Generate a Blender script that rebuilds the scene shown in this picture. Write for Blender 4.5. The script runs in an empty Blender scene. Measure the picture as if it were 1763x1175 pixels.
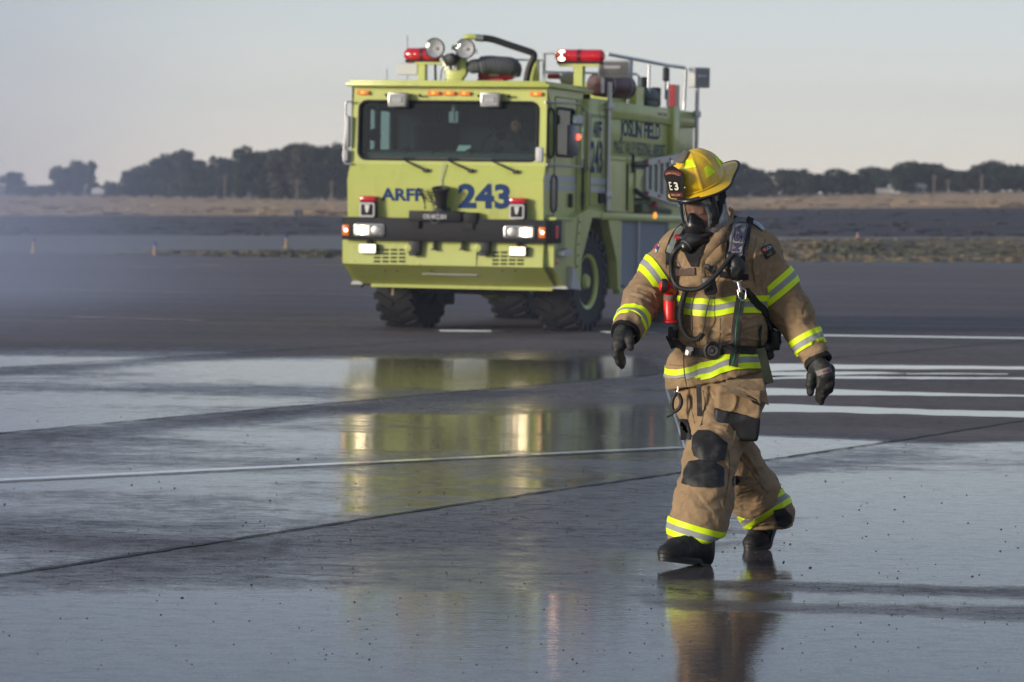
import bpy, bmesh, math, random
import numpy as np
from mathutils import Vector, Matrix, Euler
from mathutils.bvhtree import BVHTree
random.seed(7)
rng = np.random.default_rng(7)
sc = bpy.context.scene
col = sc.collection
PI = math.pi

# ---------------------------------------------------------------- camera
CF, CH, ROLL = 7500.0, 1.65, 0.015          # focal length in photo pixels, eye height, tilt
PITCH = math.atan(257.5 / CF)
cF = np.array([0, math.cos(PITCH), -math.sin(PITCH)])
_r = np.array([1., 0, 0]); _u = np.array([0, math.sin(PITCH), math.cos(PITCH)])
cR = _r * math.cos(ROLL) + _u * math.sin(ROLL)
cU = -_r * math.sin(ROLL) + _u * math.cos(ROLL)
cC = np.array([0, 0, CH])
cam = bpy.data.cameras.new('camera')
camo = bpy.data.objects.new('camera', cam); col.objects.link(camo)
camo.matrix_world = Matrix(((cR[0], cU[0], -cF[0], 0), (cR[1], cU[1], -cF[1], 0), (cR[2], cU[2], -cF[2], CH), (0, 0, 0, 1)))
cam.sensor_width = 36; cam.lens = 36 * CF / 1763
cam.clip_start = 0.5; cam.clip_end = 20000
cam.dof.use_dof = True; cam.dof.focus_distance = 19.6; cam.dof.aperture_fstop = 7.5
sc.camera = camo

def ray(px, py): return cF + cR * (px - 881.5) / CF - cU * (py - 587.5) / CF
def at(px, py, Y):
    d = ray(px, py); return cC + d * Y / d[1]
def ground(px, py):
    d = ray(px, py); return cC - d * CH / d[2]

# ---------------------------------------------------------------- world and sun
SUN_EL = math.radians(9); SUN_AZ = math.radians(-122)      # azimuth from +Y, clockwise: low sun behind the camera's left shoulder
world = bpy.data.worlds.new('World'); sc.world = world; world.use_nodes = True
wn = world.node_tree.nodes; wl = world.node_tree.links
sky = wn.new('ShaderNodeTexSky'); sky.sky_type = 'NISHITA'; sky.sun_disc = False
sky.sun_elevation = SUN_EL; sky.sun_rotation = SUN_AZ
sky.altitude = 1200; sky.air_density = 1.0; sky.dust_density = 2.0; sky.ozone_density = 2.5
# thin high overcast over the clear sky: grey blue above, cream towards the horizon, the same all round
tc = wn.new('ShaderNodeTexCoord'); sx = wn.new('ShaderNodeSeparateXYZ'); wl.new(tc.outputs['Generated'], sx.inputs[0])
veil = wn.new('ShaderNodeValToRGB'); wl.new(sx.outputs[2], veil.inputs[0]); ve = veil.color_ramp.elements
VE = [(0, (2.45, 2.10, 1.80)), (.014, (2.02, 1.88, 1.74)), (.040, (1.50, 1.53, 1.64)), (.062, (1.12, 1.16, 1.34)), (.10, (.61, .62, .79)), (.30, (.64, .70, .92)), (1, (.62, .76, 1.0))]
while len(ve) < len(VE): ve.new(.5)
for e_, (p_, c_) in zip(ve, VE): e_.position = p_; e_.color = (*c_, 1)
cn = wn.new('ShaderNodeTexNoise'); cm = wn.new('ShaderNodeMapping'); cm.inputs['Scale'].default_value = (2.2, 2.2, 26); wl.new(tc.outputs['Generated'], cm.inputs[0]); wl.new(cm.outputs[0], cn.inputs['Vector']); cn.inputs['Scale'].default_value = 2.0; cn.inputs['Detail'].default_value = 5
cr_ = wn.new('ShaderNodeMapRange'); cr_.inputs[1].default_value = .3; cr_.inputs[2].default_value = .7; cr_.inputs[3].default_value = .95; cr_.inputs[4].default_value = 1.04; wl.new(cn.outputs[0], cr_.inputs[0])
vs_ = wn.new('ShaderNodeVectorMath'); vs_.operation = 'SCALE'; wl.new(veil.outputs[0], vs_.inputs[0]); wl.new(cr_.outputs[0], vs_.inputs['Scale'])
vm = wn.new('ShaderNodeMix'); vm.data_type = 'RGBA'; vm.inputs[0].default_value = .84; wl.new(sky.outputs[0], vm.inputs[6]); wl.new(vs_.outputs[0], vm.inputs[7])
bg = wn['Background']; wl.new(vm.outputs[2], bg.inputs[0]); bg.inputs[1].default_value = 0.15
sun = bpy.data.lights.new('sun', 'SUN'); suno = bpy.data.objects.new('sun', sun); col.objects.link(suno)
sun.energy = 1.75; sun.angle = math.radians(14); sun.color = (1, 0.90, 0.76)
sd_ = Vector((math.sin(SUN_AZ) * math.cos(SUN_EL), math.cos(SUN_AZ) * math.cos(SUN_EL), math.sin(SUN_EL)))
suno.rotation_euler = sd_.to_track_quat('Z', 'Y').to_euler()
sc.view_settings.view_transform = 'Standard'; sc.view_settings.look = 'None'
sc.view_settings.exposure = 1.4; sc.view_settings.gamma = 1
sc.render.engine = 'CYCLES'
sc.cycles.use_denoising = True
try: sc.cycles.denoiser = 'OPENIMAGEDENOISE'
except Exception: pass
sc.cycles.max_bounces = 8; sc.cycles.transparent_max_bounces = 16; sc.cycles.volume_bounces = 1
sc.cycles.volume_max_steps = 64
sc.cycles.caustics_reflective = False; sc.cycles.caustics_refractive = False

# ---------------------------------------------------------------- helpers
def tag(o, label=None, cat=None, group=None, kind=None):
    if label: o['label'] = label
    if cat: o['category'] = cat
    if group: o['group'] = group
    if kind: o['kind'] = kind
    return o
def empty(name, loc=(0, 0, 0), rz=0, label=None, cat=None, group=None):
    o = bpy.data.objects.new(name, None); col.objects.link(o)
    o.location = loc; o.rotation_euler = (0, 0, rz); o.empty_display_size = .2
    return tag(o, label, cat, group)
def link(name, me, parent=None, mats=None, smooth=None):
    o = bpy.data.objects.new(name, me); col.objects.link(o)
    if parent is not None: o.parent = parent
    if mats is not None:
        for m in (mats if isinstance(mats, (list, tuple)) else [mats]): me.materials.append(m)
    if smooth: smooth_by(me, smooth)
    return o
def smooth_by(me, ang):
    """smooth shading with hard edges above ang degrees"""
    me.polygons.foreach_set('use_smooth', [True] * len(me.polygons))
    if ang < 179:
        bm = bmesh.new(); bm.from_mesh(me); lim = math.radians(ang)
        for e in bm.edges:
            e.smooth = not (len(e.link_faces) == 2 and e.calc_face_angle(0) > lim)
        bm.to_mesh(me); bm.free()
def pymesh(name, V, F):
    me = bpy.data.meshes.new(name); me.from_pydata([tuple(map(float, v)) for v in V], [], [tuple(int(i) for i in f) for f in F]); me.update(); return me
class MB:
    """collects shapes and links them as ONE mesh object"""
    def __init__(s): s.v = []; s.f = []; s.mi = []
    def add(s, V, F, mi=0):
        n = len(s.v); s.v += [tuple(map(float, p)) for p in V]
        for f in F: s.f.append(tuple(n + i for i in f)); s.mi.append(mi)
        return s
    def box(s, x0, x1, y0, y1, z0, z1, b=0.0, mi=0, M=None):
        if b <= 0:
            V = [(x, y, z) for x in (x0, x1) for y in (y0, y1) for z in (z0, z1)]
            F = [(0, 1, 3, 2), (4, 6, 7, 5), (0, 4, 5, 1), (2, 3, 7, 6), (0, 2, 6, 4), (1, 5, 7, 3)]
        else:
            bm = bmesh.new()
            bmesh.ops.create_cube(bm, size=1)
            for v in bm.verts:
                v.co = Vector(((x0 + x1) / 2 + v.co.x * (x1 - x0), (y0 + y1) / 2 + v.co.y * (y1 - y0), (z0 + z1) / 2 + v.co.z * (z1 - z0)))
            b = min(b, abs(x1 - x0) * .45, abs(y1 - y0) * .45, abs(z1 - z0) * .45)
            bmesh.ops.bevel(bm, geom=bm.edges[:], offset=b, segments=2, affect='EDGES', profile=.5)
            V = [v.co.copy() for v in bm.verts]; bm.verts.index_update(); F = [[v.index for v in f.verts] for f in bm.faces]; bm.free()
        if M is not None: V = [M @ Vector(p) for p in V]
        return s.add(V, F, mi)
    def prism(s, poly, a0, a1, axis='y', mi=0, M=None, b=0):
        """polygon in the two other axes, extruded along axis"""
        def mk(p, a):
            if axis == 'y': return (p[0], a, p[1])
            if axis == 'x': return (a, p[0], p[1])
            return (p[0], p[1], a)
        n = len(poly)
        if b > 0:
            bm = bmesh.new()
            vs = [bm.verts.new(mk(p, a0)) for p in poly]; ws = [bm.verts.new(mk(p, a1)) for p in poly]
            bm.faces.new(vs); bm.faces.new(ws[::-1])
            for i in range(n): bm.faces.new((vs[i], ws[i], ws[(i + 1) % n], vs[(i + 1) % n]))
            bmesh.ops.recalc_face_normals(bm, faces=bm.faces[:])
            bmesh.ops.bevel(bm, geom=bm.edges[:], offset=b, segments=2, affect='EDGES', profile=.5, clamp_overlap=True)
            bm.verts.index_update(); V = [v.co.copy() for v in bm.verts]; F = [[v.index for v in f.verts] for f in bm.faces]; bm.free()
        else:
            V = [mk(p, a0) for p in poly] + [mk(p, a1) for p in poly]
            F = [tuple(range(n)), tuple(range(2 * n - 1, n - 1, -1))] + [(i, i + n, (i + 1) % n + n, (i + 1) % n) for i in range(n)]
        if M is not None: V = [M @ Vector(p) for p in V]
        return s.add(V, F, mi)
    def tube(s, pts, r, n=10, mi=0, cap=True, closed=False):
        pts = [Vector(p) for p in pts]; m = len(pts)
        rs = r if isinstance(r, (list, tuple)) else [r] * m
        V = []; up = None
        for i, p in enumerate(pts):
            if closed: t = pts[(i + 1) % m] - pts[i - 1]
            else: t = pts[min(i + 1, m - 1)] - pts[max(i - 1, 0)]
            t.normalize()
            if up is None:
                up = Vector((0, 0, 1)) if abs(t.z) < .9 else Vector((1, 0, 0))
            a = t.cross(up)
            if a.length < 1e-6: a = t.orthogonal()
            a.normalize(); up = a.cross(t).normalized()
            for k in range(n):
                an = 2 * PI * k / n
                V.append(p + (a * math.cos(an) + up * math.sin(an)) * rs[i])
        F = []
        for i in range(m if closed else m - 1):
            j = (i + 1) % m
            for k in range(n): F.append((i * n + k, i * n + (k + 1) % n, j * n + (k + 1) % n, j * n + k))
        if cap and not closed: F += [tuple(range(n - 1, -1, -1)), tuple((m - 1) * n + k for k in range(n))]
        return s.add(V, F, mi)
    def lathe(s, prof, c, axis, n=24, mi=0, cap=True):
        """prof = [(radius, distance along axis)]"""
        c = Vector(c); axis = Vector(axis).normalized(); a = axis.orthogonal().normalized(); b = axis.cross(a)
        V = []; F = []
        for (r, h) in prof:
            for k in range(n):
                an = 2 * PI * k / n; V.append(c + axis * h + (a * math.cos(an) + b * math.sin(an)) * max(r, 1e-4))
        for i in range(len(prof) - 1):
            for k in range(n): F.append((i * n + k, i * n + (k + 1) % n, (i + 1) * n + (k + 1) % n, (i + 1) * n + k))
        if cap: F += [tuple(range(n - 1, -1, -1)), tuple((len(prof) - 1) * n + k for k in range(n))]
        return s.add(V, F, mi)
    def build(s, name, mats, parent=None, smooth=None):
        me = pymesh(name, s.v, s.f)
        o = link(name, me, parent, mats)
        if len(me.materials) > 1: me.polygons.foreach_set('material_index', s.mi)
        bm = bmesh.new(); bm.from_mesh(me); bmesh.ops.recalc_face_normals(bm, faces=bm.faces[:]); bm.to_mesh(me); bm.free()
        if smooth: smooth_by(me, smooth)
        return o
def spline(pts, n=8):
    """Catmull-Rom through pts"""
    P = [Vector(p) for p in pts]; P = [P[0] * 2 - P[1]] + P + [P[-1] * 2 - P[-2]]; out = []
    for i in range(1, len(P) - 2):
        for k in range(n):
            t = k / n; a, b, c, d = P[i - 1:i + 3]
            out.append(.5 * ((2 * b) + (c - a) * t + (2 * a - 5 * b + 4 * c - d) * t * t + (3 * b - a - 3 * c + d) * t ** 3))
    out.append(P[-2]); return out
def rrect(x0, x1, z0, z1, r, n=5):
    out = []
    for (cx, cz, a0) in ((x1 - r, z1 - r, 0), (x0 + r, z1 - r, 90), (x0 + r, z0 + r, 180), (x1 - r, z0 + r, 270)):
        for k in range(n + 1):
            a = math.radians(a0 + 90 * k / n); out.append((cx + r * math.cos(a), cz + r * math.sin(a)))
    return out
_fontc = {}
def text_shape(txt, bold=0.0, ext=0.0):
    """vertices (x,z) and faces of a word, normalised: lower left 0,0 and height 1 for capitals"""
    k = (txt, bold, ext)
    if k in _fontc: return _fontc[k]
    cu = bpy.data.curves.new('lettering', 'FONT'); cu.body = txt; cu.offset = bold; cu.resolution_u = 3
    o = bpy.data.objects.new('lettering', cu); col.objects.link(o)
    bpy.context.view_layer.update()
    me = bpy.data.meshes.new_from_object(o.evaluated_get(bpy.context.evaluated_depsgraph_get()))
    V = np.array([v.co[:] for v in me.vertices]); F = [tuple(p.vertices) for p in me.polygons]
    bpy.data.objects.remove(o); bpy.data.curves.remove(cu); bpy.data.meshes.remove(me)
    x0, y0 = V[:, 0].min(), V[:, 1].min(); V[:, 0] -= x0; V[:, 1] -= y0
    w, h = V[:, 0].max(), V[:, 1].max(); V[:, 0] /= w; V[:, 1] /= h
    _fontc[k] = (V[:, :2], F, w / h); return _fontc[k]
def lettering(name, txt, place, mat, parent, bold=0.02):
    """place maps unit (u,v) in [0,1]^2 to a 3D point"""
    V, F, asp = text_shape(txt, bold)
    me = pymesh(name, [place(u, v) for u, v in V], F)
    return link(name, me, parent, mat)

# ---------------------------------------------------------------- materials
def mat(name, color=(.5, .5, .5), rough=.6, metal=0., spec=.5, emit=None, es=0., coat=0., sheen=0.):
    m = bpy.data.materials.new(name); m.use_nodes = True
    b = m.node_tree.nodes['Principled BSDF']
    b.inputs['Base Color'].default_value = (*color, 1); b.inputs['Roughness'].default_value = rough
    b.inputs['Metallic'].default_value = metal; b.inputs['Specular IOR Level'].default_value = spec
    b.inputs['Coat Weight'].default_value = coat; b.inputs['Sheen Weight'].default_value = sheen
    if emit: b.inputs['Emission Color'].default_value = (*emit, 1); b.inputs['Emission Strength'].default_value = es
    return m
class NT:
    def __init__(s, m): s.t = m.node_tree; s.n = s.t.nodes; s.l = s.t.links
    def new(s, typ, **kw):
        x = s.n.new(typ)
        for k, v in kw.items(): setattr(x, k, v)
        return x
    def set(s, sock, v):
        if isinstance(v, bpy.types.NodeSocket): s.l.new(v, sock)
        else: sock.default_value = v
    def math(s, op, a, b=0., c=0., clamp=False):
        x = s.new('ShaderNodeMath', operation=op, use_clamp=clamp)
        for i, v in enumerate((a, b, c)): s.set(x.inputs[i], v)
        return x.outputs[0]
    def noise(s, vec, scale, detail=3., rough=.5, dist=0., dim='3D'):
        x = s.new('ShaderNodeTexNoise', noise_dimensions=dim)
        if vec is not None: s.l.new(vec, x.inputs['Vector'])
        x.inputs['Scale'].default_value = scale; x.inputs['Detail'].default_value = detail
        x.inputs['Roughness'].default_value = rough; x.inputs['Distortion'].default_value = dist
        return x.outputs[0]
    def ramp(s, fac, stops, interp='LINEAR'):
        x = s.new('ShaderNodeValToRGB'); x.color_ramp.interpolation = interp; e = x.color_ramp.elements
        while len(e) < len(stops): e.new(.5)
        for i, (p, c) in enumerate(stops):
            e[i].position = p; e[i].color = (*c, 1) if isinstance(c, (tuple, list)) else (c, c, c, 1)
        s.l.new(fac, x.inputs[0]); return x.outputs[0]
    def smooth(s, v, a, b, lo=0., hi=1.):
        x = s.new('ShaderNodeMapRange', interpolation_type='SMOOTHSTEP'); s.set(x.inputs[0], v)
        for i, q in zip((1, 2, 3, 4), (a, b, lo, hi)): s.set(x.inputs[i], q)
        return x.outputs[0]
    def mix(s, f, a, b):
        x = s.new('ShaderNodeMix', data_type='RGBA'); s.set(x.inputs[0], f)
        for i, v in ((6, a), (7, b)):
            if isinstance(v, bpy.types.NodeSocket): s.l.new(v, x.inputs[i])
            else: x.inputs[i].default_value = (*v, 1) if isinstance(v, tuple) else (v, v, v, 1)
        return x.outputs[2]
    def bump(s, h, strength, dist):
        x = s.new('ShaderNodeBump'); s.set(x.inputs['Strength'], strength); s.set(x.inputs['Distance'], dist); s.l.new(h, x.inputs['Height'])
        return x.outputs[0]
def scaled(nt, vec, sx, sy, sz):
    x = nt.new('ShaderNodeMapping'); nt.l.new(vec, x.inputs[0]); x.inputs['Scale'].default_value = (sx, sy, sz); return x.outputs[0]
# ---------------------------------------------------------------- ground
def ground_material(name, kind):
    m = mat(name, (.05, .05, .055), .7); nt = NT(m); b = nt.n['Principled BSDF']
    g = nt.new('ShaderNodeNewGeometry'); P = g.outputs['Position']
    fine = nt.noise(P, 90, 3, .65); mid = nt.noise(P, 5, 4, .6); big = nt.noise(scaled(nt, P, .05, .8, 1), 1., 4, .6)
    tone = nt.math('ADD', nt.math('MULTIPLY', fine, .45), nt.math('ADD', nt.math('MULTIPLY', mid, .25), nt.math('MULTIPLY', big, .3)))
    dry = nt.ramp(tone, [(.34, (.072, .060, .059)), (.5, (.130, .111, .107)), (.64, (.215, .186, .176))])
    if kind == 'taxiway':
        dry = nt.ramp(tone, [(.3, (.085, .085, .085)), (.7, (.15, .15, .15))])
        nt.l.new(dry, b.inputs['Base Color']); b.inputs['Roughness'].default_value = .85; return m
    # water film: 'wet' is measured per vertex (where the hoses ran), broken up by uneven pavement
    at_ = nt.new('ShaderNodeAttribute', attribute_name='wet'); w = at_.outputs['Fac']
    Ps = scaled(nt, P, .55, 1., 1.)
    n1 = nt.noise(Ps, .55, 5, .6, .4); n2 = nt.noise(P, 3.2, 4, .6)
    n3 = nt.noise(P, 13, 4, .7)
    un = nt.math('ADD', nt.math('MULTIPLY', nt.math('SUBTRACT', n1, .5), 1.35), nt.math('ADD', nt.math('MULTIPLY', nt.math('SUBTRACT', n2, .5), .7), nt.math('MULTIPLY', nt.math('SUBTRACT', n3, .5), .55)))
    wet = nt.smooth(nt.math('ADD', w, un), .33, .72)
    film = nt.smooth(nt.math('ADD', w, nt.math('MULTIPLY', un, .6)), .74, 1.12)     # standing water
    damp = nt.smooth(nt.math('ADD', w, nt.math('MULTIPLY', un, .6)), .05, .5)
    c1 = nt.mix(nt.math('MULTIPLY', damp, .55), dry, (.046, .043, .046))
    nt.l.new(c1, b.inputs['Base Color'])
    r = nt.math('SUBTRACT', nt.math('SUBTRACT', .72, nt.math('MULTIPLY', damp, .22)), nt.math('MULTIPLY', wet, .24)); r = nt.math('SUBTRACT', r, nt.math('MULTIPLY', film, .225), clamp=True)
    nt.l.new(r, b.inputs['Roughness'])
    b.inputs['IOR'].default_value = 1.36
    grit = nt.noise(P, 140, 2, .6)
    hb = nt.math('MULTIPLY', grit, nt.math('SUBTRACT', 1.0, nt.math('MULTIPLY', film, .97)))
    hb = nt.math('MULTIPLY', hb, nt.math('SUBTRACT', 1.0, nt.math('MULTIPLY', wet, .55)))
    rip = nt.noise(scaled(nt, P, 16, 28, 1), 1.0, 3, .55, .5)
    rip2 = nt.noise(scaled(nt, P, 3.5, 6, 1), 1.0, 2, .5)
    n0 = nt.bump(hb, 1.0, .0035)
    bb = nt.new('ShaderNodeBump'); bb.inputs['Strength'].default_value = 1; bb.inputs['Distance'].default_value = .0006
    nt.l.new(nt.math('ADD', rip, nt.math('MULTIPLY', rip2, .8)), bb.inputs['Height']); nt.l.new(n0, bb.inputs['Normal'])
    nt.l.new(bb.outputs[0], b.inputs['Normal'])
    # the tips of the stones stand out of the water film and scatter
    tip = nt.new('ShaderNodeBsdfDiffuse'); nt.l.new(c1, tip.inputs[0]); nt.l.new(n0, tip.inputs['Normal'])
    cov = nt.smooth(nt.noise(P, 70, 2, .7), .40, .62)
    mx = nt.new('ShaderNodeMixShader'); out = nt.n['Material Output']
    patchy = nt.smooth(nt.noise(P, 8, 5, .72), .46, .64)
    tipf = nt.math('ADD', nt.math('MULTIPLY', nt.math('SUBTRACT', 1.0, cov), nt.math('SUBTRACT', .50, nt.math('MULTIPLY', film, .32))), nt.math('MULTIPLY', patchy, nt.math('SUBTRACT', .42, nt.math('MULTIPLY', film, .30))), clamp=True)
    nt.l.new(tipf, mx.inputs[0])
    nt.l.new(b.outputs[0], mx.inputs[1]); nt.l.new(tip.outputs[0], mx.inputs[2]); nt.l.new(mx.outputs[0], out.inputs['Surface'])
    return m
M_apron = ground_material('wet_asphalt', 'apron')
def vnoise(x, y, seed=0):
    """smooth value noise, numpy"""
    xi = np.floor(x).astype(int); yi = np.floor(y).astype(int); fx = x - xi; fy = y - yi
    fx = fx * fx * (3 - 2 * fx); fy = fy * fy * (3 - 2 * fy)
    def h(a, b):
        n = (a * 374761393 + b * 668265263 + seed * 974711) & 0x7fffffff
        n = ((n ^ (n >> 13)) * 1274126177) & 0x7fffffff
        return ((n ^ (n >> 16)) & 0xffff) / 65535.
    return (h(xi, yi) * (1 - fx) + h(xi + 1, yi) * fx) * (1 - fy) + (h(xi, yi + 1) * (1 - fx) + h(xi + 1, yi + 1) * fx) * fy
def sstep(v, a, b):
    t = np.clip((v - a) / (b - a), 0, 1); return t * t * (3 - 2 * t)
# paving lanes: joints run along direction (1,2.35)
JD = np.array([1, 2.35]) / math.hypot(1, 2.35); JN = np.array([JD[1], -JD[0]])
JOINTS = [-9.16, -14.38, -19.5, -24.7, -3.94, 1.3, 6.5]
def curve_x(ys, xs):
    return lambda q: np.interp(q, xs, ys)
def wetness(X, Y):
    # pixel position of the point in the photograph is not used: all terms are in metres
    w = np.full_like(X, .93)
    far = 45 + 0.45 * (X + 1) + 1.5 * (vnoise(X * .35, Y * 0 + 3.3, 5) - .5)             # far shore of the wet area, left part
    w = np.minimum(w, 1 - sstep(Y, far - 3.6, far + 2.6))
    # dry strip on the right: between ~29.5 m and beyond, for x > 1.4
    shore = 30.2 - .32 * (X - 1.4) + .7 * (vnoise(X * 1.1, Y * 0 + 9.1, 8) - .5)
    dryr = sstep(X, 1.2, 1.75) * sstep(Y, shore - .35, shore + .35)
    w = w * (1 - dryr)
    s = X * JN[0] + Y * JN[1]
    # the downhill side of every joint drains first
    for j in JOINTS:
        d = s - j
        k = (.35 + .65 * vnoise((X * JD[0] + Y * JD[1]) * .22, Y * 0 + j, 3)) * (1.45 if abs(j + 14.38) < .1 else 1.0)
        w = w - k * .46 * np.exp(-((d - .35) / .42) ** 2) * (d > -.05) - .16 * k * np.exp(-((d - 1.1) / .9) ** 2)
    # foreground sheet of water
    w = w + .36 * sstep(-Y, -19.0, -16.8) + .26 * np.exp(-((Y - 30.3) / 3) ** 2) + .28 * np.exp(-((Y - 40.5) / 3.6) ** 2) + .12 * np.exp(-((Y - 24.5) / 1.5) ** 2)
    w = w + .35 * sstep(X, .6, 2.) * np.exp(-((Y - 22.5) / 3.2) ** 2)
    w = w + .5 * np.exp(-((Y - 16.2) / 1.3) ** 2 - ((X - .9) / 1.0) ** 2) + .35 * np.exp(-((Y - 19.3) / .7) ** 2) * sstep(X, .2, .7)
    # dry tongues in front of the man
    w = w - .70 * np.exp(-((Y - (17.45 - .12 * (X - .5))) / .42) ** 2) * sstep(X, .2, .8) - .55 * np.exp(-((Y - (18.45 - .1 * X)) / .26) ** 2) * sstep(X, .5, 1.2)
    w = w - .34 * np.exp(-((Y - (20.2 - .28 * (X + 2))) / .4) ** 2) * sstep(-X, .9, 1.6)
    return np.clip(w, 0, 1.25)
def build_apron():
    ys = np.concatenate([np.arange(4, 13, .5), np.arange(13, 24, .05), np.arange(24, 48, .1), np.arange(48, 64, .5), np.arange(64, 102, 3.), [104.0]])
    xs = np.concatenate([[-1400., -700., -300., -120.], np.arange(-60, -8, 2.), np.arange(-8, 8.001, .08), np.arange(10, 61, 2.), [120., 300., 700., 1400.]])
    X, Y = np.meshgrid(xs, ys)
    S = X * JN[0] + Y * JN[1]; Z = np.zeros_like(X)
    V = np.stack([X, Y, Z], -1).reshape(-1, 3); ny, nx = X.shape
    idx = np.arange(ny * nx).reshape(ny, nx)
    F = np.stack([idx[:-1, :-1], idx[:-1, 1:], idx[1:, 1:], idx[1:, :-1]], -1).reshape(-1, 4)
    me = bpy.data.meshes.new('apron'); me.vertices.add(len(V)); me.vertices.foreach_set('co', V.ravel())
    me.loops.add(F.size); me.loops.foreach_set('vertex_index', F.ravel()); me.polygons.add(len(F))
    me.polygons.foreach_set('loop_start', np.arange(0, F.size, 4)); me.update(calc_edges=True); me.validate()
    a = me.attributes.new('wet', 'FLOAT', 'POINT'); a.data.foreach_set('value', wetness(X, Y).ravel().astype(np.float32))
    o = link('tarmac', me, None, M_apron); tag(o, kind='structure')
    return o
build_apron()
# ---- joints: shallow sealed cracks, raised ragged lip of tar
M_tar = mat('crack_seal', (.012, .011, .012), .55); nt = NT(M_tar); g = nt.new('ShaderNodeNewGeometry')
nt.l.new(nt.bump(nt.noise(g.outputs['Position'], 120, 3, .7), 1., .01), nt.n['Principled BSDF'].inputs['Normal'])
def strip(name, pts, widths, z, m, kind='structure', wob=0., parent=None):
    """flat ribbon on the ground along pts"""
    V = []; F = []
    for i, p in enumerate(pts):
        a = np.array(pts[max(i - 1, 0)]); b = np.array(pts[min(i + 1, len(pts) - 1)]); t = (b - a) / (np.linalg.norm(b - a) + 1e-9)
        n = np.array([-t[1], t[0]]); w = widths[i] if isinstance(widths, (list, np.ndarray)) else widths
        w1 = w * (1 + wob * rng.uniform(-1, 1)); w2 = w * (1 + wob * rng.uniform(-1, 1))
        V += [(*(np.array(p) + n * w1 / 2), z), (*(np.array(p) - n * w2 / 2), z)]
        if i: F.append((2 * i - 2, 2 * i - 1, 2 * i + 1, 2 * i))
    o = link(name, pymesh(name, V, F), parent, m); return tag(o, kind=kind)
for j in JOINTS[:5]:
    pts = []
    for t in np.arange(8, 60, .12):
        y = t; x = (j - y * JN[1]) / JN[0]
        if abs(x) > 9: continue
        x += .03 * math.sin(y * .6 + j) + .004 * rng.normal()
        pts.append((x, y))
    if len(pts) > 3: strip('pavement_joint', pts, [(.020 + .016 * rng.random()) * (1.3 if abs(j + 9.16) < .1 else 1) for _ in pts], .004, M_tar, wob=.6)
# ---- painted lines
def paint(name, c, rough=.5, worn=.5):
    m = mat(name, c, rough); nt = NT(m); g = nt.new('ShaderNodeNewGeometry'); n = nt.noise(g.outputs['Position'], 14, 5, .7)
    k = nt.smooth(n, .32, .32 + worn * .3)
    nt.l.new(nt.mix(k, (.06, .055, .055), c), nt.n['Principled BSDF'].inputs['Base Color'])
    nt.l.new(nt.bump(nt.noise(g.outputs['Position'], 90, 2, .6), .6, .003), nt.n['Principled BSDF'].inputs['Normal'])
    return m
M_white = paint('white_line_paint', (.78, .75, .76), .28, .5); M_white.node_tree.nodes['Principled BSDF'].inputs['Coat Weight'].default_value = .7; M_yel = paint('yellow_line_paint', (.42, .32, .10), .6, .9); M_pink = paint('faded_red_paint', (.42, .27, .28), .6, .6)
def pline(name, a, b, w, m, n=40, z=.008):
    A = ground(*a)[:2]; B = ground(*b)[:2]
    return strip(name, [tuple(A + (B - A) * t) for t in np.linspace(0, 1, n)], w, z, m, wob=.06)
pline('painted_line_or_glint', (-120, 834), (1176, 772), .13, M_white)
pline('painted_line_or_glint', (1146, 668), (1178, 772), .013, M_white)  # white strip colours in the bright edge beside the truck's reflection, no marking
for q_ in (((750, 570.8), (810, 571.2), (868, 571.8)), ((1038, 573.2), (1090, 573.7), (1132, 574.2)), ((1340, 577.6), (1420, 578.8), (1500, 580), (1700, 582.8), (1900, 585.5))): strip('painted_line_or_glint', [tuple(ground(x, y)[:2]) for x, y in q_], .55, .008, M_white)
for a, b in (((125, 547), (180, 548.6)), ((190, 549), (225, 550)), ((232, 550), (305, 552)), ((315, 552.5), (350, 553.5))): pline('painted_dash', a, b, .35, M_pink, 6)
pline('painted_line_or_glint', (70, 498), (330, 505), .25, M_yel); pline('painted_line_or_glint', (430, 506), (760, 513), .25, M_yel)
for a, b in (((230, 460), (260, 460)), ((300, 459), (320, 459)), ((345, 458), (380, 458)), ((540, 457), (600, 457.5))): pline('painted_dash', a, b, .6, M_yel, 4)
pline('painted_line_or_glint', (1400, 560), (1900, 566), .12, M_yel)
# ---- shallow puddles lying across the dry pavement on the right
M_puddle = mat('puddle_water', (.02, .02, .022), .03); nt = NT(M_puddle); b = nt.n['Principled BSDF']; b.inputs['IOR'].default_value = 1.333
g = nt.new('ShaderNodeNewGeometry'); nt.l.new(nt.bump(nt.noise(scaled(nt, g.outputs['Position'], 5, 9, 1), 1., 3, .5, .5), 1., .0006), b.inputs['Normal'])
def puddle(top, bot, seed=0):
    """outline given by its far and near shore, as photo points on the ground"""
    T = [ground(*p)[:2] for p in top]; B = [ground(*p)[:2] for p in bot]
    def dense(P, k):
        P = np.array(P); t = np.linspace(0, len(P) - 1, 70); i = np.arange(len(P))
        q = np.stack([np.interp(t, i, P[:, 0]), np.interp(t, i, P[:, 1])], 1)
        q[:, 1] += (vnoise(q[:, 0] * 4, q[:, 1] * 0 + k, seed) - .5) * .18 + (vnoise(q[:, 0] * 11, q[:, 1] * 0 + k, seed) - .5) * .08
        return q
    a = dense(T, 1.5); c = dense(B, 7.5)
    V = [(*p, .004) for p in a] + [(*p, .004) for p in c]; n = len(a)
    F = [(i + n, i + n + 1, i + 1, i) for i in range(n - 1)]
    o = link('puddle', pymesh('puddle', V, F), None, M_puddle); return tag(o, kind='structure')
puddle([(1240, 625), (1330, 627), (1500, 629.5), (1763, 632), (1950, 634)], [(1240, 641), (1330, 640), (1400, 637), (1500, 636.5), (1763, 637), (1950, 638)], 1)
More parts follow.
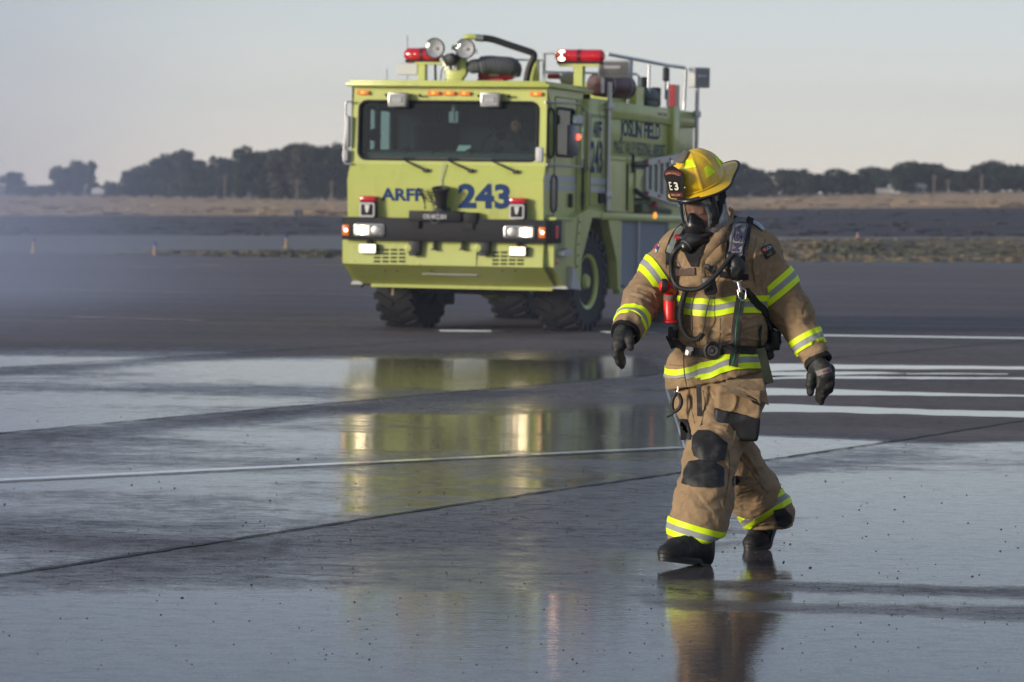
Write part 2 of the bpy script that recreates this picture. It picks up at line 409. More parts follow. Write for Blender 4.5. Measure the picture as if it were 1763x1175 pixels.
puddle([(1230, 645), (1320, 642), (1420, 640.5), (1520, 642), (1560, 643.8)], [(1230, 652), (1320, 651), (1420, 647), (1520, 645), (1560, 644.2)], 2)
puddle([(1240, 647), (1400, 648), (1560, 650), (1763, 651), (1950, 652)], [(1240, 656), (1350, 653.5), (1560, 653.5), (1763, 654), (1950, 655)], 3)
puddle([(1560, 643.5), (1640, 643.5), (1735, 644)], [(1560, 645.3), (1640, 645.5), (1735, 645.2)], 6)
puddle([(1230, 668), (1320, 669.5), (1440, 671.5), (1600, 677), (1763, 681), (1950, 686)], [(1230, 682), (1320, 682), (1440, 682), (1600, 682.5), (1763, 684), (1950, 688)], 4)
puddle([(1200, 694), (1320, 696), (1440, 700), (1600, 706), (1763, 709), (1950, 712)], [(1200, 712), (1320, 710), (1440, 711), (1600, 716), (1763, 720), (1950, 724)], 5)

# ---------------------------------------------------------------- far fields
def band_mat(name, stops, scale=(.05, .15), rough=.95, bumpd=.1, c2=None):
    m = mat(name, (.2, .2, .2), rough, spec=.15); nt = NT(m); g = nt.new('ShaderNodeNewGeometry'); P = g.outputs['Position']
    n = nt.math('ADD', nt.math('MULTIPLY', nt.noise(scaled(nt, P, scale[0], scale[0] * .35, 1), 1., 6, .62), .6), nt.math('MULTIPLY', nt.noise(P, scale[1] * 6, 4, .65), .4))
    nt.l.new(nt.ramp(n, stops), nt.n['Principled BSDF'].inputs['Base Color'])
    nt.l.new(nt.bump(nt.noise(P, 1.3, 5, .7), 1., bumpd), nt.n['Principled BSDF'].inputs['Normal']); return m
M_strip = band_mat('verge_soil', [(.38, (.06, .065, .045)), (.5, (.12, .105, .07)), (.62, (.22, .175, .12))], (.25, .4), bumpd=.02)
M_burnt = band_mat('burnt_stubble', [(.34, (.046, .044, .050)), (.5, (.062, .059, .064)), (.62, (.095, .085, .082)), (.75, (.15, .125, .105))], (.09, .25), bumpd=.03)
M_drygrass = band_mat('dry_grass', [(.34, (.28, .185, .11)), (.5, (.40, .27, .155)), (.66, (.46, .32, .19))], (.05, .2), bumpd=.03)
M_scrub = band_mat('far_scrub', [(.4, (.06, .07, .05)), (.6, (.12, .11, .08))], (.03, .1))
M_taxi = ground_material('taxiway_asphalt', 'taxiway')
PXS = [-400, -200, 0, 200, 400, 600, 900, 1250, 1400, 1600, 1763, 1950, 2200]
def row(Y, ys):
    """a boundary line of the fields at distance Y whose picture height is known along PXS"""
    return [at(x, y, Y) for x, y in zip(PXS, ys)]
def flat(Y): return [np.array([(x - 881.5) / CF * Y * 1.0, Y, 0.0]) for x in PXS]
def yflat(px, Y):   # picture height of level ground at distance Y
    lo, hi = 300., 900.
    for _ in range(40):
        m_ = (lo + hi) / 2
        if ground(px, m_)[1] > Y or ground(px, m_)[1] < 0: lo = m_
        else: hi = m_
    return (lo + hi) / 2
R = {}
R['a'] = flat(104.)
R['b'] = row(112, [448, 447, 446, 446, 446, 446.5, 447, 451, 451.5, 452, 452.5, 453, 454])
R['c'] = row(128, [436, 435, 434, 431, 430, 429, 427, 413, 412, 411, 410, 410, 409])
R['d'] = row(160, [405.5] * 5 + [405.7, 406, 407, 407.5, 408, 408, 408.5, 409])
R['e'] = row(330, [373, 373, 372, 371, 371.5, 372, 368, 361, 359.5, 358.5, 357.5, 357, 356])
R['f'] = row(700, [336, 336, 336, 337, 340, 342.5, 343, 341, 337, 333, 331, 330, 329])
R['g'] = row(1500, [333, 333, 333, 333, 335, 336, 337, 337, 334, 331, 330, 329, 328])
R['h'] = [np.array([(x - 881.5) / CF * 2500 * 1.3, 2500, 1.0]) for x in PXS]
def widen(r):   # carry the row on far beyond both edges of the frame
    a, b, y, z = r[0], r[-1], 0, 0
    L = a + (a - r[1]) * 40; Rr = b + (b - r[-2]) * 40; L[2] = a[2]; Rr[2] = b[2]; L[1] = a[1]; Rr[1] = b[1]; L[0] = max(L[0], -4000); Rr[0] = min(Rr[0], 4000)
    return [L] + list(r) + [Rr]
def band(name, r0, r1, m, rough=0., nsub=10, msub=4):
    A = np.array(widen(r0)); B = np.array(widen(r1))
    t = np.linspace(0, len(A) - 1, (len(A) - 1) * msub + 1); i = np.arange(len(A))
    A = np.stack([np.interp(t, i, A[:, k]) for k in range(3)], 1); B = np.stack([np.interp(t, i, B[:, k]) for k in range(3)], 1)
    V = []; F = []; n = len(A)
    for s in range(nsub + 1):
        q = A + (B - A) * (s / nsub) ** 1.0
        q = q.copy()
        if 0 < s < nsub: q[:, 2] += (vnoise(q[:, 0] * .15, q[:, 1] * .1, 4) - .5) * rough
        V += [tuple(p) for p in q]
    for s in range(nsub):
        for k in range(n - 1): F.append((s * n + k, s * n + k + 1, (s + 1) * n + k + 1, (s + 1) * n + k))
    o = link(name, pymesh(name, V, F), None, m, smooth=180); return tag(o, kind='structure')
a0 = [p.copy() for p in R['a']]
band('tarmac_shoulder', a0, R['b'], mat('shoulder_asphalt', (.085, .082, .084), .85), 0)
# left: bare verge only from px 200 on; it is taxiway surface further left
band('grass_verge', R['b'], R['c'], M_strip, .1)
band('taxiway', R['c'], R['d'], M_taxi, 0)
band('burnt_field', R['d'], R['e'], M_burnt, .04, 24)
band('dry_field', R['e'], R['f'], M_drygrass, .04, 16)
band('far_field', R['f'], R['g'], M_scrub, .05)
band('horizon_plain', R['g'], R['h'], M_scrub, 0)
# left end of the verge is paved
Vp = []
pb = [at(x, y - .3, 111.5) for x, y in zip((-400, 0, 205, 300), (448, 446.5, 446.5, 446.7))]; pc = [at(x, y, 128.2) for x, y in zip((-400, 0, 195, 200), (436, 433.5, 430, 430))]
for p in pb + pc: p[2] += .06
tag(link('taxiway_entry', pymesh('taxiway_entry', pb + pc, [(0, 1, 5, 4), (1, 2, 6, 5), (2, 3, 7, 6)]), None, M_taxi), kind='structure')
pl = [at(x, y, 131) for x, y in ((-200, 432), (0, 429), (120, 425.8), (210, 423.5))]
strip('painted_line_or_glint', [tuple(p[:2]) for p in pl], .6, pl[1][2] + .15, M_yel)

# ---- tufts on the verge (nobody could count them)
def tufts(name, m, spots, h, w, nb):
    V = []; F = []
    for (x, y, z, s) in spots:
        for k in range(nb):
            a = rng.uniform(0, PI); dx, dy = math.cos(a) * w * s * rng.uniform(.4, 1), math.sin(a) * w * s * rng.uniform(.4, 1)
            ox, oy = rng.normal(0, w * s * .7, 2); n = len(V); hh = h * s * rng.uniform(.4, 1); lx = rng.normal(0, .3) * w
            V += [(x + ox - dx * .3, y + oy - dy * .3, z - .03), (x + ox + dx * .3, y + oy + dy * .3, z - .03), (x + ox + dx + lx, y + oy + dy, z + hh), (x + ox - dx * .5 + lx, y + oy - dy, z + hh * .8)]
            F.append((n, n + 1, n + 2, n + 3))
    o = link(name, pymesh(name, V, F), None, m); return tag(o, kind='stuff')
def rowz(r, x): r = np.array(r); return np.interp(x, r[:, 0], r[:, 2])
M_tuft_g = mat('verge_grass_green', (.085, .085, .058), .9, spec=.1); M_tuft_d = mat('verge_grass_dry', (.17, .14, .09), .9, spec=.1)
sp_g = []; sp_d = []
for i in range(1500):
    t = rng.random(); px = rng.uniform(205, 2000); y = 112 + 16 * t
    x = (px - 881.5) / CF * y; z = rowz(R['b'], x) * (1 - t) + rowz(R['c'], x) * t
    d = vnoise(np.array([px * .018]), np.array([t * 3]), 11)[0]
    s = rng.uniform(.5, 1.4)
    if px < 1250:
        if t > .75: continue
        (sp_g if d > .45 or rng.random() < .3 else sp_d).append((x, y, z, s))
    else:
        (sp_g if .25 < t < .75 and d > .3 else sp_d).append((x, y, z, s * .8))
for c in (215, 240, 285, 300, 350, 358, 425, 430, 545, 550): 
    for k in range(8):
        y = 113 + rng.random() * 3; sp_g.append(((c + rng.normal(0, 6) - 881.5) / CF * y, y, rowz(R['b'], (c - 881.5) / CF * y), 1.6))
tufts('verge_grass', M_tuft_g, sp_g, .06, .20, 7); tufts('dry_grass', M_tuft_d, sp_d, .04, .22, 7)
sp = []
for i in range(2600):
    t = rng.random() ** 1.5; px = rng.uniform(-100, 1900); y = 160 + 170 * t
    x = (px - 881.5) / CF * y; sp.append((x, y, rowz(R['d'], x * 160 / y) * (1 - t) + rowz(R['e'], x * 330 / y) * t, rng.uniform(.6, 1.8)))
tufts('burnt_stubble', mat('charred_stubble', (.05, .047, .050), .95, spec=.1), sp[:500], .05, .30, 4)
sp = []
for i in range(1500):
    t = rng.random() ** 1.3; px = rng.uniform(-100, 1900); y = 332 + 360 * t
    x = (px - 881.5) / CF * y; sp.append((x, y, rowz(R['e'], x * 330 / y) * (1 - t) + rowz(R['f'], x * 700 / y) * t, rng.uniform(.6, 2.2)))
tufts('field_scrub', mat('field_brush', (.25, .19, .13), .95, spec=.1), sp[:300], .10, .7, 4)

# ---------------------------------------------------------------- trees
M_leaf = []
for i, c in enumerate([(.022, .032, .022), (.028, .038, .025), (.040, .043, .033)]):
    m = mat('foliage', c, .8, spec=.2); nt = NT(m); g = nt.new('ShaderNodeNewGeometry')
    nt.l.new(nt.mix(nt.noise(g.outputs['Position'], .9, 3), tuple(q * .6 for q in c), tuple(q * 1.6 for q in c)), nt.n['Principled BSDF'].inputs['Base Color']); M_leaf.append(m)
M_bark = mat('bark', (.09, .075, .06), .9)
def crown_mesh(kind, seed, nl=2600):
    r = np.random.default_rng(seed); V = []; F = []
    # unit tree, height 1
    blobs = []
    if kind == 'round': nb, zz, rr, sp_ = 24, (.14, .85), (.11, .2), .30
    elif kind == 'tall': nb, zz, rr, sp_ = 24, (.10, .92), (.08, .15), .18
    elif kind == 'bush': nb, zz, rr, sp_ = 14, (.15, .75), (.15, .25), .5
    else: nb, zz, rr, sp_ = 20, (.15, .9), (.06, .13), .29
    for k in range(nb):
        z = r.uniform(*zz); a = r.uniform(0, 2 * PI); env = math.sqrt(max(0.12, 1 - ((z - .48) / .52) ** 2)); d = sp_ * env * r.uniform(.2, 1)
        blobs.append((math.cos(a) * d, math.sin(a) * d, z, r.uniform(*rr)))
    for k in range(nl):
        b = blobs[r.integers(len(blobs))]; u = r.normal(size=3); u /= np.linalg.norm(u); q = b[3] * r.uniform(.5, 1.12)
        c = np.array(b[:3]) + u * q * np.array([1, 1, .8]); s = r.uniform(.018, .042) * (1.6 if kind == 'bush' else 1)
        e1 = r.normal(size=3); e1 /= np.linalg.norm(e1); e2 = np.cross(e1, r.normal(size=3)); e2 /= np.linalg.norm(e2); n = len(V)
        V += [c - e1 * s, c + e2 * s * .8, c + e1 * s, c - e2 * s * .7]; F.append((n, n + 1, n + 2, n + 3))
    me = pymesh('crown', V, F); return me, blobs
def trunk_mesh(blobs):
    b = MB(); b.tube([(0, 0, -.02), (.005, 0, .2), (-.005, .005, .45), (0, 0, .7)], [.022, .017, .012, .005], 6)
    for q in blobs[:8]: b.tube([(0, 0, max(.12, q[2] - .3)), (q[0] * .5, q[1] * .5, q[2] - .12), (q[0], q[1], q[2])], [.009, .006, .003], 5)
    me = pymesh('trunk', b.v, b.f); me.materials.append(M_bark); return me
VAR = {}
for k, kind in enumerate(['round', 'tall', 'sparse', 'bush']):
    VAR[kind] = []
    for s in range(3):
        me, bl = crown_mesh(kind, 10 * k + s, {'round': 4200, 'tall': 4000, 'sparse': 2400, 'bush': 2200}[kind]); me.materials.append(M_leaf[(k + s) % 3]); VAR[kind].append((me, trunk_mesh(bl)))
def tree(px, top, Y, kind, wpx, label, group, base=None, name=None):
    rr = R['f']; g = np.array([p for p in rr]); x = (px - 881.5) / CF * Y
    zb = np.interp(x * 700 / Y, g[:, 0], g[:, 2]) if base is None else at(px, base, Y)[2]
    h = (at(px, top, Y)[2] - zb) * 1.05; w = wpx / CF * Y * 1.06
    me, tm = VAR[kind][rng.integers(3)]
    o = empty(name or ('bush' if kind == 'bush' else 'tree'), (x, Y, zb), rng.uniform(0, 6.28), label, 'bush' if kind == 'bush' else 'tree', group)
    base_w = {'round': .8, 'tall': .5, 'sparse': .75, 'bush': 1.3}[kind]
    sx = w / (base_w); o.scale = (sx, sx, h)
    link('crown', me, o); link('trunk', tm, o)
T = tree
g1 = 'trees at the far left edge of the field'
T(18, 292, 640, 'round', 46, 'lone rounded dark tree at the far left edge of the field', None)
T(103, 284, 640, 'round', 44, 'left tree of the isolated clump on the left horizon', None); T(128, 276, 650, 'round', 44, 'tallest middle tree of the isolated clump on the left horizon', None); T(154, 280, 645, 'tall', 24, 'narrow upright tree on the right of the isolated clump', None)
gl = 'trees in the long row left of the truck'
ORD = 'zeroth first second third fourth fifth sixth seventh eighth ninth tenth eleventh twelfth thirteenth fourteenth fifteenth sixteenth seventeenth eighteenth nineteenth twentieth twenty-first twenty-second twenty-third twenty-fourth twenty-fifth twenty-sixth twenty-seventh'.split()
n_l = n_r = n_b = 0
for px, top, kd, w in [(222, 290, 'round', 44), (245, 284, 'round', 46), (268, 266, 'round', 48), (288, 257, 'round', 46), (312, 262, 'tall', 44), (330, 270, 'round', 40), (352, 276, 'sparse', 40), (372, 272, 'sparse', 38), (393, 266, 'round', 40), (412, 257, 'tall', 34), (432, 258, 'round', 44), (455, 261, 'tall', 40), (475, 254, 'round', 46), (498, 247, 'tall', 44), (520, 246, 'round', 50), (545, 243, 'round', 52), (568, 243, 'round', 50), (590, 249, 'round', 48), (612, 255, 'round', 50), (640, 262, 'round', 50)]:
    n_l += 1; T(px, top, 640 + rng.uniform(-25, 25), kd, w * 1.15, ORD[n_l] + (' tree from the left in the long row left of the truck' if px < 600 else ' tree of the left row, at the mirror of the truck'), gl)
gb = 'bushes along the foot of the treeline'
for k_, (px, top) in enumerate([(-40, 318), (45, 320), (62, 321), (80, 318), (172, 318), (190, 312), (205, 316), (230, 310), (258, 308), (290, 312), (320, 312), (350, 314), (380, 312), (410, 314), (440, 312), (470, 314), (500, 312), (530, 314), (560, 312), (590, 314)]):
    T(px, top, 625 + rng.uniform(-10, 10), 'bush', 36, ORD[k_ + 1] + ' low bush from the left along the left horizon', gb)
gr = 'trees in the treeline on the right'
for px, top, kd, w in [(1240, 285, 'round', 50), (1262, 275, 'round', 50), (1288, 285, 'round', 44), (1310, 300, 'round', 36), (1330, 297, 'sparse', 40), (1352, 287, 'round', 46), (1372, 291, 'sparse', 40), (1395, 296, 'round', 44), (1418, 292, 'sparse', 44), (1442, 290, 'sparse', 46), (1462, 296, 'round', 40), (1480, 292, 'sparse', 40), (1500, 287, 'round', 48), (1525, 294, 'round', 44), (1548, 284, 'round', 44), (1572, 276, 'round', 54), (1592, 277, 'round', 50), (1612, 288, 'round', 40), (1635, 289, 'round', 44), (1660, 291, 'round', 40), (1684, 280, 'sparse', 44), (1704, 276, 'round', 44), (1730, 278, 'round', 48), (1755, 282, 'round', 50), (1785, 278, 'round', 50), (1830, 280, 'round', 50)]:
    T(px, top, 660 + rng.uniform(-25, 25), kd, w * 1.4, ORD[(n_r := n_r + 1)] + ' tree of the right treeline, counted from the helmet outwards', gr)
for k_, (px, top) in enumerate([(1270, 322), (1300, 318), (1330, 316), (1360, 314), (1390, 312), (1420, 314), (1450, 312), (1480, 314), (1505, 312), (1530, 306), (1562, 303), (1595, 304), (1625, 308), (1650, 310), (1680, 308), (1710, 308), (1740, 308), (1770, 306)]):
    T(px, top, 672 + rng.uniform(-10, 8), 'bush', 38, ORD[k_ + 1] + ' low bush from the helmet outwards under the right treeline', gb)
for px in range(690, 1230, 45):
    T(px, 292 + rng.uniform(-8, 8), 655 + rng.uniform(-20, 20), 'round', 46, 'dark tree of the row hidden behind the truck', 'trees behind the truck')
# ---- poles, farm building, taxiway edge lights
M_pole = mat('weathered_wood', (.16, .13, .11), .9)
def pole(px, top, base, Y, label):
    zb = at(px, base, Y)[2]; zt = at(px, top, Y)[2]; x = at(px, base, Y)[0]
    o = empty('utility_pole', (x, Y, zb), 0, label, 'pole', 'utility poles before the treeline')
    b = MB(); b.tube([(0, 0, -.5), (0, 0, zt - zb)], [.11, .07], 8); b.build('post', M_pole, o)
    b = MB(); b.box(-.45, .45, -.05, .05, zt - zb - .5, zt - zb - .42); b.build('crossarm', M_pole, o)
pole(387, 298, 341, 610, 'wooden pole before the trees, leftmost of the poles'); pole(511, 308, 342, 610, 'short wooden pole before the dense left trees'); pole(571, 310, 342, 610, 'pole nearest the truck on its left')
pole(1608, 300, 333, 610, 'tall pole right of the white farm building'); pole(1632, 308, 333, 610, 'shorter pole between farm building and right edge'); pole(1690, 300, 332, 610, 'pole far right of the farm building')
fb = empty('farm_building', at(1565, 334, 640), 0, 'low white farm building with pale roof among the right trees', 'building')
b = MB(); b.box(-2.6, 2.4, 0, 5, 0, 1.0); b.build('wall', mat('pale_siding', (.42, .42, .42), .8), fb)
b = MB(); b.prism([(-2.9, 1.0), (2.7, 1.0), (2.2, 1.5), (-.1, 1.75), (-2.3, 1.45)], -.3, 5.3, 'y'); b.build('roof', mat('pale_roof', (.62, .62, .64), .6), fb)
b = MB(); b.box(-4.6, -2.65, 1, 4, 0, .75); b.build('shed', mat('weathered_siding', (.3, .3, .31), .8), fb)
for wx in (-1.8, .4, 1.6):
    b = MB(); b.box(wx - .3, wx + .3, -.03, .02, .35, .8); b.build('window', mat('dark_window', (.03, .035, .04), .2), fb)
ob = empty('storage_shed', at(168, 334.5, 620), 0, 'small pale shed beside the isolated trees on the left', 'shed')
b = MB(); b.box(-.9, .9, 0, 2, 0, .6); b.build('wall', mat('shed_siding', (.4, .41, .44), .8), ob)
b = MB(); b.prism([(-1.05, .6), (1.05, .6), (0, .95)], -.1, 2.1, 'y'); b.build('roof', mat('shed_roof', (.5, .5, .52), .7), ob)
for px, lab in ((509, 'left dark drum of the pair in the burnt field'), (517, 'right dark drum of the pair in the burnt field')):
    p = at(px, 371, 290); o = empty('drum', p, 0, lab, 'drum', 'dark drums in the burnt field')
    b = MB(); b.lathe([(.0, 0), (.14, 0), (.15, .1), (.14, .22), (.15, .3), (.14, .38), (0, .39)], (0, 0, 0), (0, 0, 1), 12); b.build('barrel', mat('drum_dark', (.02, .022, .04), .5), o)
M_stake = mat('stake_orange', (.30, .19, .11), .8); M_bl = mat('blue_lens', (.02, .04, .22), .25); M_pad = mat('stake_base', (.35, .25, .15), .8)
def edge_light(px, base, top, Y, label):
    p = at(px, base, Y); h = (base - top) / CF * Y; o = empty('taxiway_light', p, 0, label, 'taxiway light', 'blue taxiway edge lights')
    b = MB(); b.lathe([(.09, 0), (.1, .03), (.03, .05)], (0, 0, 0), (0, 0, 1), 12); b.build('base', M_pad, o, 30)
    b = MB(); b.tube([(0, 0, .03), (0, 0, h * .78)], [.045, .03], 10); b.build('stake', M_stake, o, 30)
    b = MB(); b.lathe([(.05, 0), (.06, .02), (.05, h * .15), (.02, h * .22)], (0, 0, h * .77), (0, 0, 1), 12); b.build('lens', M_bl, o, 30)
edge_light(58, 436, 410, 109, 'blue lensed stake light standing on the pavement, leftmost'); edge_light(266, 444, 416, 104, 'blue lensed stake light at the end of the grass verge'); edge_light(493, 427, 404, 122, 'blue lensed stake light standing nearest the truck'); edge_light(1477, 411, 398, 128, 'small orange stake light beyond the verge on the right'); edge_light(0, 472, 462, 84, 'dark low light cut by the left frame edge')
# ---- loose stones on the wet tarmac
Vs = []; Fs = []
def stone(x, y, r):
    n = len(Vs); a = rng.uniform(0, 6.28); k = rng.uniform(.6, 1.2, 7)
    for q in range(6): Vs.append((x + math.cos(a + q * PI / 3) * r * k[q], y + math.sin(a + q * PI / 3) * r * k[q], .0))
    for q in range(6): Vs.append((x + math.cos(a + q * PI / 3 + .3) * r * k[q] * .75, y + math.sin(a + q * PI / 3 + .3) * r * k[q] * .75, r * .55 * k[6]))
    Vs.append((x, y, r * .8 * k[6]))
    for q in range(6):
        Fs.append((n + q, n + (q + 1) % 6, n + 6 + (q + 1) % 6, n + 6 + q)); Fs.append((n + 6 + q, n + 6 + (q + 1) % 6, n + 12))
for px, py, r in [(313, 1030, 3.4), (277, 1059, 2.2), (513, 791, 3), (465, 862, 2.2), (537, 1086, 1.8), (303, 1112, 1.8), (635, 1020, 1.6), (1395, 978, 3), (1674, 993, 3), (1557, 856, 2.4), (1667, 901, 2.4), (1530, 921, 2.2), (1410, 1014, 2), (1598, 1028, 1.6), (1115, 938, 2), (975, 917, 2), (1015, 916, 1.8), (768, 986, 2), (708, 1115, 1.6), (1040, 1120, 1.5), (1547, 984, 2), (1350, 935, 2), (607, 987, 2), (200, 978, 1.8), (415, 960, 1.8), (558, 1118, 1.7)]:
    g_ = ground(px, py); stone(g_[0], g_[1], r / CF * g_[1])
for k in range(520):
    py = 700 + 460 * rng.random() ** .8; px = rng.uniform(0, 1763)
    if rng.random() < .45: px = rng.choice([620, 1000, 1500, 1300]) + rng.normal(0, 170)
    g_ = ground(px, py); stone(g_[0], g_[1], rng.uniform(.7, 2.3) / CF * g_[1] * (1 if py > 800 else .7))
tag(link('loose_stones', pymesh('loose_stones', Vs, Fs), None, mat('dark_gravel', (.022, .018, .017), .7)), kind='stuff')
# ---------------------------------------------------------------- air
def volume(name, x0, x1, y0, y1, z0, z1, color, dens):
    b = MB(); b.box(x0, x1, y0, y1, z0, z1)
    m = bpy.data.materials.new(name); m.use_nodes = True; n = m.node_tree.nodes; n.clear()
    out = n.new('ShaderNodeOutputMaterial'); v = n.new('ShaderNodeVolumePrincipled'); m.node_tree.links.new(v.outputs[0], out.inputs['Volume'])
    v.inputs['Color'].default_value = (*color, 1); v.inputs['Density'].default_value = dens; v.inputs['Anisotropy'].default_value = .2
    return tag(b.build(name, m), kind='stuff'), m, v
sm_, smm, smv = volume('smoke', -17, 12, 38, 70, .05, 15, (.62, .70, .95), .02)
nt = NT(smm); tc = nt.new('ShaderNodeTexCoord'); sp3 = nt.new('ShaderNodeSeparateXYZ'); nt.l.new(tc.outputs['Object'], sp3.inputs[0])
gx = nt.smooth(sp3.outputs[0], -2.6, -8.0); gz = nt.smooth(sp3.outputs[2], 9.0, .0, .12, 1.0); gy = nt.math('MULTIPLY', nt.smooth(sp3.outputs[1], 38, 44), nt.smooth(sp3.outputs[1], 70, 62))
nz = nt.smooth(nt.noise(tc.outputs['Object'], .22, 3, .55, .6), .32, .68)
fx_ = nt.math('MULTIPLY', nt.smooth(sp3.outputs[0], 12, 3), nt.smooth(sp3.outputs[2], 4.5, .3)); gx = nt.math('ADD', nt.math('MULTIPLY', gx, gz), nt.math('MULTIPLY', fx_, .10))
nt.l.new(nt.math('MULTIPLY', gx, nt.math('MULTIPLY', nt.math('MULTIPLY', gy, nt.math('ADD', nz, .35)), .034)), smv.inputs['Density'])
volume('haze', -4200, 4200, -60, 2600, -12, 60, (.80, .88, 1.0), .00017)
# ================================================================ fire truck
TY = math.radians(17); TO = np.array([-.78, 50.3, 0.]); SH = .0115
tX = np.array([math.cos(TY), -math.sin(TY), 0]); tY = np.array([math.sin(TY), math.cos(TY), 0])
def tf(px, py, y):      # photo point -> truck x,z on the cross plane at distance y behind the bumper
    d = ray(px, py); t = ((TO + tY * y - cC) @ tY) / (d @ tY); q = cC + d * t - TO; return q @ tX, q[2] + SH * (y - 1.5)
def ts(px, py, x):      # photo point -> truck y,z on the side plane x
    d = ray(px, py); t = ((TO + tX * x - cC) @ tX) / (d @ tX); q = cC + d * t - TO; y = q @ tY; return y, q[2] + SH * (y - 1.5)
Z1 = lambda a, b: (580 + a / 4.1975, 40 + b / 4.1975)
Z2 = lambda a, b: (900 + a / 4.197, 60 + b / 4.197)
Z3 = lambda a, b: (570 + a / 3.9175, 290 + b / 3.9175)
Z4 = lambda a, b: (900 + a / 3.357, 240 + b / 3.357)
Z7 = lambda a, b: (980 + a / 6.91, 250 + b / 6.91)
truck = empty('fire_truck', TO, -TY, 'lime yellow airport fire truck facing the camera with headlights on', 'fire truck')
def shear(mb):
    mb.v = [(p[0], p[1], p[2] - SH * (p[1] - 1.5)) for p in mb.v]; return mb
def tb(mb, name, m, parent=None, smooth=None, sh=True):
    if sh: shear(mb)
    return mb.build(name, m, parent or truck, smooth)
def box(*a, **k): return MB().box(*a, **k)
# materials
def paint_mat(name, c, rough=.32, grime=.25):
    m = mat(name, c, rough, coat=.35); nt = NT(m); b = nt.n['Principled BSDF']; b.inputs['Coat Roughness'].default_value = .12
    tc = nt.new('ShaderNodeTexCoord'); n = nt.noise(tc.outputs['Object'], 1.7, 6, .65); n2 = nt.noise(scaled(nt, tc.outputs['Object'], 9, 9, 1.1), 1.0, 3, .6)
    k = nt.smooth(nt.math('ADD', nt.math('MULTIPLY', n, .5), nt.math('MULTIPLY', n2, .5)), .47, .68)
    nt.l.new(nt.mix(nt.math('MULTIPLY', k, grime), c, tuple(q * .55 + .02 for q in c)), b.inputs['Base Color'])
    nt.l.new(nt.math('ADD', rough - .04, nt.math('MULTIPLY', n, .22)), b.inputs['Roughness'])
    nt.l.new(nt.bump(nt.noise(tc.outputs['Object'], 2.2, 2, .5), .25, .02), b.inputs['Normal']); return m
M_lime = paint_mat('lime_yellow_paint', (.475, .52, .118), grime=.42)
M_gap = mat('panel_gap', (.03, .035, .015), .8)
M_blk = mat('black_rubber', (.012, .012, .013), .55); M_blkp = mat('black_powder_coat', (.009, .009, .011), .6, spec=.3)
M_chrome = mat('bare_metal', (.42, .42, .42), .34, .9); M_alu = mat('brushed_aluminium', (.45, .46, .48), .42, .85); M_dull = mat('dull_grey_metal', (.26, .27, .28), .5, .4)
M_blue = mat('blue_lettering', (.012, .040, .135), .6, spec=.2); M_silver = mat('silver_reflective_stripe', (.40, .42, .46), .35, .3)
M_redp = mat('red_paint', (.35, .012, .02), .35, coat=.3); M_white2 = mat('white_plastic', (.50, .50, .50), .5)
M_amber = mat('amber_lens', (.6, .14, .02), .3, emit=(1, .22, .02), es=.10); M_amberlit = mat('amber_lamp_lit', (.8, .3, .05), .3, emit=(1, .36, .05), es=.55)
M_lit = mat('headlamp_lit', (.8, .8, .7), .3, emit=(1, .80, .50), es=.75); M_litd = mat('low_lamp_lit', (.8, .8, .7), .3, emit=(1, .76, .46), es=1.7)
M_redlens = mat('red_lens', (.45, .008, .02), .15, coat=.5, emit=(1, .01, .03), es=.02); M_redlit = mat('red_strobe_lit', (1, .2, .1), .3, emit=(1, .10, .06), es=1.2); M_hot = mat('strobe_core', (1, .8, .6), .3, emit=(1, .55, .35), es=5)
M_core = mat('lamp_core_lit', (.8, .8, .7), .3, emit=(1, .74, .42), es=7.)
M_lensoff = mat('clear_lens', (.26, .27, .28), .15, .6); M_tyre = mat('tyre_rubber', (.016, .016, .017), .75); M_under = mat('chassis_dark', (.02, .021, .022), .7)
nt = NT(M_tyre); tc = nt.new('ShaderNodeTexCoord'); nt.l.new(nt.mix(nt.noise(tc.outputs['Object'], 6, 4), (.009, .009, .010), (.020, .019, .019)), nt.n['Principled BSDF'].inputs['Base Color'])
def glass_mat(name, tint, refl=1.0):
    m = bpy.data.materials.new(name); m.use_nodes = True; nt = NT(m); nt.n.clear()
    out = nt.new('ShaderNodeOutputMaterial'); t = nt.new('ShaderNodeBsdfTransparent'); t.inputs[0].default_value = (*tint, 1)
    g = nt.new('ShaderNodeBsdfGlossy'); g.inputs['Roughness'].default_value = .02; ge = nt.new('ShaderNodeNewGeometry'); dp = nt.new('ShaderNodeVectorMath'); dp.operation = 'DOT_PRODUCT'; nt.l.new(ge.outputs['Normal'], dp.inputs[0]); nt.l.new(ge.outputs['Incoming'], dp.inputs[1])
    fr = nt.math('ADD', .045, nt.math('MULTIPLY', .955, nt.math('POWER', nt.math('SUBTRACT', 1.0, nt.math('ABSOLUTE', dp.outputs['Value'])), 5.0)))
    mx = nt.new('ShaderNodeMixShader'); nt.l.new(nt.math('MULTIPLY', fr, refl, clamp=True), mx.inputs[0]); nt.l.new(t.outputs[0], mx.inputs[1]); nt.l.new(g.outputs[0], mx.inputs[2]); nt.l.new(mx.outputs[0], out.inputs[0]); return m
M_glass = glass_mat('window_glass', (.48, .62, .62)); M_seal = mat('window_seal', (.012, .013, .016), .6)
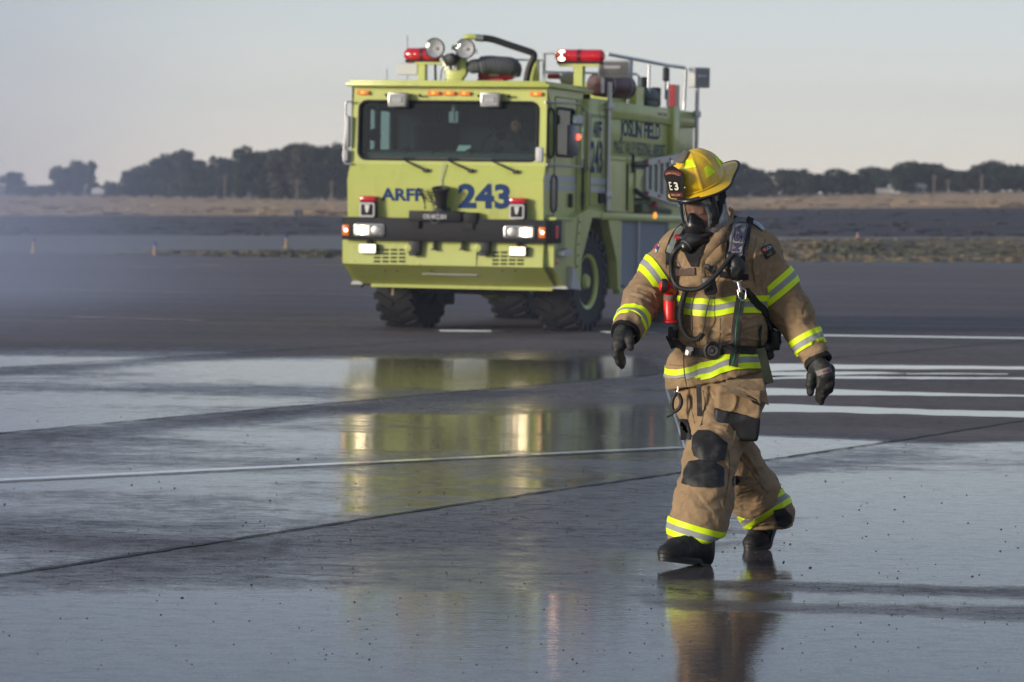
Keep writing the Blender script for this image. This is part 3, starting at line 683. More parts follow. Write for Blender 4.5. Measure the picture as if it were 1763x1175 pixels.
# ---- cab: front sheet with a real windscreen opening
XL, XR = -1.23, 1.14
WX0, WX1, WZ0, WZ1 = -1.14, 1.035, 1.985, 2.665
def ring_panel(outer, inner):
    """faces between an outer polygon and an inner hole (both as 3D point lists, same count)"""
    n = len(outer); return outer + inner, [(i, (i + 1) % n, n + (i + 1) % n, n + i) for i in range(n)]
def rect_match(x0, x1, z0, z1, inner):
    """push the rounded inner outline out to a rectangle"""
    cx = sum(p[0] for p in inner) / len(inner); cz = sum(p[1] for p in inner) / len(inner); out = []
    ix0, ix1 = min(p[0] for p in inner), max(p[0] for p in inner); iz0, iz1 = min(p[1] for p in inner), max(p[1] for p in inner)
    for (x, z) in inner:
        u = (x - ix0) / (ix1 - ix0); v = (z - iz0) / (iz1 - iz0); a, b_ = u * 2 - 1, v * 2 - 1; m_ = max(abs(a), abs(b_)); a /= m_; b_ /= m_
        out.append((x0 + (a + 1) / 2 * (x1 - x0), z0 + (b_ + 1) / 2 * (z1 - z0)))
    return out
def yw(z): return .16 + (z - 1.97) * .04      # raked windscreen plane
inn = rrect(WX0, WX1, WZ0, WZ1, .09, 6); outr = rect_match(XL, XR, 1.93, 2.83, inn)
cab = MB()
V, F = ring_panel([(x, yw(z), z) for x, z in outr], [(x, yw(z), z) for x, z in inn]); cab.add(V, F)
V, F = ring_panel([(x, yw(z), z) for x, z in inn], [(x, yw(z) + .05, z) for x, z in inn]); cab.add(V, F)
# nose below the windscreen (kink), down to the bumper and the skid pan
prof = [(.16, 1.93), (.065, 1.745), (.10, 1.30), (.12, 1.0), (.10, .765), (.62, .525)]
for (y0, z0), (y1, z1) in zip(prof[:-1], prof[1:]):
    cab.add([(XL, y0, z0), (XR, y0, z0), (XR, y1, z1), (XL, y1, z1)], [(0, 1, 2, 3)])
o_cab = tb(cab, 'cab_front', M_lime)
# side walls of the cab with window openings
def side_wall(x, wins, name, y0, y1, z0, z1, zfront=None):
    b = MB()
    cuts = sorted(set([y0, y1] + [c for w in wins for c in (w[0] - .05, w[1] + .05)]))
    ys = []
    for a, c in zip(cuts[:-1], cuts[1:]):
        w = [w for w in wins if abs(w[0] - .05 - a) < 1e-6]
        if w:
            w = w[0]; i_ = rrect(w[0], w[1], w[2], w[3], w[4], 4); o_ = rect_match(a, c, z0, z1, i_)
            V, F = ring_panel([(x, p[0], p[1]) for p in o_], [(x, p[0], p[1]) for p in i_]); b.add(V, F)
        else: b.add([(x, a, z0), (x, c, z0), (x, c, z1), (x, a, z1)], [(0, 1, 2, 3)])
    return tb(b, name, M_lime)
RW = [(.215, .455, 2.035, 2.60, .11), (.56, 1.30, 2.065, 2.615, .07)]
side_wall(XR, RW, 'cab_side', .17, 1.66, 1.75, 2.83)
ly0, lz0 = ts(*Z1(232, 905), XL); ly1, lz1 = ts(*Z1(270, 630), XL); ly2 = ts(*Z1(290, 800), XL)[0]; ly3 = ts(*Z1(332, 800), XL)[0]
ly0 = ts(*Z1(218, 800), XL)[0]; ly1 = ts(*Z1(271, 800), XL)[0]
lo, hi = sorted((ly0, ly1)), sorted((ly2, ly3))
LW = [(lo[0], lo[1], 2.05, 2.60, .05), (max(hi[0], lo[1] + .105), max(hi[0], lo[1] + .105) + .45, 2.05, 2.60, .05)]
side_wall(XL, LW, 'cab_side', .17, max(1.9, LW[1][1] + .1), 1.75, 2.83)
# lower cab side skin, follows the nose
for x in (XL, XR):
    tb(MB().prism([(.16, 1.93), (.17, 1.75), (1.66, 1.75), (1.66, 1.32), (.10, 1.32), (.065, 1.745)], x - .008, x + .002, 'x'), 'cab_skin', M_lime)
    tb(MB().prism([(.10, 1.318), (.12, 1.0), (.10, .765), (.62, .525), (1.25, .5), (1.35, .9), (1.62, 1.318)], x - .008, x + .002, 'x'), 'lower_skin', M_lime)
tb(MB().box(XL, XR, 1.95, 1.98, 1.4, 2.83), 'cab_rear_wall', M_under)
# roof slab with overhanging lip
b = MB(); b.box(-1.275, 1.195, .06, 1.92, 2.832, 2.872, b=.008); b.box(-1.24, 1.15, .09, 1.88, 2.868, 2.905, b=.012); tb(b, 'cab_roof', M_lime, smooth=30)
# windscreen, seals, glass
def seal_ring(pts3, r=.018, name='window_seal', parent=None): return tb(MB().tube(pts3, r, 6, closed=True), name, M_seal, parent, 60)
wg = tb(MB().add([(x, yw(z) + .03, z) for x, z in inn], [tuple(range(len(inn)))]), 'windscreen', M_glass)
seal_ring([(x, yw(z) - .002, z) for x, z in rrect(WX0 + .005, WX1 - .005, WZ0 + .005, WZ1 - .005, .09, 6)], .02, parent=wg)
for w in RW:
    pts = rrect(w[0], w[1], w[2], w[3], w[4], 5)
    g_ = tb(MB().add([(XR - .012, p[0], p[1]) for p in pts], [tuple(range(len(pts)))]), 'side_window', M_glass); seal_ring([(XR + .003, p[0], p[1]) for p in pts], .017, parent=g_)
for w in LW:
    pts = rrect(w[0], w[1], w[2], w[3], w[4], 5)
    g_ = tb(MB().add([(XL + .012, p[0], p[1]) for p in pts], [tuple(range(len(pts)))]), 'side_window', M_glass); seal_ring([(XL + .02, p[0], p[1]) for p in pts], .022, parent=g_)
# interior
M_int = mat('cab_lining', (.020, .023, .028), .85); M_dash = mat('dashboard', (.05, .065, .06), .7)
b = MB(); b.box(XL + .02, XR - .02, .30, 1.93, 1.35, 1.38); b.box(XL + .02, XR - .02, .22, 1.93, 2.79, 2.82); b.box(XL + .02, XR - .02, 1.60, 1.64, 1.38, 2.79); b.box(XL + .012, XL + .03, .2, LW[0][0] - .03, 1.9, 2.79); tb(b, 'cab_lining', M_int)
b = MB(); b.prism([(.22, 1.96), (.24, 2.075), (.50, 2.11), (.62, 2.02), (.60, 1.5), (.25, 1.5)], XL + .04, XR - .04, 'x', b=.015); tb(b, 'dashboard', M_dash, smooth=40)
for sx in (-.62, .55, -.03):
    b = MB(); b.box(sx - .24, sx + .24, 1.25, 1.37, 1.75, 2.42, b=.05); b.box(sx - .24, sx + .24, .85, 1.32, 1.65, 1.78, b=.05); b.box(sx - .13, sx + .13, 1.26, 1.35, 2.44, 2.62, b=.04); tb(b, 'seat', M_int, smooth=40)
sw = Vector((.42, .72, 2.16)); b = MB(); ring = [sw + Vector((math.cos(a) * .23, math.sin(a) * .23 * .5, math.sin(a) * .23 * .86)) for a in np.linspace(0, 2 * PI, 24, endpoint=False)]
b.tube(ring, .016, 6, closed=True); b.tube([sw, sw + Vector((0, .12, -.35))], .03, 8)
for a in (0, 2.1, 4.2): b.tube([sw, sw + Vector((math.cos(a) * .22, math.sin(a) * .11, math.sin(a) * .19))], .012, 6)
tb(b, 'steering_wheel', M_blk, smooth=60)
x_, z_ = tf(*Z1(903, 930), .40); dz_ = .075
tb(MB().add([(x_ - .10, .38, z_ - dz_), (x_ + .06, .38, z_ - dz_), (x_ + .10, .44, z_ + dz_), (x_ - .05, .44, z_ + dz_)], [(0, 1, 2, 3)]).box(x_ - .03, x_ + .03, .43, .47, z_ - .12, z_), 'paper_sheet', mat('pale_green_paper', (.50, .62, .55), .8))
b = MB(); x_, z_ = tf(*Z1(848, 660), .4); b.tube([(x_, .4, 2.75), (x_, .4, 2.45)], .03, 8); b.box(x_ - .06, x_ + .06, .38, .45, 2.42, 2.56, b=.01); tb(b, 'roof_console', M_dull)
b = MB(); x_, z_ = tf(*Z1(290, 830), .75); b.tube([(x_ - .05, .75, 1.95), (x_, .75, 2.2), (x_ + .03, .75, 2.3)], .022, 8); b.lathe([(.02, 0), (.07, .02), (.08, .06), (.03, .1)], (x_, .72, 2.27), (0, -1, .2), 12); tb(b, 'spotlight_handle', M_blk)
b = MB()
for px in (500, 690, 970, 1150): x_, z_ = tf(*Z1(px, 970), .3); b.lathe([(.03, 0), (.07, .02), (.06, .05), (0, .06)], (x_, .3, 2.06), (0, -.4, 1), 12)
tb(b, 'dash_gauges', M_blk, smooth=40)
# marker lights, scene lamps, wipers
for (a, c) in ((145, 228), (655, 738), (765, 849), (877, 960), (1395, 1479)):
    x0, z1 = tf(*Z1(a, 503), .15); x1, z0 = tf(*Z1(c, 533), .15); zc = 2.758
    o = tb(MB().box(x0, x1, .145, .19, zc - .022, zc + .022, b=.006), 'marker_light', M_amber); tb(MB().box(x0 + .05, x1 - .05, .138, .15, zc - .012, zc + .012, b=.004), 'lit_core', M_amberlit, o)
for (a, c) in ((372, 507), (1040, 1178)):
    x0, z1 = tf(*Z1(a, 502), .08); x1, z0 = tf(*Z1(c, 609), .08)
    o = tb(MB().box(x0, x1, .06, .17, z0, z1, b=.012), 'scene_lamp', M_chrome, smooth=30)
    tb(MB().box(x0 + .018, x1 - .018, .052, .062, z0 + .018, z1 - .018), 'lens', M_lensoff, o)
    b = MB(); b.box(x0 + .055, x1 - .055, .044, .054, z0 + .05, z1 - .05, b=.004); b.box(x0 + .03, x1 - .03, .046, .052, z1 - .045, z1 - .03); b.box(x0 + .03, x1 - .03, .046, .052, z0 + .03, z0 + .045); tb(b, 'reflector_rib', M_dull, o)
    b = MB()
    for s in (x0 - .04, x1 + .14 if a < 600 else x1 + .09): b.tube([(s, .17, 2.72), (s, .12, 2.735), (s, .10, 2.73)], .014, 6)
    tb(b, 'bracket', M_blkp)
for (a, c, e, f_) in ((470, 985, 640, 1065), (790, 990, 965, 1068), (1110, 995, 1290, 1075)):
    x0, z0 = tf(*Z1(a, c), .12); x1, z1 = tf(*Z1(e, f_), .08)
    o = tb(MB().tube([(x0, .14, z0), ((x0 + x1) / 2, .11, (z0 + z1) / 2), (x1, .10, z1)], [.008, .012, .014], 6), 'wiper', M_blk)
    tb(MB().box(x1 - .035, x1 + .035, .07, .12, z1 - .022, z1 + .022, b=.01), 'motor_cap', M_blk, o)
    tb(MB().box(x0 - .38, x0 + .02, .125, .135, z0 + .005, z0 + .03), 'blade', M_blk, o)
# small mirror at the corner of the windscreen
x0, z0 = tf(*Z1(1442, 1008), .06); x1, z1 = tf(*Z1(1497, 897), .06)
o = tb(MB().box(x0, x1, .0, .07, z0, z1, b=.02), 'corner_mirror', M_white2, smooth=40); tb(MB().tube([((x0 + x1) / 2, .04, (z0 + z1) / 2), (XR - .01, .3, (z0 + z1) / 2 + .01)], .012, 6), 'arm', M_chrome, o)
# big mirrors
def mirror(side, pts_frame, box_, sub):
    o = tb(MB().tube(spline(pts_frame, 5), .013, 8), 'mirror_frame', M_chrome, smooth=60)
    tb(MB().box(*box_, b=.02), 'mirror_back', M_dull, o, 30)
    return o
fx = lambda a, b_, y=.12: (tf(*Z1(a, b_), y)[0], y, tf(*Z1(a, b_), y)[1])
mo = mirror(-1, [fx(108, 568), fx(75, 572), fx(64, 600), fx(60, 800), fx(47, 960), fx(55, 1005), fx(75, 1018), fx(108, 1018)], (fx(72, 0)[0], fx(108, 0)[0], .10, .16, fx(0, 900)[2], fx(0, 670)[2]), 1)
tb(MB().box(fx(64, 0)[0], fx(100, 0)[0], .09, .14, fx(0, 1000)[2], fx(0, 912)[2], b=.015), 'wide_angle_mirror', M_dull, mo)
# right mirror: seen on the door
sy = lambda a, b_, x=1.30, Z=Z2: (x, ts(*Z(a, b_), x)[0], ts(*Z(a, b_), x)[1])
mo = tb(MB().tube(spline([(1.15, sy(250, 490)[1], sy(250, 490)[2]), sy(330, 495), sy(420, 505), sy(432, 530), sy(440, 560), sy(432, 700), sy(430, 930), sy(410, 955), sy(330, 950), (1.15, sy(262, 940)[1], sy(262, 940)[2])], 5), .012, 8), 'mirror_frame', M_chrome, smooth=60)
y0, y1 = sorted((sy(365, 0)[1], sy(415, 0)[1])); tb(MB().box(1.24, 1.31, y0, y1, sy(0, 845)[2], sy(0, 610)[2], b=.02), 'mirror_back', mat('mirror_shell', (.16, .155, .17), .35, .5), mo, 30)
tb(MB().box(1.24, 1.30, sy(405, 0)[1], sy(450, 0)[1], sy(0, 605)[2], sy(0, 530)[2], b=.015), 'wide_angle_mirror', M_alu, mo)
q = sy(400, 740, 1.32); tb(MB().lathe([(.0, -.02), (.035, -.01), (.035, .01), (0, .02)], q, (0.3, -1, 0), 12), 'painted_red_reflection', M_redlit, mo)  # glowing disc put in as a red reflection on the mirror
# bumper
b = MB(); b.prism([(XL - .055, .04), (-1.2, .0), (1.2, .0), (1.26, .03), (1.27, .42), (1.1, .42), (1.1, .16), (-1.1, .16), (-1.1, .42), (-1.285, .42)], 1.045, 1.31, 'z', b=.006)
bump = tb(b, 'bumper', M_blkp, smooth=30)
for (a, c, lit_right) in ((155, 358, 0), (1165, 1370, 1)):
    x0, z1 = tf(*Z3(a, 373 if a < 600 else 388), -.02); x1, z0 = tf(*Z3(c, 462 if a < 600 else 475), -.02)
    b = MB(); ou = rrect(x0, x1, z0, z1, .03, 4); inn_ = rrect(x0 + .017, x1 - .017, z0 + .017, z1 - .017, .015, 4)
    V, F = ring_panel([(p[0], -.02, p[1]) for p in ou], [(p[0], -.025, p[1]) for p in inn_]); b.add(V, F); V, F = ring_panel([(p[0], -.02, p[1]) for p in ou], [(p[0], .02, p[1]) for p in ou]); b.add(V, F)
    V, F = ring_panel([(p[0], -.025, p[1]) for p in inn_], [(p[0], .0, p[1]) for p in inn_]); b.add(V, F)
    b.box((x0 + x1) / 2 - .008, (x0 + x1) / 2 + .008, -.02, 0, z0 + .01, z1 - .01)
    o = tb(b, 'headlight', M_chrome, smooth=50)
    for k in (0, 1):
        xa = x0 + .02 + k * (x1 - x0 - .04) / 2; xb = xa + (x1 - x0 - .04) / 2 - .01; lit = (k == lit_right)
        tb(MB().box(xa, xb, -.012, .0, z0 + .02, z1 - .02, b=.01), 'lens', M_lit if lit else M_lensoff, o)
        b = MB(); c_ = Vector(((xa + xb) / 2, -.014, (z0 + z1) / 2)); b.lathe([(.045, 0), (.05, -.006), (.02, -.010), (.0, -.010)], c_, (0, 1, 0), 16); tb(b, 'bulb_ring', M_core if lit else M_chrome, o, 40)
for a, c, t in ((78, 122, 380), (1402, 1446, 397)):
    x0, z1 = tf(*Z3(a, t), 0); x1, z0 = tf(*Z3(c, t + 75), 0)
    o = tb(MB().box(x0, x1, -.02, .02, z0, z1, b=.012), 'turn_signal', M_amber, smooth=30); tb(MB().lathe([(.0, 0), (.016, .002), (.018, .01)], ((x0 + x1) / 2 + .008, -.028, (z0 + z1) / 2), (0, 1, 0), 10), 'bulb', M_hot, o)
tb(MB().box(1.262, 1.278, .16, .26, 1.10, 1.25, b=.01), 'side_reflector', M_redlens)
for a, c, t, u in ((195, 303, 512, 571), (1208, 1313, 530, 589)):
    x0, z1 = tf(*Z3(a, t), .05); x1, z0 = tf(*Z3(c, u), .05)
    o = tb(MB().box(x0 - .01, x1 + .01, .03, .11, z0 - .01, z1 + .01, b=.015), 'driving_lamp', M_blkp, smooth=30); tb(MB().box(x0, x1, .02, .032, z0, z1, b=.012), 'lens', M_lit, o); tb(MB().lathe([(.0, -.004), (.020, -.002), (.024, .006)], ((x0 + x1) / 2, .018, (z0 + z1) / 2), (0, 1, 0), 14), 'bulb', M_core, o); tb(MB().box((x0 + x1) / 2 - .02, (x0 + x1) / 2 + .02, .05, .1, z1, 1.05), 'bracket', M_blkp, o)
for a, c in ((200, 300), (1208, 1308)):
    x0, z1 = tf(*Z3(a, 186 if a < 600 else 199), .0); x1, z0 = tf(*Z3(c, 330 if a < 600 else 343), .0)
    zm = z1 - (z1 - z0) * .28
    o = tb(MB().box(x0 + .005, x1 - .005, -.03, .10, z0, z1 - .005, b=.01), 'strobe_housing', M_blkp, smooth=30)
    tb(MB().box(x0, x1, -.045, .09, zm, z1, b=.015), 'red_strobe', M_redlens, o, 40)
    b = MB(); ou = rrect(x0 + .003, x1 - .003, z0, zm - .01, .02, 3); ii = rrect(x0 + .02, x1 - .02, z0 + .02, zm - .028, .012, 3)
    V, F = ring_panel([(p[0], -.038, p[1]) for p in ou], [(p[0], -.04, p[1]) for p in ii]); b.add(V, F); V, F = ring_panel([(p[0], -.038, p[1]) for p in ou], [(p[0], -.02, p[1]) for p in ou]); b.add(V, F); tb(b, 'bezel', M_white2, o)
    xc = (x0 + x1) / 2; tb(MB().prism([(xc - .03, zm - .035), (xc + .03, zm - .035), (xc + .016, z0 + .07), (xc, z0 + .045), (xc - .016, z0 + .07)], -.042, -.034, 'y'), 'tube_reflector', M_chrome, o)
# black winch box with the bumper turret
bx = MB(); x0, z1 = tf(*Z3(525, 285), -.05); x1, z0 = tf(*Z3(878, 355), -.05); x2 = tf(*Z3(975, 355), -.05)[0]
bx.box(x0, x1, -.06, .12, z0 - .01, z1, b=.008); bx.box(x1 - .005, x2, -.03, .12, z0 - .03, z1 - .01, b=.008); bx.box(x0 + .02, x0 + .12, -.045, .1, z0 - .09, z0); bx.box(x2 - .2, x2 - .04, -.03, .1, z0 - .1, z0 - .02); o = tb(bx, 'winch_box', M_blkp, smooth=30)
xa, za = tf(*Z3(620, 342), -.065); xb, zb = tf(*Z3(775, 313), -.065)
lettering('brand_lettering', 'OSHKOSH', lambda u, v: (xa + (xb - xa) * u, -.0625, (za + .003 + (zb - za) * v) - SH * (-1.5)), M_white2, o)
tb(MB().tube([((xa + xb) / 2 + .06 * math.cos(t), -.063, (za + zb) / 2 + .075 * math.sin(t)) for t in np.linspace(0, 2 * PI, 20, endpoint=False)], .004, 4, closed=True), 'emblem_ring', M_dull, o)
xt, zt = tf(*Z3(738, 120), -.08); zb_ = z1
b = MB(); b.tube([(xt, .0, zb_ - .02), (xt, .0, zb_ + .09)], .055, 12); b.lathe([(.05, -.02), (.06, .02), (.075, .10), (.085, .17), (.105, .2), (.105, .225), (.085, .225), (.06, .18)], (xt, -.03, zb_ + .05), (0.02, -.25, 1), 20); b.box(xt - .09, xt + .08, -.02, .06, zb_, zb_ + .04, b=.01)
b.box(xt - .1, xt - .04, -.04, .03, zb_ + .06, zb_ + .12, b=.01); tur = tb(b, 'bumper_turret', M_blk, smooth=40)
b = MB()
for k in range(4):
    q = [fx2 for fx2 in []]
    x0_, z0_ = tf(*Z3(700, 170 + 20 * k), .0); x1_, z1_ = tf(*Z3(590 + 12 * k, 135 + 12 * k), .0); x2_, z2_ = tf(*Z3(640 - 3 * k, 275), .0)
    b.tube(spline([(x0_, -.03, z0_), ((x0_ + x1_) / 2, -.08, z0_ + .02), (x1_, -.02, z1_), ((x1_ + x2_) / 2 + .01, .0, (z1_ + z2_) / 2), (x2_, 0, z2_)], 6), .006, 5)
tb(b, 'turret_cable', M_blk, tur)
xw, zw = tf(*Z1(756, 1005), .05); xw2, zw2 = tf(*Z1(756, 1172), .03); tb(MB().tube([(xw, .12, zw - .01), (xw, .045, 1.745), (xw, .045, zt)], .007, 6), 'whip_rod', M_white2)
# lettering on the nose
def nose_pt(px, py, Z=Z3):
    x, z = tf(*Z(px, py), .075); y = .065 + (1.745 - z) * .0787 - .004; return x, y, z
xa, za = tf(*Z3(338, 219), .09); xb, zb = tf(*Z3(625, 137), .09)
lettering('lettering', 'ARFF', lambda u, v: (xa + (xb - xa) * u, .065 + (1.745 - za - (zb - za) * v) * .0787 - .003, za + (zb - za) * v + SH * 1.45), M_blue, truck, .04)
xc_, zc_ = tf(*Z3(858, 272), .09); xd, zd = tf(*Z3(1213, 107), .09)
lettering('lettering', '243', lambda u, v: (xc_ + (xd - xc_) * u, .065 + (1.745 - zc_ - (zd - zc_) * v) * .0787 - .003, zc_ + (zd - zc_) * v + SH * 1.45), M_blue, truck, .045)
# grilles, hooks, rivets on the lower panel
slot = MB().box(0, .078, -.003, .01, 0, .024, b=.004); slot = shear(slot)
sm = pymesh('vent_slot', slot.v, slot.f); sm.materials.append(M_gap)
for (a0, b0, n_) in ((292, 545, 4), (1090, 562, 4)):
    for r in range(4):
        for c in range(n_):
            x, z = tf(*Z3(a0 + 56 * c, b0 + 13 + 26 * r), .12); s_ = bpy.data.objects.new('vent_slot', sm); col.objects.link(s_); s_.parent = truck; s_.location = (x, .10 + (z - .765) * .085 - .004, z)
for px in (560, 1028):
    x, z = tf(*Z3(px, 580), .05); b = MB(); b.box(x - .07, x + .07, .03, .12, z, 1.05, b=.01); b.box(x - .05, x + .05, .01, .05, z - .02, z + .02, b=.005); tb(b, 'tow_hook', M_blk, smooth=30)
for px in (693, 882): x, z = tf(*Z3(px, 553), .05); b = MB(); b.box(x - .012, x + .012, .04, .1, z, 1.05); b.box(x - .03, x + .03, .04, .09, z, z + .02); tb(b, 'pull_tab', M_blk)
for px in (520, 990):
    x, z = tf(*Z3(px, 550), .05); tb(MB().lathe([(.0, 0), (.045, .005), (.05, .04), (.04, .09)], (x, .02, z + .02), (0, 1, 0), 14), 'bump_stop', M_lime, smooth=40)
b = MB()
for (px, py) in ((160, 535), (165, 625), (605, 650), (985, 655), (1440, 655), (1438, 565), (600, 540), (985, 575)): x, z = tf(*Z3(px, py), .12); b.lathe([(.009, 0), (.006, .006)], (x, .105 + (z - .765) * .085, z), (0, -1, 0), 8)
for px in (375, 455, 690, 1175, 1260): x, z = tf(*Z3(px, 690), .3); yy = .10 + (.765 - z) / .24 * .52; b.lathe([(.012, 0), (.008, .008)], (x, yy, z), (0, -.4, -.9), 8)
tb(b, 'rivet', M_gap)
xx = tf(*Z3(985, 600), .12)[0]; tb(MB().box(xx - .003, xx + .003, .098, .112, .765, 1.0), 'panel_gap', M_gap)
tb(MB().box(XL + .12, XR - .03, .60, .63, .495, .53), 'skid_lip', M_lime)
tb(MB().box(tf(*Z3(630, 700), .4)[0], tf(*Z3(1000, 700), .4)[0], .31, .335, .655, .668), 'skid_plate_edge', M_dull)
for s, px in ((0, 190), (1, 1548)):
    x, z = tf(*Z3(px, 712), .62); xb2 = tf(*Z3(138 if s == 0 else 1530, 780), .62)[0]
    if s == 0: tb(MB().prism([(x, z), (xb2, z - .125), (x + .06, z - .125)], .58, .64, 'y'), 'corner_marker', M_white2)
    else: tb(MB().prism([(XR + .02, .66), (XR - .06, .52), (XR + .16, .52)], .60, .64, 'y'), 'corner_marker', M_white2)
x, z = tf(*Z3(172, 790), .6); tb(MB().box(x - .07, x + .07, .56, .66, z - .02, z + .01), 'marker_foot', M_blk)
# ---- right side: door, stripes, slot window, hinges
S = lambda a, b_, Z=Z4, x=XR: ts(*Z(a, b_), x)
def gapline(pts, x, w=.012, name='panel_gap', m=None): return tb(MB().tube([(x, p[0], p[1]) for p in pts], w / 2, 4), name, m or M_gap)
gapline([(.50, 2.74), (.50, 1.0)], XR + .002); gapline([(.50, 2.74), (1.40, 2.74), (1.42, 1.42)], XR + .002); gapline([(.17, 1.36), (.50, 1.36)], XR + .002)
for (z0, z1) in ((1.765, 1.84), (1.665, 1.735)):
    b = MB(); b.box(XR + .001, XR + .005, .115, .485, z0, z1); b.box(XR + .001, XR + .005, .515, 1.38, z0, z1); tb(b, 'stripe', M_silver)
    b = MB(); b.box(1.216, 1.220, 1.76, 2.40, z0 - .005, z1 - .005); b.box(1.216, 1.220, 2.56, 3.33, z0 - .01, z1 - .01); tb(b, 'stripe', M_silver)
pts = rrect(.36, .60, 1.41, 1.83, .09, 5); g_ = tb(MB().prism(pts, XR - .01, XR + .008, 'x'), 'slot_window', mat('tinted_slot', (.03, .04, .05), .15)); seal_ring([(XR + .008, p[0], p[1]) for p in pts], .012, parent=g_)
for a, c in ((262, 315), (335, 305)): y_, z_ = S(a, c); tb(MB().box(XR, XR + .035, y_, y_ + .10, z_ - .16, z_, b=.01), 'door_handle', M_blkp)
y_, z_ = S(345, 0); tb(MB().tube([(XR + .06, 1.50, 2.05), (XR + .06, 1.50, 1.42)], .016, 8), 'grab_rail', M_blk); tb(MB().tube([(1.20, 1.60, 2.62), (1.24, 1.60, 2.58), (1.24, 1.60, 1.95), (1.2, 1.6, 1.9)], .014, 8), 'grab_rail', M_chrome)
# fender with the tapered wheel arch
YO = 1.88
b = MB(); FX0, FX1 = 1.141, 1.25
fend = [(.16, 1.315), (.17, .77), (.66, .515), (1.30, .50), (1.33, .86), (1.76, 1.36), (2.44, 1.36), (2.86, .84), (2.93, .50), (3.03, .50), (3.05, 1.33), (2.2, 1.43), (1.6, 1.46), (1.25, 1.40), (.9, 1.315)]
for (a, c) in zip(fend, fend[1:] + fend[:1]): pass
def tri_prism(poly, x0, x1, name, m, **k):
    bm = bmesh.new(); vs = [bm.verts.new((x0, p[0], p[1])) for p in poly]; f = bm.faces.new(vs)
    r = bmesh.ops.extrude_face_region(bm, geom=[f]); bmesh.ops.translate(bm, verts=[v for v in r['geom'] if isinstance(v, bmesh.types.BMVert)], vec=(x1 - x0, 0, 0))
    bmesh.ops.recalc_face_normals(bm, faces=bm.faces[:]); bmesh.ops.triangulate(bm, faces=[f for f in bm.faces if len(f.verts) > 4])
    bm.verts.index_update(); M_ = MB().add([v.co.copy() for v in bm.verts], [[v.index for v in f.verts] for f in bm.faces]); bm.free(); return tb(M_, name, m, **k)
tri_prism(fend, FX0, FX1, 'fender', M_lime)
tri_prism([(-p[0] * -1, p[1]) for p in fend], XL - .09, XL - .012, 'fender', M_lime)
tri_prism([(1.40, .55), (1.37, .88), (1.79, 1.34), (2.41, 1.34), (2.82, .82), (2.88, .55)], 0.6, .62, 'wheel_well', M_under)
tri_prism([(1.78, 1.372), (1.74, 1.345), (2.46, 1.345), (2.42, 1.372)], .62, 1.22, 'wheel_well_top', M_under)
# steps set into the fender
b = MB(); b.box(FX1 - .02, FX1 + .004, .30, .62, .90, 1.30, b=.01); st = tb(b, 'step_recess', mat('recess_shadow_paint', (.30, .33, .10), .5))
b = MB(); b.prism([(.28, .90), (.66, .90), (.66, .93), (.50, 1.0), (.28, .96)], FX1, FX1 + .09, 'x', b=.004); b.prism([(.72, .52), (1.12, .50), (.80, .78), (.74, .78)], FX1, FX1 + .07, 'x', b=.004); tb(b, 'step', M_alu, st)
gapline([(1.15, 1.36), (1.05, .95), (1.08, .55)], FX1 + .002, .01); tb(MB().box(FX0, FX1 + .03, .16, .9, 1.315, 1.345, b=.006), 'fender_shelf', M_lime)
o = tb(MB().lathe([(.03, 0), (.026, .012), (0, .014)], (FX1, .30, .83), (1, 0, 0), 12), 'red_reflector', M_redlens)
b = MB()
for k in range(6): b.lathe([(.012, 0), (.008, .01)], (FX1, 1.22 - .02 * k, 1.3 - .13 * k), (1, 0, 0), 8)
tb(b, 'bolt', M_gap)
# ---- body
BX0, BX1 = -1.27, 1.215; BE = 6.68
b = MB(); b.box(BX0, BX1, 1.66, 2.46, 1.42, 2.76, b=.01); tb(b, 'pump_compartment', M_lime, smooth=30)
b = MB(); b.box(BX0, BX1 - .03, 2.461, BE, 2.06, 2.76, b=.01); tb(b, 'water_tank_body', M_lime, smooth=30)
tb(MB().box(BX1 - .032, BX1 + .01, 2.47, BE + .01, 2.565, 2.765, b=.01), 'top_fascia', M_lime, smooth=30)
tb(MB().box(BX1 - .032, BX1 + .008, 2.50, 5.40, 2.05, 2.11, b=.008), 'rub_rail', M_lime, smooth=30)
tb(MB().box(BX0, BX1 - .16, 2.461, BE, 1.40, 2.06), 'lower_body', M_lime)
b = MB(); b.box(BX1 - .10, BX1 + .03, 3.36, 3.62, 1.44, 2.09, b=.008); tb(b, 'body_post', M_lime, smooth=30)
b = MB(); b.box(BX1 - .03, BX1 + .04, 5.42, 5.72, 2.06, 2.80, b=.008); tb(b, 'body_post', M_lime, smooth=30)
tri_prism([(3.63, 1.97), (4.05, 1.97), (3.88, 1.86), (3.84, 1.78), (3.90, 1.70), (4.05, 1.62), (3.63, 1.62)], BX1 - .02, BX1 + .05, 'ladder_bracket', M_lime)
tb(MB().box(BX1 - .15, BX1 + .02, 2.47, 3.35, 1.44, 2.05), 'locker_door', M_lime); gapline([(3.31, 2.03), (3.31, 1.46)], BX1 + .022, .04, m=M_gap)
b = MB(); b.box(BX1 - .14, BX1 + .05, 2.15, BE, 1.335, 1.425, b=.012); tb(b, 'rub_beam', M_lime, smooth=30)
y_, z_ = ts(*Z7(1040, 838), BX1 + .08); tb(MB().lathe([(.04, 0), (.04, .02), (.02, .03)], (BX1 + .05, y_, z_), (1, 0, 0), 12), 'side_marker', M_amberlit)
y_, z_ = ts(*Z7(1002, 715), BX1); tb(MB().lathe([(.05, 0), (.05, .05), (.03, .07)], (BX1 - .02, y_, z_), (1, 0, 0), 12), 'valve_cap', M_redp)
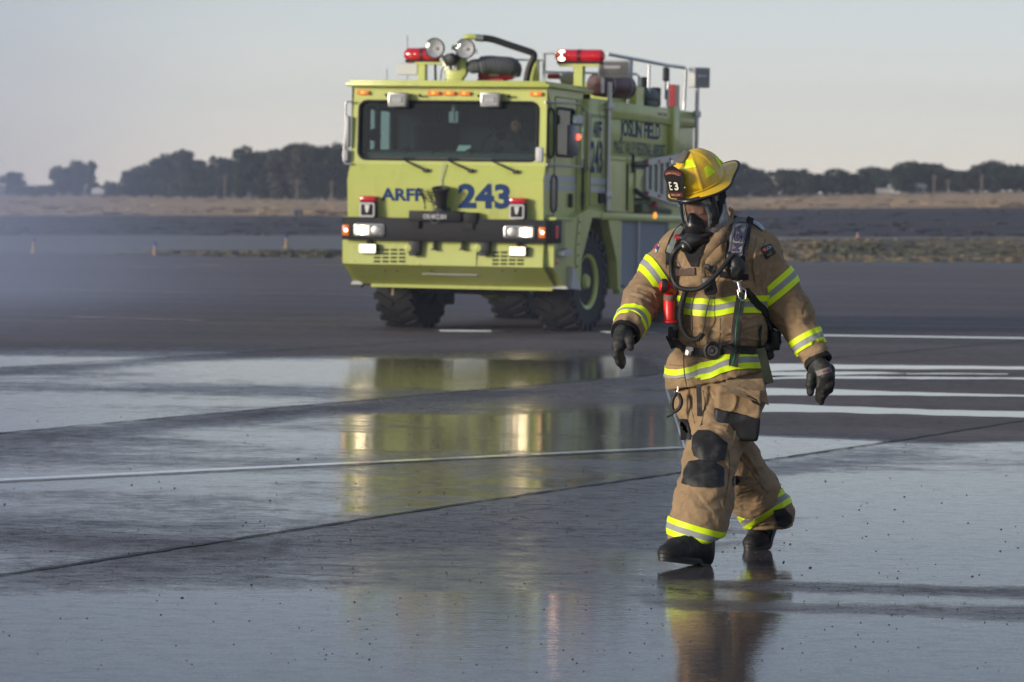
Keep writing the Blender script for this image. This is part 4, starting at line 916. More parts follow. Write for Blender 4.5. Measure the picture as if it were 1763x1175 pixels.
# recessed shade of the pump bay under the ladder, pipes
b = MB(); b.tube([(BX1 - .06, 3.8, 1.56), (BX1 - .05, 4.3, 1.60), (BX1 - .05, 4.9, 1.52)], .05, 10); b.tube([(BX1 - .05, 4.2, 1.50), (BX1 - .05, 5.6, 1.47)], .035, 8); b.box(BX1 - .14, BX1 - .02, 4.2, 4.5, 1.44, 1.6, b=.02); tb(b, 'pipework', mat('pipe_green', (.10, .14, .06), .5), smooth=40)
# roller shutters: slats stand proud one by one
def shutter(y0, y1):
    o = tb(MB().box(BX1 - .04, BX1 + .02, y0 - .045, y0, .50, 1.332), 'shutter', M_alu); tb(MB().box(BX1 - .04, BX1 + .02, y1, y1 + .02, .50, 1.332), 'side_rail', M_alu, o)
    n = 34; h = (1.332 - .53) / n; s = MB(); s.prism([(BX1 - .02, 0), (BX1 - .004, .002), (BX1 - .001, h * .5), (BX1 - .004, h - .003), (BX1 - .02, h - .001)], y0, y1, 'y')
    s.v = [(p[0], p[1], p[2]) for p in s.v]; me = pymesh('shutter_slat', [(p[0], p[1], p[2] - SH * (p[1] - 1.5)) for p in s.v], s.f); me.materials.append(M_sh)
    for k in range(n):
        q = bpy.data.objects.new('shutter_slat', me); col.objects.link(q); q.parent = o; q.location = (0, 0, .53 + k * h)
    tb(MB().tube([(BX1 + .03, y0 + .02, .54), (BX1 + .03, y1 - .02, .54)], .014, 8), 'lift_bar', M_dull, o)
M_sh = mat('shutter_grey', (.30, .32, .35), .45, .35)
shutter(3.12, 3.87); shutter(3.96, 5.28)
tb(MB().box(BX0, BX1 - .06, 3.04, 5.33, .5, 1.34), 'locker_block', M_lime); tb(MB().box(BX1 - .06, BX1 + .03, 3.035, 5.34, .44, .50, b=.01), 'lower_sill', M_lime)
for xa_, xb_ in ((BX1 - .05, BX1 + .02), (BX0, BX0 + .07)): tri_prism([(5.34, .5), (5.34, 1.33), (BE + .25, 1.33), (BE + .25, .62), (6.86, .62), (6.72, 1.06), (6.42, 1.26), (5.98, 1.26), (5.66, 1.06), (5.50, .55), (5.46, .5)], xa_, xb_, 'rear_fender', M_lime)
tb(MB().box(-.7, .65, 5.3, BE + .2, .7, 1.34), 'rear_frame', M_under)
gapline([(1.67, 2.575), (2.44, 2.575)], BX1 + .002, .01); gapline([(1.74, 2.55), (1.74, 1.50), (2.42, 1.50), (2.42, 2.55), (1.74, 2.55)], BX1 + .002, .008); gapline([(2.44, 2.74), (2.44, 1.44)], BX1 + .004, .014)
y_, z_ = ts(*Z7(370, 635), BX1); tb(MB().box(BX1, BX1 + .03, y_ - .1, y_ + .12, z_ - .06, z_ + .06, b=.01), 'latch', M_blkp)
def side_text(txt, a, c, m=M_blue, bold=.01, x=BX1 + .003, Z=Z2):
    y0, z0 = ts(*Z(a[0], c[1]), x); y1, z1 = ts(*Z(c[0], a[1]), x)
    lettering('lettering', txt, lambda u, v: (x, y0 + (y1 - y0) * u, z0 + (z1 - z0) * v - SH * (y0 + (y1 - y0) * u - 1.5)), m, truck, bold)
side_text('ARFF', (506, 628), (574, 742), bold=.025); side_text('243', (490, 770), (578, 1000), bold=.03)
side_text('JOSLIN FIELD', (705, 645), (995, 768), bold=.02, x=BX1 - .024); side_text('MAGIC VALLEY REGIONAL AIRPORT', (660, 797), (1030, 858), x=BX1 - .024, bold=.0)
side_text('WATER', (975, 570), (1045, 582), m=M_gap, x=BX1 + .013)
# ---- wheels
def wheel(x, y, z, r, w, steer, out):
    n0 = MB(); prof = [(.36, -w * .40), (.40, -w * .5), (r * .86, -w * .53), (r * .955, -w * .44), (r * .975, -w * .2), (r * .975, w * .2), (r * .955, w * .44), (r * .86, w * .53), (.40, w * .5), (.36, w * .40)]
    prof = [(max(a, .30) if a < .4 else a, h) for a, h in prof]
    prof[0] = (.315, -w * .40); prof[1] = (.335, -w * .5); prof[-1] = (.315, w * .40); prof[-2] = (.335, w * .5)
    n0.lathe(prof, (0, 0, 0), (1, 0, 0), 48)
    for k in range(22):        # heavy cross country lugs in two staggered rows
        for s in (-1, 1):
            a = 2 * PI * (k + (.5 if s > 0 else 0)) / 22; M_ = Matrix.Rotation(a, 4, 'X') @ Matrix.Translation((s * w * .27, 0, r * .965)) @ Matrix.Rotation(s * .55, 4, 'Z')
            n0.box(-w * .24, w * .24, -.036, .036, -.02, r * .030, M=M_)
            M_ = Matrix.Rotation(a + s * .05, 4, 'X') @ Matrix.Translation((s * w * .50, 0, r * .905)); n0.box(-.022, .022, -.036, .036, -.05, .055, M=M_)
    o = n0.build('wheel', M_tyre, truck, 35)
    o.location = (x, y, z); o.rotation_euler = (0, 0, steer)
    rb = MB(); rb.lathe([(.01, w * .28), (.10, w * .28), (.13, w * .2), (.25, w * .14), (.275, w * .25), (.29, w * .46), (.33, w * .50), (.335, w * .47), (.30, w * .42), (.29, -w * .4), (.01, -w * .4)] if out > 0 else [(.01, -.02), (.10, -.02), (.13, .02), (.26, .04), (.275, -.06), (.29, -w * .46), (.33, -w * .50), (.335, -w * .47), (.30, -w * .42), (.29, w * .4), (.01, w * .4)], (0, 0, 0), (1, 0, 0), 40); rb.build('rim', M_lime, o, 40)
    hb = MB(); hb.lathe([(.0, w * .5), (.07, w * .5), (.09, w * .44), (.10, w * .28)] if out > 0 else [(.0, -.12), (.07, -.12), (.09, -.09), (.10, -.02)], (0, 0, 0), (1, 0, 0), 20)
    hb.build('hub', M_lime, o, 40)
    for k in range(10):
        a = k * PI / 5; nb2 = MB().lathe([(.014, -.02 * out), (.014, .02 * out), (.008, .03 * out)], ((w * .16) * out, math.cos(a) * .19, math.sin(a) * .19), (1, 0, 0), 6); nb2.build('wheel_nut', M_lime, o)
WR = .605
wheel(.955, 1.88, WR - .012, WR, .46, math.radians(-5), 1); wheel(-1.03, 1.88, WR - .012, WR, .46, math.radians(-5), -1)
wheel(.93, 6.2, WR - .012, WR, .46, 0, 1); wheel(-1.01, 6.2, WR - .012, WR, .46, 0, -1)
b = MB(); b.tube([(-1.0, 1.95, .62), (1.0, 1.95, .62)], .09, 12); b.tube([(-1.0, 6.2, .62), (1.0, 6.2, .62)], .09, 12); b.box(-.75, .65, 2.2, 6.6, .62, .95); b.box(-1.0, .95, 3.05, 5.2, .55, .98)
b.tube([(.0, 1.9, .6), (0, 6, .6)], .05, 8); b.tube([(-.75, 1.3, .47), (.55, 1.3, .44)], .03, 8); b.tube([(-.35, 1.0, .55), (-.15, 1.3, .46)], .03, 8); tb(b, 'chassis', M_under, sh=False)
xx, zz = tf(*Z3(1075, 850), 1.75); tb(MB().lathe([(.0, -.25), (.12, -.24), (.22, -.15), (.27, 0), (.22, .15), (.12, .24), (0, .25)], (xx, 1.85, .62), (0, 1, 0), 20), 'differential', M_lime, sh=False, smooth=60)
xx, zz = tf(*Z3(775, 880), 1.9); tb(MB().box(xx - .06, xx + .05, 1.7, 2.1, .28, .66, b=.02), 'mud_shield', M_under, sh=False)
xx, zz = tf(*Z3(416, 830), .7); tb(MB().tube([(xx, .72, .53), (xx - .01, .74, .40)], [.012, .02], 6), 'tag_strap', mat('tan_strap', (.35, .25, .15), .8))
# ---- roof gear
def f3(a, b_, y, Z=Z1): x, z = tf(*Z(a, b_), y); return Vector((x, y, z))
def lightbar(p0, p1, hots, parts):
    """red beacon bar between p0 and p1"""
    d = (p1 - p0); L = d.length; r = .078; u = d.normalized()
    b = MB(); n = 20; prof = []
    for t in (0, .01, .03, .06, .1, .3, .5, .7, .9, .94, .97, .99, 1):
        e = min(t, 1 - t) * L; rr = r * math.sqrt(max(0.25, 1 - max(0, 1 - e / .05) ** 2)); prof.append((rr, t * L))
    b.lathe(prof, p0, u, 20); b.v = [(p[0], p[1], (p[2] - p0.z) * 1.0 + p0.z) for p in b.v]
    o = tb(b, 'light_bar', M_redlens, smooth=50)
    m_ = (p0 + p1) / 2; s = MB(); s.box(-L * .46, L * .46, -.05, .05, -.095, -.062, b=.008, M=Matrix.Translation(m_)); tb(s, 'base_tray', M_blkp, o)
    s = MB(); s.lathe([(r + .003, -.025), (r + .003, .025)], m_, u, 20); tb(s, 'centre_band', mat('dark_red_band', (.12, .005, .01), .3), o)
    for k, (t, rad, m2) in enumerate(hots):
        c = p0 + d * t + Vector((0, -r * .86, .005)); s = MB(); s.lathe([(0, -.02), (rad, -.012), (rad * .9, 0), (0, .012)], c, (0, -1, .1), 14); tb(s, 'flash_lamp', m2, o, 40)
    return o
p0 = f3(492, 228, 1.0); p1 = f3(668, 232, 1.0) + Vector((.14, 0, 0)); p1.z = p0.z
lightbar(p0, p1, [(.33, .018, M_hot)], 1)
q = f3(622, 290, 1.0); b = MB(); b.box(q.x - .045, q.x + .045, .95, 1.05, 2.9, p0.z - .09, b=.006); tb(b, 'light_bar_post', M_lime); tb(MB().box(q.x - .08, q.x + .42, .93, 1.07, p0.z - .115, p0.z - .09), 'light_bar_shelf', M_lime)
b = MB(); b.box(q.x - .32, q.x - .06, .98, 1.06, 3.0, 3.14, b=.01); tb(b, 'siren_horn', M_white2)
b = MB(); b.tube([(q.x + .30, 1.0, 2.9), (q.x + .30, 1.0, 3.16)], .02, 8); b.tube([(q.x + .16, 1.0, 2.9), (q.x + .15, 1.0, 3.2)], .015, 8); tb(b, 'support_rod', M_blkp)
p0 = f3(*[240, 155], 1.5, Z2); p1 = f3(592, 155, 1.5, Z2); p0.z = p1.z = (p0.z + p1.z) / 2
lightbar(p0, p1, [(.15, .062, M_hot), (.29, .018, M_redlit), (.79, .020, M_redlit)], 1)
q = f3(410, 300, 1.5, Z2); tb(MB().box(q.x - .055, q.x + .055, 1.44, 1.56, 2.88, p0.z - .11, b=.006), 'light_bar_post', M_lime); tb(MB().box(p0.x + .05, p1.x - .05, 1.44, 1.56, p0.z - .12, p0.z - .095), 'light_bar_shelf', M_lime)
for (a, c) in ((706, 182), (926, 186)):
    q = f3(a, c, .8); b = MB(); b.lathe([(.0, .16), (.05, .16), (.09, .12), (.118, .03), (.122, 0), (.112, -.004), (.108, .02), (.10, .03)], q, (0, 1, 0), 28, cap=False); o = tb(b, 'round_spotlight', M_blkp, smooth=40)
    b = MB(); b.lathe([(.108, -.002), (.10, .01), (.06, .05), (.02, .07), (0, .07)], q, (0, 1, 0), 28, cap=False); tb(b, 'reflector', mat('lamp_bowl', (.62, .63, .64), .5, .3), o, 60); b = MB(); b.lathe([(.0, -.012), (.07, -.009), (.107, .0)], q, (0, 1, 0), 28, cap=False); tb(b, 'lens', glass_mat('lamp_glass', (.85, .85, .87)), o, 60)
    tb(MB().lathe([(.0, .02), (.022, .03), (.02, .06)], q, (0, 1, 0), 12), 'bulb', M_white2, o)
# foam monitor: yoke, elbow, barrel, ribbed cover, hose arm
M_rib = mat('ribbed_grey_hose', (.085, .09, .10), .75)
q = f3(860, 340, 1.0); b = MB(); b.prism([(q.x - .16, 3.23), (q.x + .14, 3.23), (q.x + .15, 3.02), (q.x + .08, 2.92), (q.x + .07, 2.88), (q.x - .08, 2.88), (q.x - .1, 2.95)], .92, 1.02, 'y', b=.012)
mon = tb(b, 'roof_monitor', M_lime, smooth=40)
b = MB(); b.lathe([(.0, 0), (.05, .0), (.075, .015), (.075, .10), (.05, .16), (.05, .30)], f3(803, 268, .75), (.25, 1, .15), 20); tb(b, 'nozzle', M_blk, mon, 40)
b = MB()
for dx in (-.055, .0, .03): b.tube([(q.x + dx, .90, 3.22), (q.x + dx + .01, .89, 3.06)], .016, 8)
tb(b, 'actuator_rod', M_chrome, mon)
b = MB(); b.tube([f3(835, 175, .95), f3(900, 190, .95)], .03, 8); b.tube([f3(975, 205, .95), f3(1015, 195, .95), f3(1015, 215, .95), f3(975, 212, .95)], .008, 6); tb(b, 'handle', M_lime, mon)
b = MB(); b.tube(spline([f3(750, 410, .9), f3(760, 340, .88), f3(800, 300, .88)], 6), .008, 5); tb(b, 'cable', M_blk, mon)
pts = [f3(940, 320, .98), f3(1020, 310, 1.0), f3(1100, 300, 1.05), f3(1180, 305, 1.1), f3(1245, 310, 1.15), f3(1290, 330, 1.2), f3(1300, 390, 1.22)]; sp_ = spline(pts, 14)
rs = [(.17 if i < 60 else .17 - (i - 60) * .004) * (1 + .035 * math.sin(i * 1.55)) * (.80 if i < 18 else 1) * (.62 + .38 * min(1, i / 6)) for i in range(len(sp_))]
tb(MB().tube(sp_, [r_ * .62 for r_ in rs], 20), 'ribbed_sleeve', M_rib, mon, 60)
b = MB(); b.lathe([(.0, 0), (.04, .01), (.055, .05), (.055, .40), (.04, .44), (0, .45)], f3(1020, 378, 1.25), (1, 0, 0), 16); ex = tb(b, 'red_extinguisher', M_redp, smooth=40); tb(MB().box(f3(1110, 0, 1.2).x, f3(1175, 0, 1.2).x, 1.185, 1.2, 3.0, 3.04), 'label_plate', M_white2, ex); tb(MB().box(f3(1040, 0, 1.3).x, f3(1225, 0, 1.3).x, 1.2, 1.4, 2.9, 2.97), 'red_tray', M_redp)
b = MB(); b.tube(spline([f3(925, 130, .9), f3(935, 105, .9), f3(960, 100, .9), f3(1005, 102, .92)], 5), .035, 10); tb(b, 'elbow', M_lime, mon, 60); b = MB(); b.tube([f3(1002, 105, .93), f3(1060, 112, .95)], .042, 12); tb(b, 'coupling', M_chrome, mon, 40)
b = MB(); b.tube(spline([f3(1055, 108, .95), f3(1130, 120, 1.0), f3(1250, 160, 1.05), f3(1380, 203, 1.1), f3(1415, 218, 1.12), f3(1425, 245, 1.13), f3(1395, 310, 1.15), f3(1378, 370, 1.15), f3(1370, 425, 1.15)], 8), .040, 12); tb(b, 'black_hose', M_blk, mon, 60)
tb(MB().box(f3(1395, 0, 1.3).x, f3(1455, 0, 1.3).x, 1.25, 1.4, 2.9, f3(0, 255, 1.3).z, b=.008), 'hose_post', M_lime)
# rails along the roof
M_rail = mat('galvanised_tube', (.50, .51, .52), .35, .8)
def rail(pts, r=.016, name='roof_rail'): return tb(MB().tube(pts, r, 8), name, M_rail, smooth=60)
rail([f3(1500, 420, 1.3), f3(1502, 222, 1.3), f3(1585, 218, 1.3)]); rail([f3(1280, 265, 1.35), f3(1500, 268, 1.35)], .012)
S2 = lambda a, b_, x=1.05: Vector((x, ts(*Z2(a, b_), x)[0], ts(*Z2(a, b_), x)[1]))
top = [S2(610, 140), S2(905, 195), S2(1045, 222), S2(1165, 238), S2(1178, 250), S2(1165, 545)]; rail(top, .022)
for a, b0 in ((908, 515), (1047, 528), (760, 500)): q = S2(a, b0); qt = S2(a, 165 + (a - 610) * .178); rail([q, Vector((q.x, q.y, qt.z))], .02)
S3 = lambda a, b_, x=-1.0: Vector((x, ts(*Z2(a, b_), x)[0], ts(*Z2(a, b_), x)[1]))
L3 = [f3(160, 270, 2.2, Z2), f3(820, 285, 2.6, Z2), f3(840, 300, 2.6, Z2), f3(840, 360, 2.6, Z2)]; rail(L3, .014)
rail([f3(100, 183, 1.6, Z2), f3(150, 183, 1.6, Z2), f3(150, 345, 1.6, Z2)], .013)
# flood lamps on telescopic poles
def flood(c, w, h, d, rot, pole_pts, collars):
    M_ = Matrix.Translation(c) @ Matrix.Rotation(rot, 4, 'Z')
    b = MB(); b.box(-w / 2, w / 2, 0, d, -h / 2, h / 2, b=.012, M=M_); o = tb(b, 'flood_lamp', M_white2, smooth=30)
    b = MB(); b.box(-w / 2 + .02, w / 2 - .02, -.006, .004, -h / 2 + .02, h / 2 - .02, M=M_); tb(b, 'reflector', mat('lamp_reflector', (.20, .205, .215), .3, .6), o)
    b = MB(); b.box(-w * .3, w * .22, -.014, -.006, .0, .035, b=.004, M=M_); tb(b, 'tube', M_white2, o)
    p = tb(MB().tube(pole_pts, .027, 10), 'lamp_pole', M_rail, smooth=60)
    for q in collars: tb(MB().lathe([(.05, -.04), (.055, 0), (.05, .04)], q, (0, 0, 1), 14), 'collar', M_rail, p, 40)
c = Vector((1.26, 2.30, 0)); a_ = ts(*Z2(550, 190), 1.26); e_ = ts(*Z2(780, 305), 1.26)
x0, z1 = tf(*Z2(552, 183), 2.3); x1, z0 = tf(*Z2(780, 312), 2.3)
flood(Vector(((x0 + x1) / 2, 2.25, (z0 + z1) / 2)), x1 - x0, z1 - z0, .16, .0, [(1.27, 2.36, z0 - .05), (1.27, 2.36, 2.72), (1.265, 2.36, 2.72), (1.265, 2.36, 1.45)], [(1.27, 2.36, 2.69), (1.265, 2.36, 1.63)])
tb(MB().tube([(1.20, 2.3, z0 + .01), (1.20, 2.3, 2.85)], .022, 8), 'support_rod', M_rail); tb(MB().box(BX1, 1.29, 2.32, 2.40, 2.66, 2.71), 'bracket', M_rail); tb(MB().box(BX1, 1.29, 2.32, 2.40, 1.60, 1.65), 'bracket', M_rail)
x0, z1 = tf(*Z2(1240, 250), 6.5); x1, z0 = tf(*Z2(1358, 370), 6.5)
px_, pz_ = tf(*Z2(1262, 350), 6.5)
flood(Vector(((x0 + x1) / 2, 6.5, (z0 + z1) / 2)), .26, .26, .13, .95, [(px_, 6.5, z0), (px_ + .0, 6.5, 2.72), (px_, 6.5, 2.0)], [(px_, 6.5, 2.74)])
tb(MB().box(BX1, px_ + .02, 6.46, 6.54, 2.68, 2.74), 'bracket', M_rail)
# tank, reel, generator and red post on the body roof
M_mar = mat('maroon_tank', (.09, .022, .025), .5)
q = f3(515, 400, 2.75, Z2); b = MB(); b.lathe([(.0, -.02), (.11, 0), (.145, .06), (.145, .95), (.11, 1.0), (0, 1.01)], (q.x + .02, 2.75, 2.97), (.12, 1, 0), 24); o = tb(b, 'roof_tank', M_mar, smooth=40)
for t in (.25, .8): tb(MB().lathe([(.149, t), (.149, t + .04)], (q.x + .02, 2.75, 2.97), (.12, 1, 0), 24), 'tank_strap', M_dull, o)
q = f3(345, 330, 1.9, Z2); b = MB(); b.lathe([(.0, 0), (.08, .01), (.10, .05), (.07, .12), (.03, .16)], (q.x, q.y, q.z), (-.4, -1, .2), 16); b.box(q.x - .1, q.x + .08, 1.95, 2.1, q.z - .08, q.z + .04, b=.02); tb(b, 'roof_horn', mat('dusty_beige', (.38, .35, .28), .7), smooth=40)
tb(MB().box(f3(180, 0, 1.8, Z2).x, f3(262, 0, 1.8, Z2).x, 1.8, 1.9, f3(0, 318, 1.8, Z2)[2], f3(0, 280, 1.8, Z2)[2], b=.01), 'red_box', M_redp); tb(MB().box(f3(370, 0, 1.9, Z2).x, f3(395, 0, 1.9, Z2).x, 1.9, 2.0, 3.05, 3.2), 'red_box', M_redp)
y0, z0 = S2(820, 500)[1:]; y1, z1 = S2(878, 380)[1:]; b = MB(); b.box(.55, 1.05, y0, y1, 2.74, z1, b=.01); b.box(.4, .9, y0 - .6, y0 - .05, 2.74, z1 + .02, b=.01); tb(b, 'roof_locker', M_lime)
y0 = S2(880, 0)[1]; y1 = S2(1000, 0)[1]; M_gen = mat('dark_green_machine', (.02, .035, .03), .5); b = MB(); b.lathe([(.0, 0), (.09, .02), (.13, .08), (.13, y1 - y0 - .1), (.08, y1 - y0)], (.95, y0, 2.90), (0, 1, 0), 18); b.box(.8, 1.08, y0 + .1, y1 - .2, 2.78, 2.86, b=.02); b.lathe([(.06, 0), (.06, .15)], (.95, y0 + .3, 3.0), (0, 0, 1), 12); tb(b, 'generator', M_gen, smooth=40)
q = S2(1097, 540); tb(MB().box(1.0, 1.08, q.y - .13, q.y + .13, 2.7, S2(1097, 362).z, b=.006), 'red_post', M_redp)
b = MB(); q = S2(1035, 270); b.box(q.x - .03, q.x + .03, q.y - .07, q.y + .07, q.z - .12, q.z + .06, b=.02); b.tube([q, q - Vector((0, 0, .35))], .012, 6); tb(b, 'deck_microphone', M_blk); q = S2(1020, 450); tb(MB().box(.9, .98, q.y - .06, q.y + .12, q.z - .12, q.z + .12, b=.01), 'deck_box', M_blkp)
for a, t in ((510, 90), (362, 330)): q = f3(a, 410, 1.1); tb(MB().tube([q, f3(a, t, 1.1)], .004, 5), 'antenna', M_blk)
b = MB(); b.box(-1.1, 1.0, 2.0, 6.5, 2.755, 2.80, b=.01); tb(b, 'roof_deck', M_lime)
# ---- ladder strapped on the right side (lifts away: its own thing)
la = empty('ladder', TO + tX * 1.25 + tY * 3.9 + np.array([0, 0, 1.5]), -TY, 'aluminium ladder carried on edge on the truck side', 'ladder')
def lp(a, b_, x=1.27): y, z = ts(*Z7(a, b_), x); return y - 3.9, z - SH * (y - 1.5) - 1.5
for (p, q, nm) in (((920, 215), (1290, 150), 'rail'), ((905, 570), (1270, 700), 'rail')):
    y0, z0 = lp(*p); y1, z1 = lp(*q); b = MB(); b.prism([(y0, z0 - .03), (y1 + .5, z1 - .03 + (z1 - z0) * .5 / (y1 - y0)), (y1 + .5, z1 + .05 + (z1 - z0) * .5 / (y1 - y0)), (y0, z0 + .05)], .0, .05, 'x'); b.build(nm, M_alu, la)
for k in range(9):
    a = 868 + 68 * k; y0, z0 = lp(a + 25, 560 + max(0, a - 900) * .35); y1, z1 = lp(a + 25, 222 - max(0, a - 900) * .17)
    b = MB(); b.box(.01, .045, y0, y0 + .10, z0, z1, b=.006); b.build('rung', M_alu, la)
    if k in (0, 2, 4, 6): b = MB(); b.box(-.005, .06, y0, y0 + .09, z1 - .01, z1 + .03); b.build('red_end_cap', M_redp, la); b = MB(); b.box(-.005, .06, y0 + .02, y0 + .11, z0 - .03, z0 + .01); b.build('red_end_cap', M_redp, la)
b = MB(); y0, z0 = lp(760, 235); y1, z1 = lp(925, 235); b.tube([(.02, y0, z0), (.02, y1, z1)], .035, 8); b.tube([(.02, y0, z0 - .1), (.02, y0, z0 + .12)], .02, 8); b.build('butt_spur', M_blk, la); y0, z0 = lp(790, 575); b = MB(); b.tube([(.02, y0, z0 + .03), (.02, y0 + .6, z0 - .06)], .035, 8); b.build('butt_spur', M_blk, la)
# hose lying rolled under the ladder, and whoever sits in the cab is added with the figures
# ================================================================ figures: signed distance fields -> surface nets
def rcone(P, a, b, r1, r2):
    a = np.asarray(a, float); b = np.asarray(b, float); ab = b - a; t = np.clip(((P - a) @ ab) / (ab @ ab), 0, 1)
    return np.linalg.norm(P - a - t[..., None] * ab, axis=-1) - (r1 + (r2 - r1) * t)
def ellip(P, c, rad, M=None):
    q = P - np.asarray(c)
    if M is not None: q = q @ M          # columns of M = local axes
    rad = np.asarray(rad); k = np.linalg.norm(q / rad, axis=-1); return (k - 1) * rad.min() if rad.min() > .5 * rad.max() else k * (k - 1) / np.maximum(np.linalg.norm(q / rad ** 2, axis=-1), 1e-6)
def rbox(P, c, h, r, M=None):
    q = P - np.asarray(c)
    if M is not None: q = q @ M
    d = np.abs(q) - (np.asarray(h) - r); return np.linalg.norm(np.maximum(d, 0), axis=-1) + np.minimum(d.max(-1), 0) - r
def smin(a, b, k):
    h = np.clip(.5 + .5 * (b - a) / k, 0, 1); return b * (1 - h) + a * h - k * h * (1 - h)
def chain(P, pts, rs, k=.03):
    f = None
    for i in range(len(pts) - 1):
        g = rcone(P, pts[i], pts[i + 1], rs[i], rs[i + 1]); f = g if f is None else smin(f, g, k)
    return f
def nets(fn, lo, hi, h):
    """surface nets: vertices and quads of the zero level of fn"""
    lo = np.asarray(lo, float); n = np.ceil((np.asarray(hi) - lo) / h).astype(int) + 1
    ax = [lo[i] + np.arange(n[i]) * h for i in range(3)]
    V = np.empty(n, np.float32)
    for i0 in range(0, n[0], 24):
        g = np.stack(np.meshgrid(ax[0][i0:i0 + 24], ax[1], ax[2], indexing='ij'), -1); V[i0:i0 + 24] = fn(g)
    S = V < 0; cs = np.array(V.shape) - 1
    acc = np.zeros((*cs, 3)); cnt = np.zeros(cs)
    edges = []
    for d in range(3):
        sl0 = [slice(None)] * 3; sl1 = [slice(None)] * 3; sl0[d] = slice(0, -1); sl1[d] = slice(1, None)
        a, b = V[tuple(sl0)], V[tuple(sl1)]; cr = (a < 0) != (b < 0); ii = np.argwhere(cr)
        t = (a / np.where(a == b, 1, a - b))[cr]; p = ii.astype(float); p[:, d] += t
        e1, e2 = [k for k in range(3) if k != d]
        for o1 in (0, -1):
            for o2 in (0, -1):
                c = ii.copy(); c[:, e1] += o1; c[:, e2] += o2
                ok = (c >= 0).all(1) & (c < cs).all(1); cc = c[ok]
                np.add.at(acc, tuple(cc.T), p[ok]); np.add.at(cnt, tuple(cc.T), 1)
        edges.append((d, e1, e2, ii, (a < 0)[cr]))
    m = cnt > 0; idx = -np.ones(cs, int); idx[m] = np.arange(m.sum()); verts = lo + acc[m] / cnt[m][:, None] * h; F = []
    for d, e1, e2, ii, ins in edges:
        ok = (ii[:, e1] > 0) & (ii[:, e2] > 0) & (ii[:, e1] < cs[e1]) & (ii[:, e2] < cs[e2]); ii = ii[ok]; ins = ins[ok]
        def g(o1, o2): c = ii.copy(); c[:, e1] += o1; c[:, e2] += o2; return idx[tuple(c.T)]
        q = np.stack([g(0, 0), g(-1, 0), g(-1, -1), g(0, -1)], 1)
        if d == 1: ins = ~ins
        q[~ins] = q[~ins][:, ::-1]; F.append(q)
    return verts, np.concatenate(F)
def quad_mesh(name, V, F):
    me = bpy.data.meshes.new(name); me.vertices.add(len(V)); me.vertices.foreach_set('co', np.asarray(V, np.float32).ravel())
    me.loops.add(F.size); me.loops.foreach_set('vertex_index', F.astype(np.int32).ravel()); me.polygons.add(len(F))
    me.polygons.foreach_set('loop_start', np.arange(0, F.size, 4, dtype=np.int32)); me.update(calc_edges=True); me.polygons.foreach_set('use_smooth', [True] * len(F)); return me
def vnormals(V, F):
    a, b, c, d = (V[F[:, i]] for i in range(4)); n = np.cross(c - a, d - b); N = np.zeros_like(V)
    for i in range(4): np.add.at(N, F[:, i], n)
    return N / (np.linalg.norm(N, axis=1, keepdims=True) + 1e-12)
def relax(V, F, it=2, lam=.5):
    for _ in range(it):
        acc = np.zeros_like(V); cnt = np.zeros(len(V))
        for i in range(4):
            j = (i + 1) % 4; np.add.at(acc, F[:, i], V[F[:, j]]); np.add.at(acc, F[:, j], V[F[:, i]]); np.add.at(cnt, F[:, i], 1); np.add.at(cnt, F[:, j], 1)
        V = V + lam * (acc / cnt[:, None] - V)
    return V
def noise3(P, seed=0):
    P = np.asarray(P); i = np.floor(P).astype(np.int64); f = P - i; f = f * f * f * (f * (f * 6 - 15) + 10); out = 0
    for dx in (0, 1):
        for dy in (0, 1):
            for dz in (0, 1):
                n = ((i[..., 0] + dx) * 374761393 + (i[..., 1] + dy) * 668265263 + (i[..., 2] + dz) * 2147483647 + seed * 974711) & 0x7fffffff
                n = ((n ^ (n >> 13)) * 1274126177) & 0x7fffffff; hsh = ((n ^ (n >> 16)) & 0xffff) / 65535.
                out = out + hsh * (f[..., 0] if dx else 1 - f[..., 0]) * (f[..., 1] if dy else 1 - f[..., 1]) * (f[..., 2] if dz else 1 - f[..., 2])
    return out
def seg_dist(P, a, b):
    ab = b - a; t = np.clip(((P - a) @ ab) / (ab @ ab), 0, 1); return np.linalg.norm(P - a - t[:, None] * ab, axis=1), t
def folds(V, N, flist):
    """each fold is a crease line (px,py,Y)...: a ridge with a valley beside it, fading at the ends"""
    D = np.zeros(len(V))
    for pts, amp, w in flist:
        Q = [at(*p) for p in pts]; best = np.full(len(V), 9.); tt = np.zeros(len(V)); side = np.zeros(len(V)); L = len(Q) - 1
        for i in range(L):
            d, t = seg_dist(V, Q[i], Q[i + 1]); m = d < best; best[m] = d[m]; tt[m] = (i + t[m]) / L
            ax = Q[i + 1] - Q[i]; up = np.cross(ax, [0, 1, 0]); up = up / (np.linalg.norm(up) + 1e-9); side[m] = ((V - Q[i]) @ up)[m]
        fade = np.clip(np.sin(np.clip(tt, 0, 1) * math.pi) * 1.6, 0, 1)
        s = side / w; depth = np.exp(-(np.maximum(best ** 2 - side ** 2, 0)) / (.06 ** 2))
        D += amp * fade * depth * (np.exp(-(s - .55) ** 2 / .22) - .9 * np.exp(-(s + .25) ** 2 / .10))
    return V + N * D[:, None]
GM = 19.8                      # distance of the man
m0 = np.array(at(1235, 955, GM)); m0[2] = 0
man = empty('person', m0, 0, 'firefighter in tan turnout gear and yellow helmet walking across wet tarmac', 'person')
def loc(V): return np.asarray(V) - m0
M_tan = mat('tan_turnout_fabric', (.33, .195, .095), .85, spec=.15, sheen=.08); nt = NT(M_tan); tc = nt.new('ShaderNodeTexCoord'); o_ = tc.outputs['Object']; b_ = nt.n['Principled BSDF']
st = nt.noise(o_, 5.5, 5, .62, .3); st2 = nt.noise(o_, 26, 4, .6)
